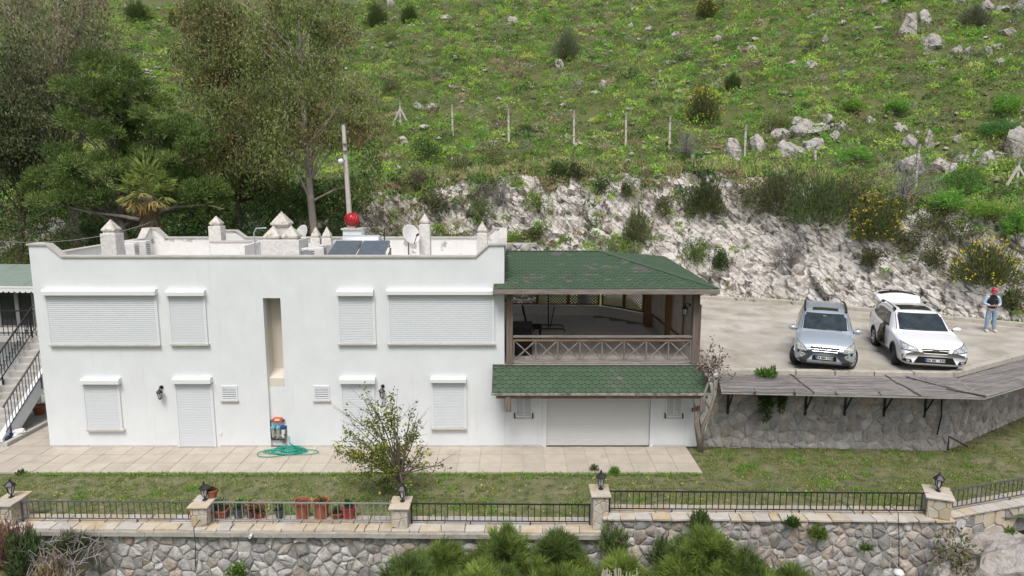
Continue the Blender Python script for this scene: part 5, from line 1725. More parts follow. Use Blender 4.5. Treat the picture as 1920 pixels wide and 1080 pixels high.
# ================================================================== cars
def smooth_grid(G, it):
    for _ in range(it):
        for ax in (0, 1):
            A_ = np.moveaxis(G, ax, 0)
            B = A_.copy()
            B[1:-1] = .25 * A_[:-2] + .5 * A_[1:-1] + .25 * A_[2:]
            G = np.moveaxis(B, 0, ax)
    return G
class Car:
    def __init__(s, root, stations, paint, axles, wr):
        s.root, s.paint = root, paint
        prof = []
        for (y, zb, w_, zs, zt, wt, cab) in stations:
            if cab:
                h = [(0, zb), (w_ * .8, zb), (w_ * .97, zb + .10), (w_, (zb + zs) / 2 + .06), (w_ * .985, zs - .05), (w_ * .955, zs + .02), (wt + .055, zt - .15), (wt - .04, zt - .03), (0, zt)]
            else:
                h = [(0, zb), (w_ * .8, zb), (w_ * .97, zb + .10), (w_, (zb + zs) / 2 + .04), (w_ * .985, zs - .05), (w_ * .95, zs), (w_ * .80, zs + (zt - zs) * .65), (w_ * .42, zt - .008), (0, zt)]
            prof.append([(-x, y, z) for x, z in h] + [(x, y, z) for x, z in h[-2::-1]])
        C = np.array(prof)
        ny = []
        for i in range(len(C) - 1):
            m = max(1, int(round(np.abs(C[i + 1] - C[i]).max() / .06)))
            for k in range(m): ny.append(C[i] + (C[i + 1] - C[i]) * k / m)
        ny.append(C[-1])
        G = np.array(ny)
        q = []
        for j in range(G.shape[1] - 1):
            for k in range(4): q.append(G[:, j] + (G[:, j + 1] - G[:, j]) * k / 4)
        q.append(G[:, -1])
        G = np.stack(q, 1)
        G = smooth_grid(G, 2)
        nu, nv = G.shape[:2]
        V = G.reshape(-1, 3)
        idx = np.arange(nu * nv).reshape(nu, nv)
        Fq = np.stack([idx[:-1, :-1], idx[:-1, 1:], idx[1:, 1:], idx[1:, :-1]], -1).reshape(-1, 4)
        full = [tuple(f) for f in Fq]
        # fan caps at nose and tail
        V = V.tolist()
        for row in (0, nu - 1):
            c = G[row].mean(0).tolist(); V.append(c); ci = len(V) - 1
            for j in range(nv - 1): full.append((ci, int(idx[row, j]), int(idx[row, j + 1])))
        s.bvh = BVHTree.FromPolygons(V, full)
        keep = []
        for f in full:
            c = np.mean([V[i] for i in f], 0)
            if abs(c[0]) > .5 and any((c[1] - ya) ** 2 + (c[2] - wr) ** 2 < (wr + .065) ** 2 for ya in axles): continue
            keep.append(f)
        mb = MB(); mb.add(V, keep)
        s.body = mb.build('body', M[paint], root, world=False, smooth=True)
        s.wr = wr; s.axles = axles
        mb = MB()
        y0, y1 = stations[1][0] + .1, stations[-2][0] - .1
        mb.box(-.60, .60, y0, y1, .24, .75); mb.build('underbody', M['car_black'], root, world=False)
    def cast(s, a, b, ax):
        if ax == 'F': o, d = Vector((a, -6, b)), Vector((0, 1, 0))
        elif ax == 'B': o, d = Vector((a, 6, b)), Vector((0, -1, 0))
        elif ax == 'R': o, d = Vector((6, a, b)), Vector((-1, 0, 0))
        elif ax == 'L': o, d = Vector((-6, a, b)), Vector((1, 0, 0))
        else: o, d = Vector((a, b, 6)), Vector((0, 0, -1))
        loc, n, i, t = s.bvh.ray_cast(o, d)
        if loc is None:
            loc, n, i, t = s.bvh.find_nearest(o + d * 5)
        if n.dot(d) > 0: n = -n
        return loc, n
    def patch(s, name, poly, ax, m, off=.006, n=(10, 6), parent=None, label=None):
        """4-corner patch lying on the body"""
        p = [Vector((*c, 0)) for c in poly]
        mb = MB(); top, bot = [], []
        nu, nv = n
        for i in range(nu + 1):
            for j in range(nv + 1):
                u_, v_ = i / nu, j / nv
                c = p[0].lerp(p[1], u_).lerp(p[3].lerp(p[2], u_), v_)
                loc, nn = s.cast(c.x, c.y, ax)
                top.append(loc + nn * off); bot.append(loc - nn * .015)
        f = []
        k = nv + 1
        for i in range(nu):
            for j in range(nv): f.append((i * k + j, (i + 1) * k + j, (i + 1) * k + j + 1, i * k + j + 1))
        mb.add(top, f)
        N_ = len(top)
        rim = [i * k for i in range(nu + 1)] + [nu * k + j for j in range(1, nv + 1)] + [i * k + nv for i in range(nu - 1, -1, -1)] + [j for j in range(nv - 1, 0, -1)]
        mb.add(top + bot, [(rim[i], rim[(i + 1) % len(rim)], rim[(i + 1) % len(rim)] + N_, rim[i] + N_) for i in range(len(rim))])
        return mb.build(name, M[m], parent or s.root, world=False, smooth=False, label=label)
    def wheel(s, x, y, steer, spokes, rim_m, twin=False):
        r = s.wr; sg = 1 if x > 0 else -1
        o = bpy.data.objects.new('wheel', None); COL.objects.link(o); o.parent = s.root; o.location = (x, y, r); o.rotation_euler = (0, 0, steer)
        T = Matrix.Rotation(R(90) * sg, 4, 'Y')
        w_ = .11
        mb = MB(); mb.lathe([(r * .66, -w_), (r * .9, -w_), (r * .985, -w_ * .75), (r, -w_ * .4), (r, w_ * .4), (r * .985, w_ * .75), (r * .9, w_), (r * .66, w_ * .92), (r * .64, w_ * .3), (.05, w_ * .3)], n=28, T=T)
        mb.build('tyre', M['tyre'], o, world=False, smooth=False)
        mb = MB()
        mb.lathe([(r * .68, w_ * .55), (r * .68, w_ * .9), (r * .60, w_ * .9), (r * .58, w_ * .5)], n=28, T=T)
        mb.lathe([(.03, w_ * .5), (.055, w_ * .6), (.05, w_ * .85), (.01, w_ * .87)], n=10, T=T)
        for k in range(spokes):
            a = 2 * PI * k / spokes
            for da in ((-.16, .16) if twin else (0,)):
                mb.bar(T @ Vector((.04 * math.cos(a), .04 * math.sin(a), w_ * .72)), T @ Vector((r * .62 * math.cos(a + da), r * .62 * math.sin(a + da), w_ * .82)), .030 if twin else .05, .02, up=T.to_3x3() @ Vector((0, 0, 1)))
        mb.build('rim', M[rim_m], o, world=False)
        # disc behind the spokes
        mb = MB(); mb.lathe([(r * .55, w_ * .31), (r * .55, w_ * .40), (.02, w_ * .40)], n=20, T=T); mb.build('brake_disc', M['car_black'], o, world=False)
    def arches(s, m, wdt=.055):
        for ya in s.axles:
            for ax, sx in (('R', 1), ('L', -1)):
                mb = MB(); A_, B = [], []
                for k in range(19):
                    a = -.12 + (PI + .24) * k / 18
                    ring = []
                    for rr in (s.wr + .045, s.wr + .045 + wdt + .03):
                        loc, nn = s.cast(ya + rr * math.cos(a), s.wr + rr * math.sin(a), ax)
                        x_ = abs(loc.x)
                        ring.append((x_, ya + rr * math.cos(a), s.wr + rr * math.sin(a)))
                    A_.append(ring)
                xm = max(r_[0][0] for r_ in A_)
                v, f = [], []
                for ring in A_:
                    xi = max(ring[0][0], ring[1][0])
                    v += [(sx * .60, ring[0][1], ring[0][2]), (sx * (xi + .022), ring[0][1], ring[0][2]), (sx * (ring[1][0] + .012), ring[1][1], ring[1][2]), (sx * (ring[1][0] - .03), ring[1][1], ring[1][2])]
                for k in range(18):
                    for q in range(3): f.append((k * 4 + q, k * 4 + q + 1, (k + 1) * 4 + q + 1, (k + 1) * 4 + q))
                mb.add(v, f); mb.build('wheel_arch', M[m], s.root, world=False)
    def mirror(s, x, y, z, m):
        o = MB(); sg = 1 if x > 0 else -1
        bm = bmesh.new(); bmesh.ops.create_icosphere(bm, subdivisions=2, radius=1)
        o.add([(x + v.co.x * .125, y + v.co.y * .075, z + v.co.z * .085) for v in bm.verts], [[v.index for v in f.verts] for f in bm.faces]); bm.free()
        r_ = o.build('side_mirror', M[m], s.root, world=False, smooth=True)
        a = MB(); a.bar((x - sg * .1, y + .01, z - .04), (x - sg * .26, y + .03, z - .06), .05, .04); a.build('mirror_arm', M['car_black'], r_, world=False)
        g = MB(); g.lathe([(.0, 0), (.085, 0), (.085, .01), (0, .01)], n=14, T=Matrix.Translation((x, y + .07, z)) @ Matrix.Rotation(R(-90), 4, 'X')); g.build('mirror_glass', M['screen_glass'], r_, world=False)
    def plate(s, z, txt, tilt=0, x0=0.0):
        loc, nn = s.cast(0, z, 'F')
        y = min(s.cast(-.25, z, 'F')[0].y, s.cast(0, z, 'F')[0].y, s.cast(.25, z, 'F')[0].y) - .022
        mb = MB(); mb.box(-.26, .26, y, y + .012, z - .056, z + .056); p = mb.build('number_plate', M['plate_white'], s.root, world=False)
        mb = MB(); mb.box(-.259, -.215, y - .003, y - .0005, z - .055, z + .055); mb.build('plate_band', M['plate_blue'], p, world=False)
        mb = MB()
        for a_, b_, c_, d_ in ((-.26, .26, .050, .056), (-.26, .26, -.056, -.050), (.254, .26, -.05, .05)): mb.box(a_, b_, y - .003, y - .0005, z + c_, z + d_)
        mb.build('plate_border', M['car_black'], p, world=False)
        cu = bpy.data.curves.new('plate_lettering', 'FONT'); cu.body = txt; cu.size = .098; cu.align_x = 'CENTER'; cu.align_y = 'CENTER'; cu.extrude = .001; cu.offset = .0022
        o = bpy.data.objects.new('plate_lettering', cu); COL.objects.link(o); o.parent = p
        o.rotation_euler = (R(90), 0, 0); o.location = (.022, y - .003, z - .002); cu.materials.append(M['car_black'])
        dg = bpy.context.evaluated_depsgraph_get(); me = bpy.data.meshes.new_from_object(o.evaluated_get(dg)); r_, l_ = o.rotation_euler.copy(), o.location.copy(); bpy.data.objects.remove(o)
        o = link_mesh('plate_lettering', me, None, p); o.rotation_euler = r_; o.location = l_
        return p
    def loop_line(s, pts, ax, m, name, r=.012, parent=None, off=.004):
        q = [s.cast(a, b, ax)[0] + (Vector((0, -off, 0)) if ax == 'F' else s.cast(a, b, ax)[1] * off) for a, b in pts]
        mb = MB(); mb.tube(q, r, 6); return mb.build(name, M[m], parent or s.root, world=False)

# silver car
t = thing('parked_car', 'silver off-roader with chrome barred grille parked left of the white car', 'car', (9.42, 20.0, ZP + .02), R(-23))
t.location = (9.00, 19.42, ZP + .02); t.scale = (.92, .94, .92)
ST = [  # y, zb, halfwidth, belt z, top z, top halfwidth, cabin?
    (0.00, .36, .70, .66, .74, .5, 0), (.03, .30, .80, .74, .86, .5, 0), (.14, .26, .865, .86, .96, .5, 0), (.45, .25, .885, .95, 1.04, .5, 0), (1.06, .25, .89, 1.02, 1.115, .5, 0),
    (1.18, .25, .89, 1.035, 1.15, .74, 1), (1.90, .25, .892, 1.06, 1.63, .66, 1), (2.4, .25, .892, 1.07, 1.69, .66, 1), (3.6, .25, .89, 1.09, 1.69, .65, 1), (4.15, .27, .88, 1.09, 1.64, .62, 1), (4.42, .30, .86, 1.07, 1.30, .62, 1), (4.52, .40, .82, .95, 1.05, .6, 0)]
car = Car(t, ST, 'car_silver', (.88, 3.50), .345)
car.arches('car_silver', .04)
car.patch('windscreen', [(-.72, 1.15), (.72, 1.15), (.645, 1.58), (-.645, 1.58)], 'F', 'screen_glass', n=(14, 10))
for ax in ('L', 'R'):
    car.patch('side_window', [(1.72, 1.13), (2.50, 1.14), (2.50, 1.53), (2.12, 1.52)], ax, 'dark_glass')
    car.patch('side_window', [(2.56, 1.14), (3.40, 1.15), (3.36, 1.53), (2.56, 1.53)], ax, 'dark_glass')
    car.patch('side_window', [(3.47, 1.16), (4.10, 1.19), (3.95, 1.5), (3.44, 1.52)], ax, 'dark_glass')
    car.patch('sill_cladding', [(1.32, .28), (3.06, .28), (3.06, .44), (1.32, .44)], ax, 'cladding', .012)
    sg = 1 if ax == 'R' else -1
    for y in (2.3, 3.3):
        loc, nn = car.cast(y, .98, ax); mb = MB(); mb.bar(loc + nn * .02 - Vector((0, .08, 0)), loc + nn * .02 + Vector((0, .08, 0)), .03); mb.build('door_handle', M['car_silver'], t, world=False)
    mb = MB(); mb.tube([(sg * .635, 1.95, 1.645), (sg * .65, 2.4, 1.69), (sg * .64, 3.6, 1.69), (sg * .61, 4.1, 1.645)], .035, 6); mb.build('roof_rail', M['car_black'], t, world=False)
    car.loop_line([(1.52, .42), (1.55, 1.02)], ax, 'car_black', 'door_seam', .004); car.loop_line([(2.53, .40), (2.53, 1.05)], ax, 'car_black', 'door_seam', .004)
car.patch('sunroof', [(-.40, 2.08), (.40, 2.08), (.40, 2.42), (-.40, 2.42)], 'T', 'dark_glass', .004)
car.patch('tailgate_window', [(-.5, 1.15), (.5, 1.15), (.45, 1.5), (-.45, 1.5)], 'B', 'dark_glass')
# front
car.patch('lower_bumper', [(-.80, .28), (.80, .28), (.80, .42), (-.80, .42)], 'F', 'cladding', .010, (16, 4))
for sg in (-1, 1):
    car.patch('bumper_cladding', [(sg * .80, .40), (sg * .52, .40), (sg * .34, .60), (sg * .46, .62)], 'F', 'cladding', .016, (8, 6))
    hl = car.patch('headlight', [(sg * .825, .705), (sg * .49, .665), (sg * .585, .835), (sg * .825, .965)], 'F', 'cladding', .010, (10, 8))
    car.patch('lens', [(sg * .815, .725), (sg * .52, .685), (sg * .60, .82), (sg * .815, .945)], 'F', 'headlamp', .016, (10, 8), hl)
    loc, nn = car.cast(sg * .64, .545, 'F')
    mb = MB(); mb.lathe([(.085, 0), (.085, .03), (.065, .035), (.02, .02)], n=16, T=Matrix.Translation(loc - Vector((0, -.02, 0))) @ Matrix.Rotation(R(90), 4, 'X')); f = mb.build('fog_light', M['headlamp'], t, world=False)
    loc, nn = car.cast(sg * .76, .66, 'F'); mb = MB(); mb.box(loc.x - .03, loc.x + .03, loc.y - .02, loc.y + .04, loc.z - .03, loc.z + .03); mb.build('washer', M['car_black'], t, world=False)
car.patch('bumper_grille', [(-.36, .42), (.36, .42), (.33, .58), (-.33, .58)], 'F', 'car_black', .012, (10, 4))
car.patch('skid_bar', [(-.50, .335), (.50, .335), (.50, .415), (-.50, .415)], 'F', 'iron_grey', .026, (12, 3))
gr = car.patch('grille', [(-.37, .69), (.37, .69), (.42, .85), (-.42, .85)], 'F', 'car_black', .010, (12, 4))
for z, hw in ((.705, .37), (.77, .39), (.845, .415)):
    car.loop_line([(hw * q, z) for q in np.linspace(-1, 1, 11)], 'F', 'chrome', 'grille_bar', .010, gr, .026)
loc, nn = car.cast(0, .775, 'F')
mb = MB(); y = loc.y - .035
for q in ((-.048, -.024), (.024, .048)):
    mb.hexa([(q[0] * .8, y, .73), (q[1] * .8, y, .73), (q[1] * .8, y + .03, .73), (q[0] * .8, y + .03, .73)], [(q[0] * 1.25, y, .82), (q[1] * 1.25, y, .82), (q[1] * 1.25, y + .03, .82), (q[0] * 1.25, y + .03, .82)])
mb.box(-.03, .03, y + .001, y + .028, .765, .785); mb.build('badge', M['chrome'], gr, world=False)
car.plate(.505, '34 BM 1008')
for sg in (-1, 1):
    car.mirror(sg * .985, 1.50, 1.10, 'car_silver')
    # wipers
mb = MB(); mb.tube([car.cast(-.50, 1.215, 'F')[0] + Vector((0, -.02, .0)), car.cast(-.02, 1.155, 'F')[0] + Vector((0, -.02, 0))], .012, 5); mb.build('wiper', M['car_black'], t, world=False)
mb = MB(); mb.tube([car.cast(.02, 1.17, 'F')[0] + Vector((0, -.02, .0)), car.cast(.5, 1.15, 'F')[0] + Vector((0, -.02, 0))], .012, 5); mb.build('wiper', M['car_black'], t, world=False)
mb = MB(); loc, _ = car.cast(-.02, 1.52, 'F'); mb.box(loc.x - .05, loc.x + .05, loc.y - .02, loc.y - .008, loc.z - .012, loc.z + .012); mb.build('sticker', M['stone_yellow'], t, world=False)
mb = MB(); mb.tube([(0, 4.0, 1.67), (0, 4.12, 1.80)], .008, 5); mb.build('aerial', M['car_black'], t, world=False)
for x in (-.78, .78):
    car.wheel(x, .88, R(-28), 7, 'alloy'); car.wheel(x, 3.50, 0, 7, 'alloy')

# white car, tailgate open
t = thing('parked_car', 'white estate with open tailgate and roof rails beside the rock face', 'car', (12.05, 19.3, ZP + .02), R(-15))
t.location = (12.16, 19.36, ZP + .02); t.scale = (1, .94, .91)
ST = [
    (0.00, .33, .78, .62, .70, .5, 0), (.03, .27, .80, .70, .82, .5, 0), (.16, .23, .865, .84, .92, .5, 0), (.48, .22, .89, .94, 1.00, .5, 0), (1.12, .22, .895, 1.02, 1.09, .5, 0),
    (1.24, .22, .895, 1.035, 1.12, .75, 1), (2.08, .22, .897, 1.05, 1.62, .65, 1), (2.6, .22, .897, 1.07, 1.68, .65, 1), (3.6, .22, .895, 1.11, 1.67, .64, 1), (4.2, .25, .885, 1.13, 1.60, .60, 1), (4.48, .28, .86, 1.10, 1.28, .62, 1), (4.58, .36, .82, .95, 1.05, .6, 0)]
car = Car(t, ST, 'car_white', (.95, 3.59), .35)
car.arches('cladding', .01)
car.patch('windscreen', [(-.73, 1.125), (.73, 1.125), (.635, 1.57), (-.635, 1.57)], 'F', 'screen_glass', n=(14, 10))
for ax in ('L', 'R'):
    car.patch('side_window', [(1.85, 1.12), (2.62, 1.13), (2.62, 1.53), (2.32, 1.52)], ax, 'dark_glass')
    car.patch('side_window', [(2.66, 1.13), (3.50, 1.17), (3.46, 1.53), (2.66, 1.53)], ax, 'dark_glass')
    car.patch('side_window', [(3.54, 1.18), (4.18, 1.26), (3.95, 1.48), (3.51, 1.52)], ax, 'dark_glass')
    car.patch('sill_cladding', [(1.38, .25), (3.18, .25), (3.18, .40), (1.38, .40)], ax, 'cladding', .014)
    sg = 1 if ax == 'R' else -1
    for y in (2.40, 3.38):
        loc, nn = car.cast(y, .95, ax); mb = MB(); mb.bar(loc + nn * .02 - Vector((0, .09, 0)), loc + nn * .02 + Vector((0, .09, 0)), .03); mb.build('door_handle', M['car_white'], t, world=False)
    mb = MB(); mb.tube([(sg * .625, 2.2, 1.63), (sg * .63, 2.35, 1.71), (sg * .625, 3.0, 1.735), (sg * .61, 3.75, 1.71), (sg * .60, 3.95, 1.64)], .020, 6); rr = mb.build('roof_rail', M['chrome'], t, world=False)
    for y in (2.28, 3.8):
        mb = MB(); mb.box(sg * .62 - .03, sg * .62 + .03, y - .1, y + .1, 1.62, 1.70); mb.build('rail_foot', M['car_black'], rr, world=False)
    car.loop_line([(1.62, .42), (1.66, 1.0)], ax, 'car_black', 'door_seam', .004); car.loop_line([(2.64, .40), (2.64, 1.05)], ax, 'car_black', 'door_seam', .004)
    car.patch('rear_light', [(4.25, .92), (4.50, .92), (4.46, 1.12), (4.22, 1.12)], ax, 'tail_red', .012, (4, 4))
car.patch('sunroof', [(-.44, 2.30), (.44, 2.30), (.44, 3.05), (-.44, 3.05)], 'T', 'dark_glass', .004)
car.patch('boot_dark_patch', [(-.62, .75), (.62, .75), (.55, 1.52), (-.55, 1.52)], 'B', 'car_black', .012)  # black patch on the closed rear, stands for the boot's dark inside
# raised tailgate: two bent panels with the window
H0 = Vector((0, 4.10, 1.66))
tg = bpy.data.objects.new('tailgate', None); COL.objects.link(tg); tg.parent = t
ang0 = R(22)
def tg_pt(x, d, lift=0.0):
    # d metres from the hinge; bends down past the window
    if d < .55: y, z = d * math.cos(ang0), d * math.sin(ang0)
    else: y, z = .55 * math.cos(ang0) + (d - .55) * math.cos(R(2)), .55 * math.sin(ang0) + (d - .55) * math.sin(R(2))
    return Vector((x, H0.y + y, H0.z + z + lift - .10 * (x / .62) ** 2))
def tg_panel(rows, name, m, lift, th, parent):
    mb = MB(); top, bot = [], []
    for d, hw in rows:
        for k in range(11):
            x = hw * (-1 + 2 * k / 10); top.append(tg_pt(x, d, lift)); bot.append(tg_pt(x, d, lift - th))
    f = []
    for i in range(len(rows) - 1):
        for k in range(10): f.append((i * 11 + k, i * 11 + k + 1, (i + 1) * 11 + k + 1, (i + 1) * 11 + k))
    mb.add(top, f); mb.add(bot, [q[::-1] for q in f])
    n = len(top); rim = list(range(11)) + [i * 11 + 10 for i in range(1, len(rows))] + [(len(rows) - 1) * 11 + k for k in range(9, -1, -1)] + [i * 11 for i in range(len(rows) - 2, 0, -1)]
    mb.add(top + bot, [(rim[i], rim[(i + 1) % len(rim)], rim[(i + 1) % len(rim)] + n, rim[i] + n) for i in range(len(rim))])
    return mb.build(name, M[m], parent, world=False, smooth=False)
tg_panel([(0, .58), (.15, .62), (.55, .68), (.8, .70), (.95, .66), (1.05, .55)], 'tailgate_panel', 'car_white', 0, .05, tg)
tg_panel([(.52, .54), (.68, .58), (.82, .57), (.90, .50)], 'tailgate_glass', 'dark_glass', .012, .006, tg)
mb = MB(); mb.bar(tg_pt(-.2, .86, .03), tg_pt(.1, .80, .03), .03, .02); mb.build('rear_wiper', M['car_black'], tg, world=False)
for sg in (-1, 1):
    mb = MB(); mb.tube([(sg * .56, 4.25, 1.35), tg_pt(sg * .58, .45, -.06)], .014, 6); mb.build('gas_strut', M['car_black'], tg, world=False)
# front
car.patch('lower_lip', [(-.80, .25), (.80, .25), (.80, .31), (-.80, .31)], 'F', 'galvanised', .012, (16, 3))
gr = car.patch('grille', [(-.30, .66), (.30, .66), (.36, .80), (-.36, .80)], 'F', 'car_black', .012, (12, 5))
car.loop_line([(.36 * q, .805) for q in np.linspace(-1, 1, 9)], 'F', 'chrome', 'grille_bar', .014, gr, .018)
car.loop_line([(.34 * q, .765 - .02 * abs(q)) for q in np.linspace(-1, 1, 9)], 'F', 'chrome', 'grille_bar', .010, gr, .026)
for sg in (-1, 1): car.loop_line([(sg * .36, .80), (sg * .30, .66)], 'F', 'chrome', 'grille_bar', .009, gr, .018)
car.loop_line([(.30 * q, .655) for q in np.linspace(-1, 1, 9)], 'F', 'chrome', 'grille_bar', .009, gr, .018)
loc, nn = car.cast(0, .765, 'F')
Tm = Matrix.Translation(loc + Vector((0, -.02, 0))) @ Matrix.Rotation(R(90), 4, 'X')
mb = MB(); mb.add([(Tm @ Vector((.085 * math.cos(a), .046 * math.sin(a), z)))[:] for z in (0, .02) for a in np.linspace(0, 2 * PI, 21)[:-1]], [tuple(range(20)), tuple(range(39, 19, -1))] + [(k, (k + 1) % 20, 20 + (k + 1) % 20, 20 + k) for k in range(20)]); bd = mb.build('badge', M['chrome'], gr, world=False)
mb = MB(); mb.add([(Tm @ Vector((.070 * math.cos(a), .034 * math.sin(a), z)))[:] for z in (.021, .023) for a in np.linspace(0, 2 * PI, 21)[:-1]], [tuple(range(20)), tuple(range(39, 19, -1))]); mb.build('badge_face', M['badge_blue'], gr, world=False)
mb = MB()
for (x, z, r_) in ((-.035, .006, .014), (.0, .014, .008), (.025, .012, .008), (.04, -.004, .008), (.012, -.012, .008), (-.008, -.008, .008)):
    p = [(x + r_ * (1 if k % 2 == 0 else .35) * math.cos(k * PI / 4), z + r_ * (1 if k % 2 == 0 else .35) * math.sin(k * PI / 4)) for k in range(8)]
    mb.add([(Tm @ Vector((a, b, .0245)))[:] for a, b in p] + [(Tm @ Vector((x, z, .0255)))[:]], [(k, (k + 1) % 8, 8) for k in range(8)])
mb.build('badge_stars', M['chrome'], gr, world=False, kind='stuff')
car.patch('bumper_grille', [(-.55, .34), (.55, .34), (.44, .55), (-.44, .55)], 'F', 'car_black', .010, (14, 5))
for sg in (-1, 1):
    hl = car.patch('headlight', [(sg * .85, .725), (sg * .40, .665), (sg * .48, .80), (sg * .84, .945)], 'F', 'cladding', .009, (12, 8))
    car.patch('lens', [(sg * .84, .745), (sg * .43, .685), (sg * .50, .785), (sg * .835, .925)], 'F', 'headlamp_clear', .015, (12, 8), hl)
    q = car.patch('fog_light', [(sg * .80, .36), (sg * .58, .345), (sg * .62, .44), (sg * .80, .46)], 'F', 'car_black', .012, (6, 4))
    loc, nn = car.cast(sg * .70, .40, 'F'); mb = MB(); mb.lathe([(.045, 0), (.045, .02), (.02, .025)], n=12, T=Matrix.Translation(loc) @ Matrix.Rotation(R(90), 4, 'X')); mb.build('fog_lamp_lens', M['headlamp_clear'], q, world=False)
    car.loop_line([(sg * .81, .36), (sg * .83, .56), (sg * .72, .62)], 'F', 'car_black', 'bumper_slit', .018)
car.mirror(1.01, 1.72, 1.12, 'car_white')
car.plate(.44, '06 BE   430')
mb = MB(); mb.tube([car.cast(-.55, 1.16, 'F')[0] + Vector((0, -.02, .0)), car.cast(-.02, 1.135, 'F')[0] + Vector((0, -.02, 0))], .012, 5); mb.build('wiper', M['car_black'], t, world=False)
mb = MB(); mb.tube([car.cast(.02, 1.135, 'F')[0] + Vector((0, -.02, .0)), car.cast(.55, 1.14, 'F')[0] + Vector((0, -.02, 0))], .012, 5); mb.build('wiper', M['car_black'], t, world=False)
for x in (-.78, .78):
    car.wheel(x, .95, R(-10), 5, 'alloy_dark', True); car.wheel(x, 3.59, 0, 5, 'alloy', True)
# jacket hung out of the window (in the car's frame, right side seen from the front)
jm = MB()
gy, gz = 9, 10
top = []
cb2 = t.matrix_basis.copy()
TM = Matrix.Translation(t.location) @ Matrix.Rotation(R(-15), 4, 'Z') @ Matrix.Diagonal((1, .94, .91, 1))
for i in range(gy + 1):
    for j in range(gz + 1):
        u_, v_ = i / gy, j / gz
        yy = 1.98 + .62 * (1 - .45 * (1 - v_)) * u_ + .16 * (1 - v_) * .5 + .22 * v_ * (u_ - .3)
        zz = 1.18 - .78 * v_ - .16 * (u_ > .5) * (u_ - .5) * v_ * 2 * 0 + .12 * u_ * v_
        loc, nn = car.cast(yy, max(zz, .3), 'L')
        fold = .030 + .028 * math.sin(u_ * 9 + v_ * 2) * v_ + .015 * math.sin(v_ * 11 + u_ * 4)
        top.append(TM @ Vector((loc.x - .02 - max(.0, fold) - (.05 if j == 0 else 0) * 0, yy, zz)))
f = []
for i in range(gy):
    for j in range(gz): f.append((i * (gz + 1) + j, i * (gz + 1) + j + 1, (i + 1) * (gz + 1) + j + 1, (i + 1) * (gz + 1) + j))
jm.add(top, f)
ax_ = TM.to_3x3() @ Vector((1, 0, 0))
jm.add([p + ax_ * .018 for p in top], [q[::-1] for q in f])
j = thing('jacket', 'dark olive jacket hanging out of the side window of the white car', 'jacket', top[0])
jm.build('jacket_body', M['cloth_dark'], j, smooth=True)
sl = MB(); a0 = top[3 * (gz + 1) + 1]; a1 = top[4 * (gz + 1) + gz]
ox = -ax_ * .05
sl.tube([a0 + ox, a0.lerp(a1, .5) + ox * 1.6, a1 + ox + Vector((0, 0, .02))], [.06, .075, .055], 8); sl.build('sleeve', M['cloth_dark'], j, smooth=True)

# ================================================================== the man with the phone
def skin_obj(name, verts, edges, material, parent, sub=2, root=0):
    me = bpy.data.meshes.new(name)
    me.from_pydata([v[:3] for v in verts], edges, [])
    o = link_mesh(name, me, material, parent)
    md = o.modifiers.new('skin', 'SKIN')
    md.use_smooth_shade = True
    for i, v in enumerate(verts):
        r_ = v[3]
        me.skin_vertices[0].data[i].radius = r_ if isinstance(r_, tuple) else (r_, r_)
    me.skin_vertices[0].data[root].use_root = True
    s_ = o.modifiers.new('sub', 'SUBSURF'); s_.levels = sub; s_.render_levels = sub
    dg = bpy.context.evaluated_depsgraph_get()
    ev = bpy.data.meshes.new_from_object(o.evaluated_get(dg))
    o.modifiers.clear()
    o.data = ev
    if not ev.materials: ev.materials.append(material)
    return o
pz_ = atZ(1855, 622, ZP)
man = thing('person', 'person in red cap, black vest and jeans looking down at a phone', 'person', (pz_.x, pz_.y, ZP + .01), R(-12))
man.scale = (.95, .95, .935)
# front of the body is -Y, x to the viewer's right
bodyv = [(0, 0, .90, (.15, .11)), (0, .0, 1.12, (.135, .10)), (0, .02, 1.33, (.165, .11)), (0, .02, 1.43, (.085, .075)), (0, -.005, 1.50, (.058, .058)),
         (-.095, 0, .86, .085), (-.115, -.01, .48, .06), (-.13, .015, .10, .043), (-.145, -.10, .045, .042), (-.15, -.19, .035, .035),
         (.095, 0, .86, .085), (.125, -.01, .48, .06), (.14, .015, .10, .043), (.165, -.10, .045, .042), (.175, -.19, .035, .035),
         (-.19, .02, 1.37, .06), (-.26, .03, 1.11, .043), (-.13, -.22, 1.06, .033), (-.075, -.28, 1.08, (.034, .018)),
         (.19, .02, 1.37, .06), (.27, .03, 1.11, .043), (.11, -.22, 1.05, .033), (.05, -.27, 1.08, (.034, .018)),
         (0, -.03, 1.58, (.072, .080)), (0, -.045, 1.66, (.076, .092)), (0, -.04, 1.72, (.055, .07))]
bodye = [(0, 1), (1, 2), (2, 3), (3, 4), (0, 5), (5, 6), (6, 7), (7, 8), (8, 9), (0, 10), (10, 11), (11, 12), (12, 13), (13, 14), (2, 15), (15, 16), (16, 17), (17, 18), (2, 19), (19, 20), (20, 21), (21, 22), (4, 23), (23, 24), (24, 25)]
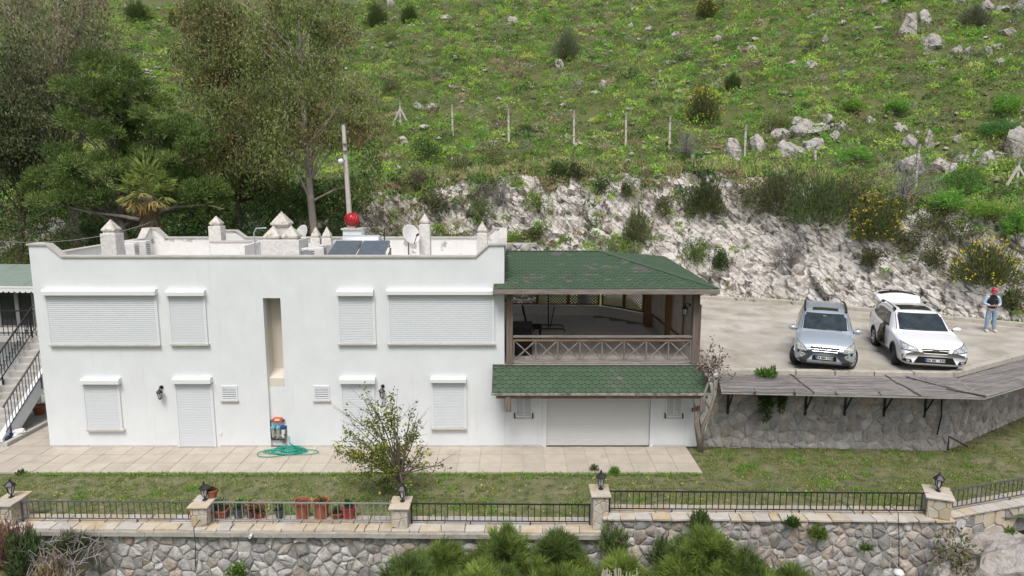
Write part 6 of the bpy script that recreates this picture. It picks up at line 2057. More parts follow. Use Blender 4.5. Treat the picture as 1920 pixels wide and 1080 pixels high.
# five fingers on each hand, rooted in the palm
for hand, (hx, hy, hz_), sx in ((18, (-.075, -.28, 1.08), 1), (22, (.05, -.27, 1.08), -1)):
    for k in range(4):
        b0 = len(bodyv)
        dz = .022 - .015 * k
        ln = (.052, .060, .055, .042)[k]
        bodyv += [(hx + sx * .03, hy - .02, hz_ + dz, .0085), (hx + sx * (.03 + ln * .6), hy - .035, hz_ + dz, .008), (hx + sx * (.03 + ln), hy - .022, hz_ + dz + .002, .007)]
        bodye += [(hand, b0), (b0, b0 + 1), (b0 + 1, b0 + 2)]
    b0 = len(bodyv)
    bodyv += [(hx + sx * .01, hy - .01, hz_ + .04, .010), (hx + sx * .035, hy - .025, hz_ + .062, .008)]
    bodye += [(hand, b0), (b0, b0 + 1)]
skin_obj('body', bodyv, bodye, M['skin'], man, 1)
jv = [(0, 0, .91, (.163, .122)), (-.095, 0, .86, .10), (-.115, -.012, .48, .078), (-.13, .012, .085, .066), (.095, 0, .86, .10), (.125, -.012, .48, .078), (.14, .012, .085, .066), (0, 0, 1.0, (.155, .115))]
skin_obj('jeans', jv, [(0, 1), (1, 2), (2, 3), (0, 4), (4, 5), (5, 6), (0, 7)], M['denim'], man, 2)
for x in (-.135, .15):
    skin_obj('shoe', [(x, .05, .05, .05), (x + (.005 if x > 0 else -.005), -.08, .045, .052), (x + (.02 if x > 0 else -.012), -.20, .038, .042)], [(0, 1), (1, 2)], M['shoe_white'], man, 2)
skin_obj('shirt', [(0, .02, 1.25, (.12, .085)), (0, .02, 1.36, (.13, .09)), (0, .01, 1.455, (.07, .066)), (-.20, .02, 1.375, .075), (-.272, .03, 1.11, .060), (-.155, -.19, 1.065, .047), (.20, .02, 1.375, .075), (.282, .03, 1.11, .060), (.135, -.19, 1.055, .047)],
         [(0, 1), (1, 2), (1, 3), (3, 4), (4, 5), (1, 6), (6, 7), (7, 8)], M['shirt_blue'], man, 2)
skin_obj('vest', [(0, .0, .90, (.20, .155)), (0, .0, 1.10, (.195, .15)), (0, .015, 1.30, (.215, .155)), (0, .02, 1.40, (.185, .125)), (0, .02, 1.47, (.10, .09))], [(0, 1), (1, 2), (2, 3), (3, 4)], M['vest_black'], man, 2)
mb = MB(); mb.box(.03, .11, -.128, -.122, 1.30, 1.315); mb.build('vest_mark', M['steel_grey'], man, world=False)
# face: eyes, nose, mouth, ears; the head is bent down
fc = MB(); fc.lathe([(.004, 0), (.014, .012), (.010, .035), (.002, .045)], (0, -.118, 1.588), 8); fc.build('nose', M['skin'], man, world=False)
for sx in (-1, 1):
    e = MB(); bm = bmesh.new(); bmesh.ops.create_icosphere(bm, subdivisions=1, radius=.010); e.add([(v.co + Vector((sx * .03, -.112, 1.635)))[:] for v in bm.verts], [[v.index for v in f.verts] for f in bm.faces]); bm.free(); e.build('eye', M['hair_grey'], man, world=False)
    e = MB(); bm = bmesh.new(); bmesh.ops.create_icosphere(bm, subdivisions=1, radius=1); e.add([(v.co.x * .012 + sx * .082, v.co.y * .022 - .03, v.co.z * .034 + 1.61) for v in bm.verts], [[v.index for v in f.verts] for f in bm.faces]); bm.free(); e.build('ear', M['skin'], man, world=False)
mo = MB(); mo.box(-.024, .024, -.108, -.098, 1.553, 1.56); mo.build('mouth', M['terracotta'], man, world=False)
hb_ = MB(); bm = bmesh.new(); bmesh.ops.create_icosphere(bm, subdivisions=3, radius=1)
hb_.add([(v.co.x * .086, v.co.y * .092 - .022, v.co.z * .085 + 1.635) for v in bm.verts if True], [[v.index for v in f.verts] for f in bm.faces if f.calc_center_median().y > -.05 and f.calc_center_median().z < .6]); hb_.build('hair', M['hair_grey'], man, world=False, smooth=True)
cp = MB()
RT = Matrix.Translation((0, -.035, 1.665)) @ Matrix.Rotation(R(16), 4, 'X')
cp.add([tuple(RT @ Vector((v.co.x * .097, v.co.y * .112, v.co.z * .095))) for v in bm.verts], [[v.index for v in f.verts] for f in bm.faces if f.calc_center_median().z > -.05]); bm.free()
cpo = cp.build('cap', M['cap_red'], man, world=False, smooth=True)
br = MB(); v = []
for k in range(9):
    a = PI + PI * k / 8
    v.append((.092 * math.cos(a), -.06 + .07 * math.sin(a), .005)); v.append((.085 * math.cos(a), -.09 + .12 * math.sin(a) , -.012 - .02 * abs(math.cos(a))))
br.add([tuple(RT @ Vector(p)) for p in v] + [tuple(RT @ (Vector(p) - Vector((0, 0, .008)))) for p in v], [(2 * k, 2 * k + 1, 2 * k + 3, 2 * k + 2) for k in range(8)] + [(18 + 2 * k, 18 + 2 * k + 2, 18 + 2 * k + 3, 18 + 2 * k + 1) for k in range(8)] + [(2 * k + 1, 2 * k + 19, 2 * k + 21, 2 * k + 3) for k in range(8)])
br.build('brim', M['cap_red'], cpo, world=False)
cl = MB(); cl.box(-.03, .03, -.135, -.128, 1.70, 1.715); cl.build('cap_mark', M['shoe_white'], cpo, world=False)
ph = thing('phone', 'dark phone held in both hands by the person in the red cap', 'phone', (0, 0, 0))
PM = Matrix.Translation(man.location) @ Matrix.Rotation(R(-12), 4, 'Z')
ph.location = PM @ Vector((-.012, -.30, .995)); ph.rotation_euler = (R(-35), 0, R(-12))
mb = MB(); mb.box(-.036, .036, -.006, .006, -.07, .075); mb.build('phone_body', M['car_black'], ph, world=False, bevel=.003)
# ================================================================== vegetation
RG = np.random.default_rng(77)
def fib_sphere(rg, n):
    return unit(rg.normal(size=(n, 3)))
GREEN_BRIGHT = [(.085, .14, .022), (.105, .165, .03), (.13, .18, .04), (.07, .125, .022)]
GREEN_MID = [(.06, .10, .022), (.075, .12, .028), (.05, .085, .02)]
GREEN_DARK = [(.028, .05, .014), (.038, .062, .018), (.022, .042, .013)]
OLIVE = [(.085, .10, .035), (.10, .115, .045), (.07, .085, .03)]
GREY_G = [(.085, .10, .055), (.11, .12, .07), (.075, .09, .05)]
BROWN = [(.10, .08, .05), (.13, .105, .07), (.075, .06, .04)]
YELLOW_G = [(.13, .17, .035), (.15, .175, .035), (.11, .155, .03)]
FENNEL = [(.06, .15, .025), (.08, .18, .035), (.11, .19, .03)]

# --- cushions and grass over the hillside: one mass
def ground_points(rg, n, x0, x1, s0, s1, pw=1.0):
    x = rg.uniform(x0, x1, n); s = s0 + (s1 - s0) * rg.uniform(0, 1, n) ** pw
    P = []
    for a, b in zip(x, s):
        y = float(baseY(a)) + b
        P.append((a, y))
    return np.array(P)
def visible_x(y):   # half width of the view at y, with a margin
    return .80 * y + 3
zc_cache = {}
def ground_z(xy):
    out = np.zeros(len(xy))
    for i, (x, y) in enumerate(xy): out[i] = drop(x, y)[0]
    return out
def cushions(name, n, leaves_per, rg, x0, x1, s0, s1, rmin, rmax, pals, weights, leafL, flat=.72, kind='stuff', pw=1.0, dens=None, mati='leaf', up=.35, spaced=0):
    xy = ground_points(rg, n, x0, x1, s0, s1, pw)
    keep = np.abs(xy[:, 0]) < visible_x(xy[:, 1])
    if dens is not None:
        keep &= np.array([dens(x, y) > rg.random() for x, y in xy])
    xy = xy[keep]; n = len(xy)
    r = rmin + (rmax - rmin) * rg.uniform(0, 1, n) ** 1.8
    if spaced:
        grid, ok = {}, []
        for i in np.argsort(-r):
            gx, gy = int(xy[i, 0] // 1.0), int(xy[i, 1] // 1.0)
            good = True
            for a in (-1, 0, 1):
                for b in (-1, 0, 1):
                    for j in grid.get((gx + a, gy + b), ()):
                        if (xy[i, 0] - xy[j, 0]) ** 2 + (xy[i, 1] - xy[j, 1]) ** 2 < (spaced * (r[i] + r[j])) ** 2: good = False
            if good: grid.setdefault((gx, gy), []).append(i); ok.append(i)
        xy, r = xy[ok], r[ok]; n = len(xy)
    z = ground_z(xy)
    which = rg.choice(len(pals), n, p=np.array(weights) / sum(weights))
    base = 1.5 * FOL * np.array([np.array(pals[k])[rg.integers(0, len(pals[k]))] for k in which]) * (1 + rg.normal(size=(n, 1)) * .18)
    m = leaves_per
    d = fib_sphere(rg, n * m).reshape(n, m, 3)
    d[..., 2] = np.abs(d[..., 2])
    wob = 1 + .28 * np.sin(d[..., 0] * 4 + rg.uniform(0, 6, (n, 1))) * np.cos(d[..., 1] * 5 + rg.uniform(0, 6, (n, 1)))
    rad = r[:, None] * rg.uniform(.55, 1.0, (n, m)) ** .5 * wob
    P = np.stack([xy[:, None, 0] + d[..., 0] * rad, xy[:, None, 1] + d[..., 1] * rad, z[:, None] - .06 + d[..., 2] * rad * flat * rg.uniform(.8, 1.4, (n, 1))], -1)
    tang = np.cross(d, rg.normal(size=d.shape))
    D = (d + rg.normal(size=d.shape) * .55 + np.array([0, 0, up])) * .5 + tang * (.9 if up < 1 else .2)
    NN = (d * .9 + rg.normal(size=d.shape) * .38).reshape(-1, 3)
    col = np.clip(base[:, None, :] * (1 + rg.normal(size=(n, m, 1)) * .13), .01, .7)
    L = leafL * rg.uniform(.7, 1.4, n * m) * np.repeat((.6 + r / rmax * .6), m)
    return leaf_object(name, rg, P.reshape(-1, 3), D.reshape(-1, 3), L, L * .5, col.reshape(-1, 3), M[mati], kind=kind, N=NN)
def patch_noise(x, y):
    return .55 + .9 * fbm(x, y, 4, .35, 3)
cushions('hill_cushions', 18000, 125, RG, -52, 50, WC + .4, WC + 40, .26, .80, [GREEN_BRIGHT, GREEN_MID, OLIVE, GREY_G, YELLOW_G, GREEN_DARK, BROWN], [20, 30, 26, 13, 3, 8, 8], .14, dens=lambda x, y: patch_noise(x, y) + .6, spaced=.60)
cushions('hill_herbs', 2000, 45, RG, -46, 46, WC + .3, WC + 40, .2, .55, [FENNEL, GREEN_BRIGHT, YELLOW_G, GREY_G], [30, 40, 8, 22], .17, flat=.8, up=1.2)
# grass blades on the hill
def blades(name, xy, z, L, cols, rg, lean=.45, wd=.1, kind='stuff', jit=.2):
    n = len(xy)
    P = np.column_stack([xy, z - .01])
    D = np.column_stack([rg.normal(size=(n, 2)) * lean, np.ones(n)])
    LL = L * rg.uniform(.5, 1.5, n)
    return leaf_object(name, rg, P, D, LL, LL * wd, palette(rg, n, cols, jit, FOL), M['leaf'], kind=kind)
xy = ground_points(RG, 5200, -44, 44, WC + .2, WC + 34)
xy = xy[np.abs(xy[:, 0]) < visible_x(xy[:, 1])]
zz = ground_z(xy)
xy = np.repeat(xy, 11, 0) + RG.normal(size=(len(xy) * 11, 2)) * .13
blades('hill_grass', xy, np.repeat(zz, 11), .22, GREEN_BRIGHT + [(.10, .13, .04), (.12, .16, .04)], RG)
# straw tufts and dark growth on the lip of the cut and on its ledges
def slope_ok(x, y):
    z, nr_ = drop(x, y)
    return nr_.z
def ledge_density(x, y):
    s = y - float(baseY(x))
    k = slope_ok(x, y)
    v = fbm(x, y, 11, .55, 3)
    side = max(0, min(1, (12 - x) / 8))
    return (max(0, k - .42) * 1.2 + (.35 + .35 * side) * (v > .12)) * (.25 + .75 * (side if s < 2.6 else 1))
cushions('ledge_growth', 1500, 80, RG, -24, 30, .25, WC + .9, .14, .42, [OLIVE, GREEN_MID, BROWN, GREY_G, GREEN_BRIGHT], [26, 22, 18, 14, 24], .11, dens=ledge_density)
cushions('cut_shrubs', 190, 110, RG, -9, 4.5, .3, WC + .6, .22, .52, [OLIVE, GREEN_MID, BROWN, GREY_G, GREEN_DARK], [26, 24, 18, 14, 16], .12, flat=.85, dens=lambda x, y: .75 if fbm(x, y, 21, .45, 3) > -.05 else .12)
cushions('lip_growth', 800, 110, RG, -24, 33, WC - .5, WC + 1.7, .25, .62, [OLIVE, GREEN_DARK, BROWN, GREEN_MID, GREY_G], [26, 20, 20, 20, 14], .13, flat=.8)
xy = ground_points(RG, 500, -10, 28, WC - .2, WC + 2.2); zz = ground_z(xy)
xy = np.repeat(xy, 18, 0) + RG.normal(size=(len(xy) * 18, 2)) * .12
blades('lip_straw', xy, np.repeat(zz, 18), .5, [(.20, .20, .09), (.16, .19, .06), (.26, .23, .12)], RG, lean=.35, wd=.05)
# weeds at the foot of the rock
xy = np.array([(x, float(baseY(x)) - .25 + RG.normal() * .12) for x in RG.uniform(6, 26, 90)])
zz = np.full(len(xy), ZP + .02)
xy = np.repeat(xy, 22, 0) + RG.normal(size=(len(xy) * 22, 2)) * .13
blades('rock_foot_weeds', xy, np.repeat(zz, 22), .22, GREEN_MID + OLIVE, RG, lean=.8, wd=.2)
# scattered small stones on the hill
xy = ground_points(RG, 2000, -44, 46, WC + .5, WC + 40, 1.0)
xy = xy[[fbm(x, y, 9, .22, 3) > -.12 for x, y in xy]]
zz = ground_z(xy)
sm_ = MB()
bm = bmesh.new(); bmesh.ops.create_icosphere(bm, subdivisions=1, radius=1)
iv = np.array([v.co[:] for v in bm.verts]); if_ = [[v.index for v in f.verts] for f in bm.faces]; bm.free()
for (x, y), z in zip(xy, zz):
    r_ = RG.uniform(.07, .17) * (1.8 if RG.random() < .15 else 1)
    v = iv * (1 + RG.normal(size=(len(iv), 1)) * .18) * np.array([r_ * RG.uniform(.8, 1.7), r_, r_ * RG.uniform(.5, .9)]) + np.array([x, y, z + r_ * .35 + .05])
    sm_.add(v.tolist(), if_)
sm_.build('hill_stones', M['boulder_rock'], kind='stuff')

# --- boulders one can point to
def rock_mesh(seed, w_, d, h, sub=3):
    rn = random.Random(seed)
    bm = bmesh.new(); bmesh.ops.create_icosphere(bm, subdivisions=sub, radius=1)
    planes = []
    for k in range(20):
        n = Vector((rn.gauss(0, 1), rn.gauss(0, 1), rn.gauss(0, .8))).normalized(); planes.append((n, rn.uniform(.52, .86)))
    mb = MB(); v_ = []
    for v in bm.verts:
        p = v.co.copy()
        for n, dd in planes:
            e = p.dot(n) - dd
            if e > 0: p -= n * e
        p *= 1 + .16 * noise.noise(p * 2.4 + Vector((seed, 0, 0))) + .11 * noise.noise(p * 6 + Vector((0, seed, 0)))
        v_.append((p.x * w_ / 1.4, p.y * d / 1.4, p.z * h / 1.3))
    mb.add(v_, [[v.index for v in f.verts] for f in bm.faces]); bm.free()
    return mb
def boulder(px, py, wpx, hpx, label, mt='boulder_rock', k=[0]):
    p = hit(px, py - 1)
    if p is None: return
    s = pxm(p.y, p.z)
    w_, h = wpx / s * .9, hpx / s * .95
    k[0] += 1
    t = rock_mesh(k[0] + 10, w_, w_ * .85, h * 1.15).build('boulder', M[mt])
    t.location = (p.x, p.y + w_ * .2, p.z + h * .22)
    tag(t, label, 'boulder', 'boulders on the hillside')
    return t
BL = [
 (1707, 64, 34, 40, 'tall pale pointed boulder, left of the top right rock group'),
 (1736, 48, 30, 28, 'angular pale boulder right behind the tall pointed one, top right'),
 (1752, 91, 46, 26, 'wide cracked boulder below the tall pointed boulder, top right'),
 (1797, 103, 25, 22, 'upright pinkish boulder below the wide cracked boulder, top right'),
 (1817, 102, 14, 16, 'small pinkish boulder touching the upright one, top right'),
 (1853, 106, 16, 20, 'small upright boulder farther right, below the top right rocks'),
 (1872, 94, 20, 14, 'low round pale boulder near the right edge high on the slope'),
 (1893, 65, 30, 13, 'flat pale boulder at the right edge high on the slope'),
 (1852, 20, 28, 20, 'pale boulder at the top edge near the right corner'),
 (1886, 22, 24, 15, 'slanting pale boulder at the top edge, second from the corner'),
 (1915, 28, 26, 36, 'big pinkish boulder in the top right corner'),
 (1803, 8, 24, 14, 'pinkish boulder cut by the top edge above the dark shrub'),
 (1877, 120, 24, 12, 'flat white stone slab at the right, below the rock group'),
 (1522, 129, 32, 15, 'slanting smooth grey boulder alone in the middle of the green slope'),
 (1486, 121, 22, 8, 'flat tan stone just left of the slanting grey boulder'),
 (1348, 79, 22, 16, 'pink tinted boulder right of the yellow broom near the top'),
 (1411, 98, 26, 16, 'low broken grey boulder pile right of the pink tinted boulder'),
 (1391, 96, 16, 10, 'small dark grey stone beside the broken pile'),
 (1548, 80, 13, 15, 'small upright boulder high in the middle right of the slope'),
 (1523, 35, 16, 10, 'small grey boulder near the top edge right of centre'),
 (1649, 58, 22, 10, 'low pale stone left of the tall pointed boulder'),
 (1376, 297, 40, 38, 'lumpy grey boulder behind the seventh fence post'),
 (1424, 286, 34, 32, 'grey boulder right of the seventh fence post'),
 (1468, 262, 46, 24, 'light grey rock at the upper left of the large outcrop'),
 (1510, 258, 60, 36, 'big light grey rock in the middle of the large outcrop'),
 (1486, 296, 54, 34, 'low front rock of the large outcrop'),
 (1530, 290, 46, 30, 'front right rock of the large outcrop'),
 (1506, 236, 44, 20, 'flat rock at the top of the large outcrop'),
 (1541, 247, 30, 18, 'round rock right of the flat top of the outcrop'),
 (1554, 230, 22, 21, 'pale upright rock above the right end of the outcrop'),
 (1578, 244, 20, 16, 'pinkish round rock right of the outcrop'),
 (1566, 262, 28, 16, 'low white rock pair below the pinkish round rock'),
 (1633, 232, 18, 14, 'pinkish tilted boulder between the outcrop and the right group'),
 (1687, 249, 24, 18, 'smooth half buried boulder with a pink face'),
 (1708, 280, 38, 26, 'wide boulder just above the grey dead bush'),
 (1742, 281, 20, 38, 'tall narrow standing boulder with a pink side'),
 (1796, 269, 17, 16, 'small square pale boulder right of the standing boulder'),
 (1712, 327, 62, 38, 'large rounded pinkish boulder behind the grey dead bush'),
 (1762, 322, 38, 26, 'brownish boulder right of the large rounded one'),
 (1788, 326, 32, 20, 'lower brownish boulder beside its larger neighbour'),
 (1808, 305, 34, 18, 'cluster stone at the left of the white pile, right side'),
 (1832, 300, 22, 18, 'middle stone of the white pile, right side'),
 (1854, 309, 34, 32, 'round cracked boulder at the right of the white pile'),
 (1872, 300, 20, 18, 'small boulder leaning on the round cracked one'),
 (1908, 292, 42, 58, 'large reddish brown boulder at the right edge'),
 (732, 13, 20, 15, 'pale boulder at the top edge above the round broom bush'),
 (962, 47, 22, 17, 'grey pale boulder near the top in the middle left'),
 (968, 22, 9, 9, 'tiny pale boulder above the grey pale one'),
 (835, 37, 22, 12, 'low pale boulder left of centre near the top'),
 (1222, 23, 16, 15, 'pale pointed boulder near the top right of centre'),
 (1182, 53, 13, 11, 'small pale boulder below the pale pointed one'),
 (1218, 57, 15, 9, 'small flat boulder right of the small pale one'),
 (1267, 71, 22, 11, 'pinkish flat boulder right of the small flat boulder'),
 (1049, 130, 16, 18, 'grey pointed boulder just below the feathery bush'),
 (1130, 172, 18, 20, 'pink upright boulder in the middle of the slope above the fence'),
 (1088, 160, 15, 9, 'small pink stone left of the pink upright boulder'),
 (1116, 178, 16, 8, 'low pale stone touching the pink upright boulder'),
 (784, 206, 22, 14, 'rounded grey boulder right of the braced fence post'),
 (808, 208, 18, 13, 'pair of grey rounded stones farther right of the braced post'),
 (755, 269, 20, 15, 'rounded grey boulder below the braced fence post'),
 (1022, 311, 18, 16, 'grey boulder on the lip of the rock cut, left of the dark round shrub'),
 (896, 328, 18, 20, 'pale rock at the lip of the cut beside the left shrubs'),
 (881, 332, 16, 18, 'pale rock standing left of its twin on the lip of the cut'),
]
for b in BL: boulder(*b)
# outcrop at the lower right under the faced wall
oc = rock_mesh(501, 2.6, 2.2, 1.9, 5).build('rock_outcrop', M['outcrop']); q = atY(1895, 1085, 13.7); oc.location = (q.x + .25, 13.85, q.z - .25); oc.rotation_euler = (0, R(-16), R(20))
tag(oc, 'large pale rock outcrop below the faced wall in the lower right corner', 'rock')
oc = rock_mesh(502, 1.1, 1.0, .7, 4).build('rock_outcrop', M['outcrop']); q = atY(1800, 1075, 13.6); oc.location = (q.x, 13.7, q.z - .1)
tag(oc, 'smaller dark hollowed rock beside the corner of the tall garden wall', 'rock')

# --- shrubs one can point to
def twigs(t, base, r, h, n, seed, m, rad=.012, droop=0.0, sub=3):
    rn = random.Random(seed)
    mb = MB()
    for k in range(n):
        a, e = rn.uniform(0, 2 * PI), rn.uniform(.15, 1.3)
        tip = base + Vector((r * math.cos(a) * math.cos(e), r * math.sin(a) * math.cos(e), h * math.sin(e) * rn.uniform(.7, 1.05)))
        mid = base.lerp(tip, .5) + Vector((rn.uniform(-.12, .12) * r, rn.uniform(-.12, .12) * r, .12 * h))
        mb.tube([base + Vector((0, 0, -.1)), mid, tip], [rad * 1.6, rad, rad * .45], 4, False)
        for q in range(sub):
            s = rn.uniform(.35, .95)
            p = mid.lerp(tip, s)
            d = Vector((rn.gauss(0, 1), rn.gauss(0, 1), rn.gauss(.3, .7))).normalized() * r * .32
            mb.tube([p, p + d * .55 + Vector((0, 0, .02)), p + d], [rad * .7, rad * .5, rad * .3], 3, False)
    return mb.build('branches', M[m], t, kind='stuff')
def shrub(px, py, wpx, hpx, kind, label, seed, p=None, cols=None, n=None):
    p = p or hit(px, py - 2)
    if p is None: return
    s = pxm(p.y, p.z)
    r, h = wpx / s / 2, hpx / s
    name = {'dead': 'dead_shrub', 'broom': 'broom_bush', 'flower': 'broom_bush', 'fennel': 'fennel_plant'}.get(kind, 'shrub')
    t = thing(name, label, 'shrub', p, group='shrubs on the hillside')
    rg = np.random.default_rng(seed)
    P0 = np.array(p)
    if kind == 'dead':
        twigs(t, p, r, h, 40, seed, 'twig_grey', .014, sub=6)
        return t
    if kind in ('dome', 'olive', 'mixed'):
        m = n or int(900 + 900 * min(r, 1.3))
        cl = fib_sphere(rg, 16); cl[:, 2] = np.abs(cl[:, 2]) * .9
        cl = cl * rg.uniform(.55, 1.35, (16, 1))
        cc = P0 + cl * np.array([r * .62, r * .62, h * .55]) + np.array([0, 0, h * .12])
        i = rg.integers(0, 16, m)
        d = fib_sphere(rg, m)
        P = cc[i] + d * (rg.uniform(.3, 1, (m, 1)) ** .5) * np.array([r * .46, r * .46, h * .38])
        P[:, 2] = np.maximum(P[:, 2], P0[2] - .1)
        c = cols or {'dome': GREEN_DARK, 'olive': OLIVE, 'mixed': OLIVE + BROWN + GREEN_DARK}[kind]
        L = rg.uniform(.06, .12, m)
        leaf_object('foliage', rg, P, d + rg.normal(size=(m, 3)) * .5 + np.array([0, 0, .3]), L, L * .5, palette(rg, m, c, .25, FOL), M['leaf'], t)
        twigs(t, p, r * .6, h * .6, 8, seed, 'twig_brown', .012, sub=2)
    elif kind in ('broom', 'flower'):
        m = n or int(2800 + 1600 * r)
        a = rg.uniform(0, 2 * PI, m); e = rg.uniform(.1, 1.45, m)
        d = np.stack([np.cos(a) * np.cos(e), np.sin(a) * np.cos(e), np.sin(e)], -1)
        f1_, f2_, f3_ = rg.uniform(0, 6.28, 3)
        rad = rg.uniform(.25, 1, m) ** .6 * (.88 + .24 * np.sin(3 * a + f1_) * np.cos(4 * e + f2_) + .16 * np.sin(7 * a + f3_) * np.sin(5 * e + f1_))
        P = P0 + d * rad[:, None] * np.array([r, r, h]) * .92
        D = d * np.array([1, 1, 1.6]) + np.array([0, 0, .6]) + rg.normal(size=(m, 3)) * .22
        L = rg.uniform(.14, .30, m)
        leaf_object('foliage', rg, P - D * .1, D, L, .034, palette(rg, m, cols or ([(.045, .06, .02), (.06, .075, .028), (.08, .085, .035)] if kind == 'flower' else [(.035, .055, .016), (.05, .07, .02)]), .25, FOL), M['leaf'], t)
        twigs(t, p, r * .85, h * .85, 12, seed, 'twig_brown', .010, sub=3)
        if kind == 'flower':
            k = 140
            i = rg.permutation(m)[:k]
            k = len(i)
            fl_ = d[i] * np.array([r, r, h]) * rg.uniform(.72, 1.0, (k, 1)) + P0
            P = np.repeat(fl_, 3, 0) + rg.normal(size=(k * 3, 3)) * .03
            leaf_object('flowers', rg, P, rg.normal(size=(k * 3, 3)), .075, .065, palette(rg, k * 3, [(.62, .50, .02), (.70, .58, .03)], .1), M['flower'], t, kind='stuff')
    elif kind == 'fennel':
        m = n or 1800
        k = 26
        a = rg.uniform(0, 2 * PI, k); q = rg.uniform(0, 1, k) ** .5
        cc = P0 + np.stack([np.cos(a) * q * r * .75, np.sin(a) * q * r * .75, h * (.35 + .5 * (1 - q) + rg.uniform(-.1, .15, k))], -1)
        i = rg.integers(0, k, m)
        P = cc[i] + rg.normal(size=(m, 3)) * np.array([r * .17, r * .17, h * .11])
        D = rg.normal(size=(m, 3)) * np.array([1, 1, .5]) + np.array([0, 0, .35])
        L = rg.uniform(.10, .22, m)
        leaf_object('foliage', rg, P, D, L, .03, palette(rg, m, cols or FENNEL, .2, FOL), M['leaf'], t)
        twigs(t, p, r * .7, h * .7, 10, seed, 'twig_brown', .010, sub=1)
    return t
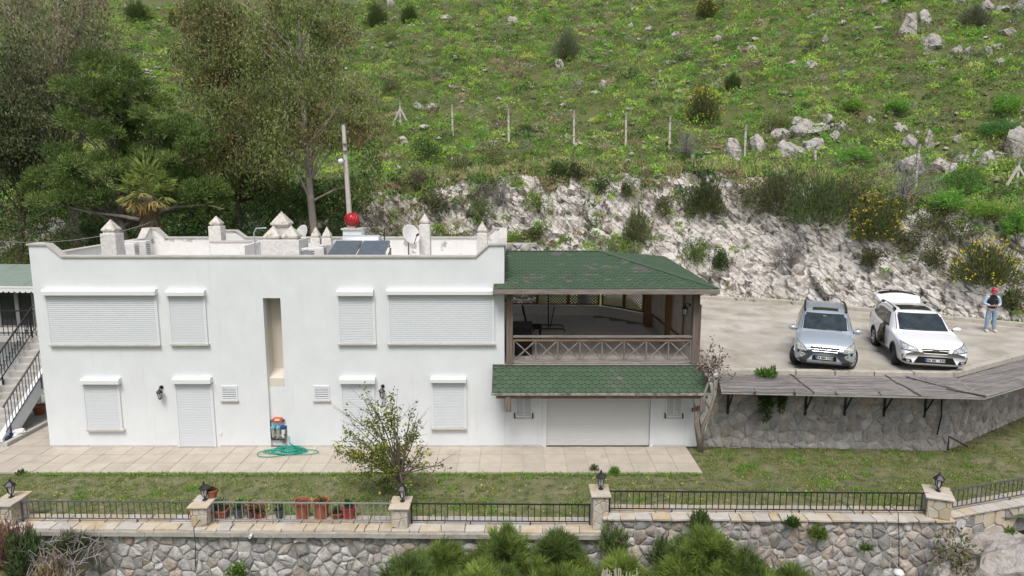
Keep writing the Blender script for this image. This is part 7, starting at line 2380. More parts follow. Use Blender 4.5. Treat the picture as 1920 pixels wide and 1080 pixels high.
SH = [
 (707, 52, 64, 50, 'broom', 'dark round broom bush below a pale boulder at the top left of the slope'),
 (768, 44, 46, 34, 'broom', 'smaller dark broom bush right of the round one at the top'),
 (1063, 114, 72, 66, 'broom', 'grey green feathery bush alone in the upper middle of the slope', GREY_G + [(.06, .075, .03)]),
 (733, 82, 34, 26, 'olive', 'olive bush below the two dark broom bushes'),
 (736, 178, 40, 34, 'mixed', 'brownish bush above the braced fence post'),
 (1324, 36, 54, 46, 'flower', 'yellow flowering broom at the top edge, right of centre'),
 (1316, 232, 84, 74, 'flower', 'large broom with yellow flowers on its crown beside the sixth fence post'),
 (1374, 172, 40, 34, 'broom', 'dark bush right above the large flowering broom'),
 (1825, 52, 74, 42, 'broom', 'wide dark grey bush among the rocks at the top right', GREY_G + [(.05, .055, .03)]),
 (1690, 6, 50, 22, 'broom', 'dark bush cut off by the top edge on the right'),
 (1455, 242, 56, 30, 'olive', 'low round olive bush left of the large outcrop'),
 (258, 42, 66, 42, 'broom', 'dark broom bush between the trees at the top left'),
 (331, 50, 40, 32, 'flower', 'yellow flowering bush between the trees at the top left'),
 (1052, 336, 52, 44, 'dome', 'dark green rounded shrub on the lip of the rock cut'),
 (1080, 336, 28, 36, 'mixed', 'brown shrub leaning on the dark rounded one at the lip'),
 (1126, 361, 28, 22, 'dome', 'small grey green shrub growing from the pale rock face', GREY_G + GREEN_DARK),
 (1173, 367, 20, 22, 'mixed', 'small dark tuft on the pale rock face, right of another'),
 (1304, 491, 46, 46, 'dome', 'leafy green shrub low on the cut behind the veranda roof', GREEN_MID),
 (1350, 503, 34, 38, 'dome', 'compact dark round shrub low on the cut, right of the veranda roof'),
 (1194, 456, 74, 72, 'broom', 'feathery grey green shrub in the middle of the rock cut', OLIVE + GREY_G),
 (1322, 406, 104, 84, 'broom', 'big dark shrub hanging at the upper right of the pale rock', [(.04, .052, .02), (.06, .07, .03)]),
 (1246, 404, 50, 42, 'mixed', 'dark brown shrub on the ledge left of the big hanging one'),
 (1158, 474, 96, 32, 'olive', 'bright low growth on the ledge just above the veranda roof', GREEN_BRIGHT + OLIVE),
 (1010, 398, 66, 40, 'olive', 'grassy green patch on the upper ledge of the cut', GREEN_BRIGHT + OLIVE),
 (905, 405, 74, 40, 'mixed', 'green and grey shrub on the ledge at the left of the cut', GREEN_MID + GREY_G),
 (1000, 452, 40, 30, 'mixed', 'dark low shrub just above the veranda roof on the left'),
 (965, 462, 56, 30, 'olive', 'bright green clump behind the raised right corner of the parapet', GREEN_BRIGHT),
 (800, 305, 68, 40, 'dome', 'dark green shrub on the lip above the left rocks'),
 (784, 345, 44, 30, 'mixed', 'grey brown shrub on the left rocks of the cut', GREY_G + BROWN),
 (862, 330, 70, 46, 'mixed', 'wide brownish shrub on the lip, left of centre'),
 (930, 320, 84, 56, 'mixed', 'large olive and brown shrub on the lip right of its neighbour'),
 (912, 372, 42, 34, 'dead', 'small grey leafless shrub on the left half of the cut'),
 (938, 384, 46, 34, 'dead', 'second grey leafless shrub beside the small one on the cut'),
 (820, 395, 60, 40, 'mixed', 'dull green shrub low on the left part of the cut'),
 (1456, 404, 130, 96, 'broom', 'dark broom mass at the head of the right rock face', [(.05, .062, .026), (.075, .08, .04)]),
 (1536, 426, 180, 112, 'broom', 'widest dark green broom above the silver car', [(.045, .07, .024), (.065, .085, .03)]),
 (1638, 456, 124, 98, 'flower', 'sprawling broom dotted with yellow flowers above the white car'),
 (1690, 385, 150, 100, 'dead', 'large tangled grey leafless bush below the rounded boulder'),
 (1482, 502, 60, 56, 'dead', 'grey branching dead bush on the rock above the silver car'),
 (1634, 497, 46, 38, 'dome', 'dark round shrub below the yellow dotted broom', [(.045, .052, .022), (.06, .066, .03)]),
 (1706, 470, 60, 44, 'mixed', 'brownish shrub right of the yellow dotted broom'),
 (1742, 500, 50, 56, 'mixed', 'upright olive brown shrub over the rock face, left of the person'),
 (1845, 536, 160, 92, 'flower', 'wide shrub with scattered yellow flowers above the person'),
 (1800, 372, 96, 60, 'fennel', 'feathery dark green fennel right of the grey dead bush', [(.04, .085, .02), (.055, .11, .025)]),
 (1776, 402, 86, 44, 'fennel', 'bright green fennel leaning over the cut, right side'),
 (1850, 420, 100, 46, 'fennel', 'yellowish green fennel hanging over the cut at the right', YELLOW_G + FENNEL),
 (1905, 455, 60, 70, 'fennel', 'fresh green fennel at the right edge above the person'),
 (1884, 222, 64, 46, 'fennel', 'bright feathery clump near the right edge, upper one'),
 (1872, 262, 70, 40, 'fennel', 'bluish green feathery clump left of the reddish boulder', [(.04, .10, .03), (.05, .12, .035)]),
 (1600, 214, 40, 30, 'fennel', 'bright yellow green fennel above the outcrop', YELLOW_G + FENNEL),
 (1680, 220, 50, 34, 'fennel', 'fresh green fennel above the smooth half buried boulder'),
 (1600, 310, 90, 36, 'fennel', 'green feathery growth in front of the large outcrop'),
 (1905, 575, 50, 40, 'mixed', 'dry brown shrub at the foot of the rock near the right edge'),
 (1288, 300, 60, 60, 'dead', 'grey leafless shrub at the foot of the large flowering broom'),
 (1398, 385, 80, 46, 'mixed', 'brown shrub between the big hanging shrub and the dark broom mass'),
 (1592, 392, 110, 70, 'mixed', 'olive and brown shrub right behind the widest dark green broom'),
 (1752, 440, 100, 60, 'mixed', 'brown and olive shrub below the leaning bright green fennel'),
 (1668, 408, 90, 50, 'olive', 'olive shrub just below the tangled grey leafless bush'),
 (1800, 460, 70, 50, 'mixed', 'dull brown shrub above the wide yellow flowered one'),
]
for k, s_ in enumerate(SH):
    shrub(*s_[:6], 1000 + k, cols=s_[6] if len(s_) > 6 else None)

# --- hillside fence posts
def fence_post(px, py0, py1, label, lean=0.0):
    p = hit(px, py0)
    if p is None: p = atY(px, py0, 38)
    s = pxm(p.y, p.z)
    h = (py0 - py1) / s / math.cos(PITCH) * 1.03
    t = thing('fence_post', label, 'fence post', p, group='concrete fence posts on the hillside')
    mb = MB(); mb.hexa([(-.06, -.06, -.2), (.06, -.06, -.2), (.06, .06, -.2), (-.06, .06, -.2)], [(-.05 + lean, -.05, h * .84), (.05 + lean, -.05, h * .84), (.05 + lean, .05, h * .84), (-.05 + lean, .05, h * .84)])
    mb.hexa([(-.05 + lean, -.05, h * .84), (.05 + lean, -.05, h * .84), (.05 + lean, .05, h * .84), (-.05 + lean, .05, h * .84)], [(-.05 + lean, -.14, h), (.05 + lean, -.14, h), (.05 + lean, -.05, h), (-.05 + lean, -.05, h)])
    mb.build('shaft', M['concrete_post'], t, world=False)
    for z in (.3, .55, .8):
        mb = MB(); mb.box(-.062 + lean * z, .062 + lean * z, -.065, .065, h * z, h * z + .02); mb.build('wire_tie', M['iron_worn'], t, world=False)
    return t, h
ords = ['first straight concrete fence post right of the braced one', 'second straight concrete fence post, counted from the braced one', 'third straight concrete fence post, tallest in the middle', 'fourth straight concrete fence post from the left', 'fifth straight concrete fence post, left of the large flowering broom', 'concrete fence post standing in front of the lumpy grey boulders']
for (px, a, b), l_ in zip(((849, 254, 200), (954, 266, 207), (1076, 277, 212), (1173, 277, 215), (1255, 280, 220), (1396, 294, 237)), ords):
    fence_post(px, a, b, l_, -.02)
fence_post(1529, 306, 276, 'short broken dark post in front of the large outcrop', -.08)
fence_post(1716, 350, 275, 'grey fence post rising through the dead bush')
for px, a, b, l_ in ((751, 236, 192, 'braced concrete corner post with two slanting legs at the left end'), (1905, 350, 300, 'braced concrete corner post at the right edge of the photo')):
    t, h = fence_post(px, a, b, l_)
    for d in ((-.75, -.1), (.85, -.15)):
        mb = MB(); mb.bar((0, 0, h * .72), (d[0] * .8, d[1], -.15), .09); mb.build('brace_leg', M['concrete_post'], t, world=False)

# ================================================================== trees
def crown_clumps(rg, ells, n):
    """clump centres spread through several ellipsoids (centre, radii)"""
    out = []
    vol = np.array([e[1][0] * e[1][1] * e[1][2] for e in ells]); vol = vol / vol.sum()
    for k in range(n):
        e = ells[rg.choice(len(ells), p=vol)]
        d = unit(rg.normal(size=(1, 3)))[0] * rg.uniform(.35, 1) ** .6
        out.append(np.array(e[0]) + d * np.array(e[1]))
    return np.array(out)
def limb_tree(t, rg, base, top, clumps, r0, mt, nb=30, bend=.3, lo=.36):
    base, top = Vector(base), Vector(top)
    H = (top - base).length
    w1, w2 = Vector((rg.normal() * bend, rg.normal() * bend, 0)), Vector((rg.normal() * bend, rg.normal() * bend, 0))
    def tp(s): return base.lerp(top, s) + w1 * math.sin(PI * s) + w2 * math.sin(2 * PI * s) * .5
    mb = MB(); S_ = np.linspace(0, 1, 14)
    mb.tube([tp(s) for s in S_], [r0 * (1.25 - .15 if s == 0 else 1) * (1 - .85 * s) + .015 for s in S_], 8)
    trunk = mb.build('trunk', M[mt], t, smooth=True)
    mb = MB()
    idx = rg.permutation(len(clumps))[:nb]
    for i in idx:
        c = Vector(clumps[i])
        s = min(.92, max(lo, (c.z - base.z) / H - .14 - .12 * rg.random()))
        p = tp(s)
        m = p.lerp(c, .5) + Vector((0, 0, (c - p).length * .10)) + Vector((rg.normal() * .15, rg.normal() * .15, 0))
        rr = r0 * .42 * (1 - .7 * s)
        mb.tube([p, m, c], [rr, rr * .6, rr * .18 + .006], 5, False)
        for q in range(2):
            e = c + Vector(rg.normal(size=3) * .5); mb.tube([m.lerp(c, .6), e], [rr * .35, .006], 4, False)
    mb.build('limbs', M[mt], t, kind='stuff')
    return tp
def proj(p):
    d = np.array(p) - np.array((0, 0, CAMZ)); cp_, sp_ = math.cos(PITCH), math.sin(PITCH)
    dep = d[1] * cp_ - d[2] * sp_; up_ = d[1] * sp_ + d[2] * cp_
    return 960 + FOC * d[0] / dep, 540 - FOC * up_ / dep
def gum_tree(label, base, top, ells, ncl, per, r0, seed, cols, leafL=.17, nb=34, spread=.42, mt='bark_pale', keep=None):
    rg = np.random.default_rng(seed)
    t = thing('eucalyptus_tree', label, 'tree', base, group='tall trees behind the house')
    cl = crown_clumps(rg, ells, ncl)
    if keep: cl = np.array([c for c in cl if keep(*proj(c))])
    ncl = len(cl)
    limb_tree(t, rg, base, top, cl, r0, mt, nb)
    n = ncl * per
    i = np.repeat(np.arange(ncl), per)
    sp = spread * rg.uniform(.6, 1.3, ncl)
    P = cl[i] + rg.normal(size=(n, 3)) * sp[i][:, None] * np.array([1, 1, .75])
    P[:, 2] -= .25 * np.abs(rg.normal(size=n)) * sp[i]
    D = rg.normal(size=(n, 3)) * .55 + np.array([0, 0, -.9])
    ct = 2.7 * np.array(cols)[rg.integers(0, len(cols), ncl)]
    col = np.clip(ct[i] * (1 + rg.normal(size=(n, 1)) * .25) * (1 + rg.normal(size=(n, 3)) * .08), .008, .5)
    L = leafL * rg.uniform(.6, 1.3, n)
    NN = unit(P - cl[i]) + np.array([0, -.1, .45]) + rg.normal(size=(n, 3)) * .55
    leaf_object('crown', rg, P, D, L, L * .40, col, M['leaf'], t, N=NN)
    return t
EUC = [(.074, .090, .030), (.09, .104, .038), (.062, .078, .027), (.105, .112, .045), (.098, .082, .042)]
EUCG = [(.10, .108, .06), (.12, .125, .072), (.085, .095, .048), (.115, .10, .062)]
def E(px, py, Y, wpx, hpx, d=1.0):
    c = atY(px, py, Y); s = pxm(Y, c.z)
    return ((c.x, c.y, c.z), (wpx / s / 2, wpx / s / 2 * d, hpx / s / 2))
g = lambda px, Y: (atY(px, 400, Y).x, Y, ZP)
gum_tree('tall eucalyptus with pale trunk right behind the middle of the house', g(597, 30), tuple(atY(560, 10, 30.5)),
         [E(560, 60, 31, 200, 220), E(470, 190, 31, 240, 190), E(590, 200, 30, 250, 180), E(560, 290, 30, 230, 110), E(650, 300, 30.5, 120, 200), E(410, 60, 31.5, 140, 170), E(690, 200, 31, 70, 120)], 240, 230, .20, 1, EUC, .15, keep=lambda x, y: not (555 < x < 665 and y > 262) and not (x < 400 and y > 60))
gum_tree('slimmer eucalyptus with dark trunk between the pine and the pale trunk', g(437, 32), tuple(atY(420, 40, 32)),
         [E(420, 80, 32, 170, 180), E(440, 210, 32, 200, 150), E(400, 300, 32, 170, 120), E(470, 330, 32, 130, 120)], 130, 180, .16, 2, EUC, .17, mt='bark_dark')
gum_tree('big grey green eucalyptus with bare twigs at the top left corner', g(125, 33), tuple(atY(110, -40, 33)),
         [E(70, 70, 33, 220, 240), E(165, 50, 33, 130, 180), E(110, 190, 33.5, 200, 150), E(40, 220, 32, 160, 200), E(110, 60, 33.5, 150, 120)], 190, 115, .24, 3, EUCG, .17, nb=80)
gum_tree('dusky eucalyptus filling the left edge behind the canvas awning', g(20, 31), tuple(atY(10, 120, 31)),
         [E(20, 180, 31, 170, 200), E(60, 300, 31, 160, 160), E(-40, 260, 31, 160, 260)], 120, 170, .18, 4, [(.045, .058, .026), (.06, .07, .034), (.038, .048, .022)], .16, mt='bark_dark')
# Aleppo pine: rounded tufted clumps
def needle_clumps(t, rg, cl, rad, per, cols, L, wd, up=.55, name='crown'):
    ncl = len(cl)
    n = ncl * per
    i = np.repeat(np.arange(ncl), per)
    d = fib_sphere(rg, n); d[:, 2] = np.where(d[:, 2] < -.45, -d[:, 2], d[:, 2])
    P = cl[i] + d * rad[i][:, None] * rg.uniform(.25, 1, (n, 1)) ** .55 * np.array([1, 1, .8])
    # needles in whorls: snap to shoot tips
    D = d + np.array([0, 0, up]) + rg.normal(size=(n, 3)) * .45
    ct = 2.7 * np.array(cols)[rg.integers(0, len(cols), ncl)]
    col = np.clip(ct[i] * (1 + rg.normal(size=(n, 1)) * .25), .008, .5)
    LL = L * rg.uniform(.7, 1.3, n)
    leaf_object(name, rg, P, D + np.cross(d, rg.normal(size=(n, 3))) * .5, LL, wd, col, M['needle'], t, N=d + np.array([0, 0, .25]) + rg.normal(size=(n, 3)) * .4)
PINE = [(.048, .074, .02), (.06, .088, .024), (.04, .063, .018), (.072, .098, .028)]
rg = np.random.default_rng(6)
base = g(262, 28.5)
t = thing('pine_tree', 'bushy green pine with rounded tufts behind the palm at the left', 'tree', base, group='tall trees behind the house')
ells = [E(215, 135, 28.5, 120, 90), E(170, 200, 28.5, 130, 110), E(260, 200, 28.5, 130, 110), E(190, 290, 28, 170, 110), E(110, 340, 28, 110, 100), E(340, 290, 28.5, 120, 130), E(355, 360, 28.5, 130, 80), E(150, 380, 27.8, 140, 60), E(430, 395, 28.8, 90, 60), E(270, 280, 28.8, 110, 110)]
cl = crown_clumps(rg, ells, 150)
limb_tree(t, rg, base, tuple(atY(220, 120, 28.5)), cl, .19, 'bark_dark', 44)
needle_clumps(t, rg, cl, rg.uniform(.36, .66, len(cl)), 430, PINE, .17, .036)
# long bare limb low on the pine
mb = MB(); pp3 = [atY(px, py, 28) for px, py in ((262, 412), (228, 405), (170, 398), (115, 385))]
mb.tube(pp3, [.09, .07, .05, .025], 6); mb.build('low_limb', M['bark_pale'], t, smooth=True)
mb = MB(); pp3 = [atY(px, py, 28) for px, py in ((280, 400), (330, 388), (385, 384), (420, 392))]
mb.tube(pp3, [.08, .06, .04, .02], 6); mb.build('low_limb', M['bark_pale'], t, smooth=True)
# fan palm
pb = atY(285, 432, 26.8); ph_ = atY(277, 352, 26.8)
t = thing('fan_palm', 'small fan palm with drooping straw coloured leaves behind the parapet', 'palm', (pb.x, 26.8, ZP))
mb = MB(); mb.tube([(pb.x, 26.8, ZP), (pb.x, 26.8, ZP + 3), (ph_.x, 26.8, ph_.z - .3)], [.26, .24, .20], 10); mb.build('trunk', M['twig_grey'], t)
rg = np.random.default_rng(8)
tpv = np.array((ph_.x, 26.8, ph_.z - .25))
P, D, C_l, LL = [], [], [], []
for k in range(900):
    d = unit(rg.normal(size=(1, 3)))[0]; d[2] = -abs(d[2]) * .5
    z = rg.uniform(-1.3, -.1)
    P.append(tpv + np.array([d[0] * .25, d[1] * .25, z])); D.append(np.array([d[0] * .5, d[1] * .5, -.8])); C_l.append((.30, .22, .12)); LL.append(.3)
leaf_object('dry_skirt', rg, np.array(P), np.array(D), np.array(LL), .03, palette(rg, 900, [(.30, .22, .12), (.24, .17, .09), (.34, .27, .16)]), M['leaf'], t)
def fan(az, el, ln, fr_, cols, droop):
    ln *= .82; fr_ *= .80
    d = np.array([math.cos(az) * math.cos(el), math.sin(az) * math.cos(el), math.sin(el)])
    tip = tpv + d * ln
    mb = MB(); mb.tube([tpv, tpv + d * ln * .5 + np.array([0, 0, .06]), tip], [.02, .016, .012], 5)
    fr = mb.build('frond', M['leaf_stalk'], t)
    side = unit(np.cross(d[None], np.array([[0, 0, 1.]])))[0] if abs(d[2]) < .97 else np.array([1, 0, 0])
    upv = np.cross(side, d)
    n = 26
    Pn, Dn = [], []
    for k in range(n):
        a = -1.9 + 3.8 * k / (n - 1)
        v = d * math.cos(a) + side * math.sin(a) + upv * .12 * rg.normal() + np.array([0, 0, -droop * (.4 + .6 * abs(math.sin(a)))])
        Pn.append(tip); Dn.append(v)
    L = fr_ * np.array([1 - .25 * abs(-1 + 2 * k / (n - 1)) for k in range(n)])
    leaf_object('fan_blade', rg, np.array(Pn), np.array(Dn), L, .075, palette(rg, n, cols, .12), M['leaf'], fr)
M['leaf_stalk'] = mat('leaf_stalk', (.15, .19, .05), None, rough=.6)
FP = [(.19, .265, .065), (.24, .31, .08), (.30, .33, .10)]
DP = [(.42, .34, .15), (.50, .38, .16), (.30, .30, .11)]
for az, el, ln, fr_, c, dr in ((-1.6, 1.45, 1.05, 1.0, FP, -.1), (1.2, 1.3, 1.0, .95, FP, -.1), (3.3, 1.25, .95, .9, FP, 0), (.1, .9, .75, .8, FP, .05), (3.0, .9, .75, .8, FP, .05), (-1.2, .7, .75, .8, FP, .1), (-2.2, .6, .75, .8, FP, .15),
                               (-.3, .35, .8, .75, FP, .25), (3.5, .3, .85, .8, FP, .3), (2.4, .5, .8, .8, FP, .1), (.8, .5, .8, .8, FP, .1), (-.1, -.15, .8, .7, FP + DP, .5), (3.25, -.1, .85, .75, FP + DP, .5),
                               (-1.6, .1, .7, .8, FP + DP, .5), (-1.0, -.5, .6, .75, DP, .7), (-2.1, -.5, .65, .75, DP, .7), (-1.6, -.7, .6, .8, [(.33, .18, .06), (.30, .2, .08)], .8), (-2.6, -.3, .7, .7, DP, .6), (-.5, -.4, .7, .7, DP, .6)):
    fan(az, el, ln, fr_, c, dr)
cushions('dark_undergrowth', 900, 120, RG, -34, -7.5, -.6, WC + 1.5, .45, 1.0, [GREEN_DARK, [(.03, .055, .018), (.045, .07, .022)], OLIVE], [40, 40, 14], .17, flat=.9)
# undergrowth behind the house, each its own bush
UG = [(30, 470, 29, 150, 120, 'dark leafy bush above the canvas awning at the left edge', [(.05, .06, .02), (.07, .08, .028), (.10, .10, .04)]),
      (120, 455, 29.5, 130, 130, 'olive leafy bush below the pine at the left', [(.055, .07, .022), (.08, .09, .03)]),
      (190, 460, 30, 110, 90, 'dark bush behind the square chimney at the left', GREEN_DARK),
      (330, 455, 30.5, 120, 110, 'dark green bush between the palm and the next chimney', [(.03, .06, .016), (.04, .075, .02)]),
      (400, 465, 31, 130, 110, 'deep green bush right behind the second chimney', [(.026, .055, .015), (.035, .07, .018)]),
      (480, 455, 29.5, 120, 95, 'fresh dark green bush above the three capped stack', [(.035, .075, .018), (.05, .095, .024)]),
      (550, 460, 31, 120, 120, 'shaded green bush left of the pale eucalyptus trunk', [(.026, .055, .015), (.035, .07, .018)]),
      (640, 455, 31, 110, 90, 'dull green bush behind the red turbine vent', [(.04, .06, .02), (.05, .075, .025)]),
      (720, 470, 31.5, 110, 100, 'brown green weeds mass behind the right dish', [(.07, .075, .035), (.09, .085, .045), (.05, .065, .025)]),
      (850, 462, 32, 130, 46, 'bright green herbs behind the right part of the parapet', GREEN_BRIGHT),
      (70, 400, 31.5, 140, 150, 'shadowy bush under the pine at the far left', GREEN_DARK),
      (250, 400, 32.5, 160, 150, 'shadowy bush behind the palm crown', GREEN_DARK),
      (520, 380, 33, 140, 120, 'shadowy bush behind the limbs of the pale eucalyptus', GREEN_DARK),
      (-30, 430, 30, 120, 200, 'dark bush cut by the left edge of the photo', GREEN_DARK)]
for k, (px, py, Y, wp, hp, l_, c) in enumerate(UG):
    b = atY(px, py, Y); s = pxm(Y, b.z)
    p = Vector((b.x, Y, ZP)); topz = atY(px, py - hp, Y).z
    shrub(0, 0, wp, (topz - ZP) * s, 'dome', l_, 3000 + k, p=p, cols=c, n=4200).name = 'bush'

# lemon tree in the garden
rg = np.random.default_rng(31)
lb = atY(752, 935, 16.0); lb = Vector((lb.x, 16.0, -.03))
t = thing('lemon_tree', 'small lemon tree with yellowing leaves and bare twigs in front of the house', 'tree', lb)
mb = MB(); wood = []
fork = lb + Vector((-.02, 0, .75))
mb.tube([lb - Vector((0, 0, .1)), lb + Vector((.03, 0, .35)), fork], [.065, .055, .045], 8); tr = mb.build('trunk', M['bark_dark'], t, smooth=True)
tips = [(640, 840, 6), (660, 812, 7), (690, 800, 9), (700, 765, 5), (722, 750, 10), (735, 790, 9), (660, 860, 9), (700, 860, 12), (740, 850, 12), (770, 822, 8), (790, 800, 5), (800, 840, 3), (715, 830, 12), (680, 885, 7), (720, 900, 6), (755, 870, 9), (785, 865, 3), (650, 775, 2), (825, 872, 1.5), (690, 740, 2.5), (775, 770, 1), (745, 760, 2), (760, 920, 4), (655, 850, 8), (700, 840, 10), (735, 870, 9)]
mb = MB(); cl, wt = [], []
for px, py, wgt in tips:
    for q in range(2):
        p = atY(px + rg.normal() * 7, py + rg.normal() * 7, 16.0 + rg.normal() * .45)
        m = fork.lerp(p, .5) + Vector((rg.normal() * .08, rg.normal() * .08, -.03 + .06 * rg.random()))
        mb.tube([fork - Vector((0, 0, .3 * rg.random())), m, p], [.024, .014, .004], 5, False)
        for z in range(3):
            e = p + Vector(rg.normal(size=3) * .18); mb.tube([m.lerp(p, .55), e], [.006, .003], 3, False)
        for z in np.linspace(.45, 1.05, 3):
            cl.append(np.array(m.lerp(p, z))); wt.append(wgt)
mb.build('branches', M['twig_brown'], t, kind='stuff')
cl = np.array(cl); wt = np.array(wt) / sum(wt)
n = 3500
i = rg.choice(len(cl), n, p=wt)
P = cl[i] + rg.normal(size=(n, 3)) * .075
D = rg.normal(size=(n, 3)) + np.array([0, 0, .1])
leaf_object('crown', rg, P, D, rg.uniform(.06, .11, n), .042, palette(rg, n, [(.06, .085, .018), (.045, .07, .016), (.085, .105, .022), (.035, .055, .015), (.075, .09, .02), (.22, .21, .03), (.12, .135, .025)], .2, 2.3), M['leaf'], t)
for k, (px, py) in enumerate(((722, 775), (760, 795), (742, 832), (775, 815), (712, 925), (700, 890), (655, 885), (808, 850), (690, 815), (735, 880))):
    p = atY(px, py, 15.8 + .1 * (k % 4)); mb = MB(); mb.lathe([(.004, -.045), (.025, -.03), (.032, 0), (.025, .03), (.004, .045)], p, 8); mb.build('lemon', M['lemon'] if 'lemon' in M else M.setdefault('lemon', mat('lemon', (.55, .45, .04), (.45, .42, .05), 9, .5)), t, smooth=True)
# young bush round the foot
p = Vector((lb.x + .15, 15.9, -.02))
# leafless climber at the right end of the wing
t = thing('bare_climber', 'twisted leafless climber with dry brown leaves at the end of the garage wall', 'climber', (5.15, 19.2, 0))
def X(px, py, Y=19.05): return atY(px, py, Y)
vine = [[(1314, 845), (1311, 815), (1305, 790), (1318, 765), (1322, 735), (1330, 712), (1338, 690)], [(1314, 845), (1318, 800), (1332, 770), (1340, 740), (1338, 708), (1328, 680)], [(1311, 835), (1303, 800), (1302, 765), (1300, 745)], [(1316, 810), (1309, 775), (1300, 752)], [(1332, 770), (1322, 752), (1313, 742)]]
mb = MB()
for k, pth in enumerate(vine):
    pts = [X(a, b, 19.1 - .65 * min(1, max(0, (842 - b) / 100)) * (1 if k < 2 else .4)) for a, b in pth]
    pts[0].z = -.05 if k < 3 else pts[0].z
    r0 = (.075, .07, .03, .03, .025)[k]
    mb.tube(pts, [r0 * (1 - .7 * i / (len(pts) - 1)) for i in range(len(pts))], 7)
mb.build('stems', M['bark_pale'], t, smooth=True)
rn = random.Random(3); mb = MB(); cl = []
for k in range(46):
    a = X(1332 + rn.uniform(-14, 20), 690 + rn.uniform(-20, 30), 18.5 + rn.uniform(-.2, .4)); b = a + Vector((rn.gauss(0, .2), rn.gauss(0, .15), rn.gauss(.1, .2)))
    mb.tube([a, a.lerp(b, .5) + Vector((.03, 0, .03)), b], [.012, .009, .004], 4, False); cl += [b, a.lerp(b, .6)]
mb.build('twigs', M['twig_grey'], t, kind='stuff')
cl = np.array([c[:] for c in cl]); n = 420; i = rg.integers(0, len(cl), n)
leaf_object('dry_leaves', rg, cl[i] + rg.normal(size=(n, 3)) * .05, rg.normal(size=(n, 3)), .07, .045, palette(rg, n, [(.16, .07, .05), (.11, .06, .045), (.20, .11, .08)], .25), M['leaf'], t)
# hanging creeper and weeds on the parking wall
def tuft(label, c, r, h, n, cols, L=.12, up=.6, seed=0, name='weed', cat='weed', down=False, shape=None):
    rg = np.random.default_rng(seed)
    d = fib_sphere(rg, n); d[:, 2] = np.abs(d[:, 2]) * (-1 if down else 1)
    P = np.array(c) + d * rg.uniform(.1, 1, (n, 1)) * np.array([r, r * .5 if down else r, h])
    D = d * .8 + rg.normal(size=(n, 3)) * .4 + np.array([0, 0, -up if down else up])
    o = leaf_object(name, rg, P, D, L * rg.uniform(.6, 1.3, n), L * .35, palette(rg, n, cols, .18, 1.7), M['leaf'])
    return tag(o, label, cat)
q = atY(1438, 740, 19.1); tuft('green creeper hanging down the stone wall under the reed canopy', q, .22, .85, 700, GREEN_DARK + GREEN_MID, .1, .5, 41, 'creeper', 'creeper', True)
q = atY(1466, 740, 19.1); tuft('shorter green creeper strand beside the hanging creeper', q, .16, .55, 380, GREEN_DARK + GREEN_MID, .1, .5, 42, 'creeper', 'creeper', True)
q = atY(1436, 702, 19.2); q.z = 2.2; tuft('green weeds growing over the reed canopy by the kerb', q, .28, .18, 360, GREEN_MID + FENNEL, .12, .8, 43)
q = atY(1450, 692, 19.3); q.z = 2.2; tuft('upright weed sprig on the kerb edge above the creeper', q, .07, .30, 120, GREEN_MID, .1, 1.2, 44)
q = atZ(1114, 882, 0); tuft('pale grey green cushion plant on the edge of the paving', q, .12, .16, 200, GREY_G, .07, .6, 45)
q = atZ(1153, 886, 0); tuft('bright green weed clump on the edge of the paving', q, .13, .12, 200, FENNEL, .08, .6, 46)
q = atZ(39, 889, -.02); tuft('small leafy weed at the left edge of the lawn', q, .12, .10, 90, GREEN_MID, .08, .3, 47)
q = atY(1310, 985, 14.2); tuft('green shrub rooted in the joints of the tall garden wall, left one', q + Vector((0, -.1, -.05)), .24, .42, 520, GREEN_MID + OLIVE, .12, 1.0, 48, 'wall_shrub', 'shrub')
q = atY(1484, 985, 14.15); tuft('small dark green shrub on the tall wall between two others', q + Vector((0, -.05, 0)), .16, .2, 320, GREEN_DARK + GREEN_MID, .09, .7, 49, 'wall_shrub', 'shrub')
q = atY(1533, 1003, 14.15); tuft('rounded yellow green shrub growing from the tall garden wall', q + Vector((0, -.05, -.05)), .20, .3, 480, YELLOW_G + GREEN_MID, .09, .7, 50, 'wall_shrub', 'shrub')
q = atY(1622, 1030, 14.1); tuft('small green sprig low on the tall garden wall', q + Vector((0, -.05, 0)), .12, .16, 160, GREEN_MID, .08, .7, 51, 'wall_shrub', 'shrub')
q = atY(1893, 1000, 14.2); tuft('small green tuft on top of the rock outcrop', q, .10, .12, 140, GREEN_MID + YELLOW_G, .08, .6, 52)

# lawn grass
def lawn_z_arr(xy): return np.array([lawn_z(x, y) for x, y in xy])
n = 120000
xy = np.column_stack([RG.uniform(-13.5, 17.5, n), RG.uniform(14.95, 19.4, n)])
inside = (xy[:, 1] < 17.58) | (xy[:, 0] > 5.25)
inside &= ~((xy[:, 0] > 12.6) & (xy[:, 1] > 19.2 + (xy[:, 0] - 12.6) * .6)) & (np.abs(xy[:, 0]) < visible_x(xy[:, 1]))
extra = np.column_stack([RG.uniform(12.6, 17.5, 5000), RG.uniform(19.2, 22, 5000)])
extra = extra[extra[:, 1] < 19.1 + (extra[:, 0] - 12.6) * .6]
xy = np.concatenate([xy[inside], extra])
dn = np.array([fbm(x, y, 5, .9, 4) for x, y in xy])
xy = xy[RG.random(len(xy)) < np.clip(.55 + 1.6 * dn, .12, 1)]
blades('lawn_grass', xy, lawn_z_arr(xy), .055, [(.085, .125, .025), (.11, .145, .035), (.14, .145, .05), (.20, .18, .085), (.075, .11, .022)], RG, lean=.7, wd=.28)
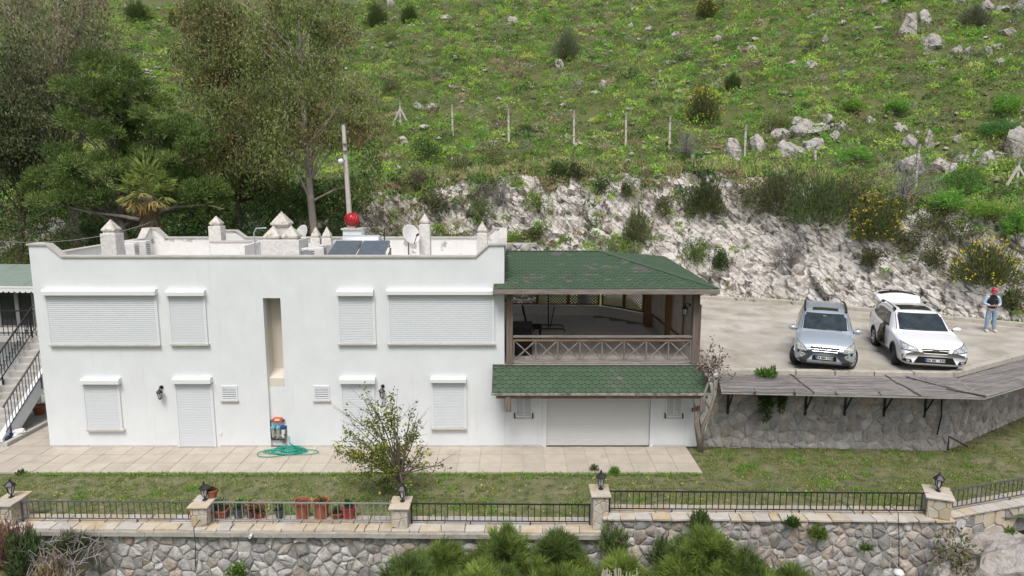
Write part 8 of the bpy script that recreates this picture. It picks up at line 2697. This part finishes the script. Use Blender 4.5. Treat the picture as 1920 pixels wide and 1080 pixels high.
# ragged taller grass along the paving edge, brighter clumps, yellow flowers
xy = np.column_stack([RG.uniform(-13, 5.0, 4200), 17.56 + RG.normal(size=4200) * .05 - .03])
blades('edge_grass', xy, np.full(len(xy), -.04), .085, FENNEL + GREEN_BRIGHT, RG, lean=.7, wd=.2)
c = np.column_stack([RG.uniform(-13, 14, 90), RG.uniform(15.2, 19.0, 90)]); c = c[(c[:, 1] < 17.4) | (c[:, 0] > 5.6)]
xy = np.repeat(c, 70, 0) + RG.normal(size=(len(c) * 70, 2)) * RG.uniform(.05, .16, (len(c), 1)).repeat(70, 0)
blades('lawn_clumps', xy, lawn_z_arr(xy), .08, FENNEL + GREEN_BRIGHT, RG, lean=.8, wd=.25)
c = np.column_stack([RG.uniform(-12, 10, 110), RG.uniform(15.0, 17.3, 110)])
P = np.column_stack([c, lawn_z_arr(c) + .06]).repeat(4, 0) + RG.normal(size=(len(c) * 4, 3)) * .015
leaf_object('lawn_flowers', RG, P, RG.normal(size=P.shape) + np.array([0, 0, .8]), .035, .03, palette(RG, len(P), [(.65, .62, .10)], .1), M['flower'], kind='stuff')

# young pines in front of the near wall
def young_pine(label, px, py, Y, wpx, hpx, seed, ncl=26, base_z=-2.6):
    rg = np.random.default_rng(seed)
    c = atY(px, py, Y); s = pxm(Y, c.z); c.z -= .20
    r, h = wpx / s / 2, hpx / s
    t = thing('young_pine', label, 'pine', (c.x, Y, base_z), group='young pines below the garden wall')
    mb = MB(); mb.tube([(c.x, Y, base_z), (c.x + .05, Y, c.z - h * .8), (c.x, Y, c.z - h * .45)], [.09, .06, .03], 7); mb.build('trunk', M['bark_dark'], t)
    rs = min(.42, r * .5)
    tops = [np.array((c.x, Y, c.z - rs * .8))]
    nm = max(4, int(ncl * .42))
    for k in range(nm):
        a = 2 * PI * (k + rg.uniform(-.2, .2)) / nm * 1.62
        q = rg.uniform(.45, 1.0)
        tops.append(np.array((c.x + (r - rs * .5) * q * math.cos(a), Y + (r - rs * .5) * q * math.sin(a) * .9, c.z - rs * .8 - h * .62 * q ** 1.5 * rg.uniform(.55, 1.1))))
    mb = MB()
    for p in tops:
        q0 = Vector((c.x, Y, c.z - h * .95)).lerp(Vector(p), .12); mb.tube([q0, q0.lerp(Vector(p), .6) + Vector((0, 0, -.05)), Vector(p)], [.03, .02, .012], 5, False)
    mb.build('limbs', M['bark_dark'], t, kind='stuff')
    fresh = np.array([(.125, .165, .038), (.105, .145, .034), (.085, .12, .03), (.065, .095, .026)])
    PP, DD, CC, LL, NN = [], [], [], [], []
    for p in tops:
        # a shaggy head: many shoots point up and out of it, each shoot a brush of long needles
        ns = 50
        sd_ = fib_sphere(rg, ns); sd_[:, 2] = np.abs(sd_[:, 2]) * 1.25 - .35
        rr = rs * rg.uniform(.8, 1.2)
        sp = p + unit(sd_) * rr * rg.uniform(.35, .95, (ns, 1)) * np.array([1, 1, .85])
        ax = unit(unit(sd_) + np.array([0, 0, .85]))
        tone = fresh[rg.integers(0, 4)] * 2.0 * rg.uniform(.85, 1.15)
        per = 84
        i = np.repeat(np.arange(ns), per)
        n = ns * per
        al = rg.uniform(-.16, .05, (n, 1))
        PP.append(sp[i] + ax[i] * al)
        DD.append(ax[i] * rg.uniform(.5, 1.3, (n, 1)) + unit(rg.normal(size=(n, 3))) * .55)
        CC.append(np.clip(tone * rg.uniform(.55, 1.4, (ns, 1))[i] * (1 + rg.normal(size=(n, 1)) * .2), .01, .6))
        LL.append(rg.uniform(.18, .32, n))
    leaf_object('crown', rg, np.concatenate(PP), np.concatenate(DD), np.concatenate(LL), .0105, np.concatenate(CC), M['needle'], t)
    return t
young_pine('young pine in front of the wall, left of the lowest middle group', 830, 1005, 12.6, 170, 190, 61, 26)
young_pine('young pine in the middle of the left group below the railing', 945, 988, 12.4, 180, 230, 62, 30)
young_pine('young pine with upright tufts right below the step in the wall', 1045, 985, 12.6, 150, 230, 63, 26)
young_pine('low bright pine tip at the bottom edge, left of the group', 760, 1040, 11.8, 150, 150, 64, 18)
young_pine('round young pine in front of the tall garden wall', 1330, 988, 12.4, 200, 210, 65, 32)
young_pine('small pine top between the two groups at the bottom', 1165, 1035, 12.6, 110, 120, 66, 14)
young_pine('low pine at the bottom right of the round one', 1395, 1030, 12.2, 120, 140, 67, 16)
young_pine('pale pine tip at the bottom edge right of centre', 1490, 1055, 12.0, 130, 100, 68, 14)
young_pine('bright pine tip at the bottom edge, below the left group', 900, 1050, 11.2, 150, 110, 69, 16)
# dried reed stalks at the bottom
mb = MB(); rn = random.Random(8)
q = atY(1165, 1085, 12.0)
for k in range(24):
    x = q.x + rn.uniform(-.35, .35); mb.tube([(x, 12.0 + rn.uniform(-.1, .1), q.z - .3), (x + rn.uniform(-.05, .05), 12.0, q.z + rn.uniform(.05, .22))], .012, 4)
tag(mb.build('dry_stalks', M['dry_stalk'] if 'dry_stalk' in M else M.setdefault('dry_stalk', mat('dry_stalk', (.52, .50, .40), (.42, .40, .30), 9, .9)), kind='stuff'), 'pale dry reed stalks at the bottom edge below the step')
# bushes at the lower left corner and sprigs in the wall
def low_bush(label, px, py, Y, wpx, hpx, kind, seed, cols=None, n=None):
    b = atY(px, py, Y); s = pxm(Y, b.z)
    t = shrub(0, 0, wpx, hpx, kind, label, seed, p=b, cols=cols, n=n)
    t['group'] = 'shrubs at the foot of the garden wall'
    return t
low_bush('dark green upright bush at the lower left corner', 55, 1075, 13.6, 100, 95, 'broom', 71, [(.03, .055, .02), (.045, .075, .025), (.05, .06, .03)], 2600)
low_bush('brown twiggy bush over the left end of the garden wall', 20, 1060, 13.7, 110, 110, 'broom', 72, [(.12, .075, .05), (.10, .07, .05), (.15, .10, .07)], 1500)
low_bush('grey leafless bush on the left part of the garden wall', 130, 1075, 13.7, 150, 85, 'dead', 73)
low_bush('dull green bush over the flagstones at the left', 135, 1035, 13.9, 70, 48, 'broom', 74, [(.045, .06, .025), (.06, .07, .03)], 1200)
low_bush('straw coloured dry twigs at the bottom left', 95, 1090, 13.5, 150, 70, 'broom', 75, [(.22, .18, .11), (.17, .13, .08)], 900)
low_bush('small green tuft low on the left garden wall', 445, 1078, 14.0, 30, 22, 'dome', 76, GREEN_MID, 300)
low_bush('dark leafy weeds in front of the corner of the tall wall', 1800, 1075, 13.5, 90, 90, 'dome', 77, [(.06, .07, .03), (.08, .08, .04), (.12, .10, .06)], 500)
low_bush('dark green shrub before the tall wall beside the round pine', 1240, 1060, 13.9, 60, 70, 'broom', 78, [(.04, .06, .02), (.06, .085, .03)], 700)
low_bush('loose green shrub at the foot of the step in the wall', 1150, 1030, 14.0, 80, 60, 'broom', 79, [(.05, .08, .025), (.07, .10, .03)], 600)
# low rubble wall and small things behind the veranda
lw = thing('low_rubble_wall', 'low grey rubble wall behind the raised right corner of the house', 'stone wall', (.6, 29.0, ZP))
z1 = atY(965, 457, 29).z
mb = MB(); mb.box(-2.0, 1.05, 29.05, 29.5, ZP, z1); mb.build('mortar_bed', M['mortar'], lw)
T = lambda s_, z_, d_: (-2.0 + s_, 29.05 - d_, ZP + z_)
stones_on(lw, 'stone', cells(3.05, z1 - ZP, .36, .28, 700), T, [M['stone_grey'], M['stone_dull']], 701, gap=.014, depth=.06, dome=.04)
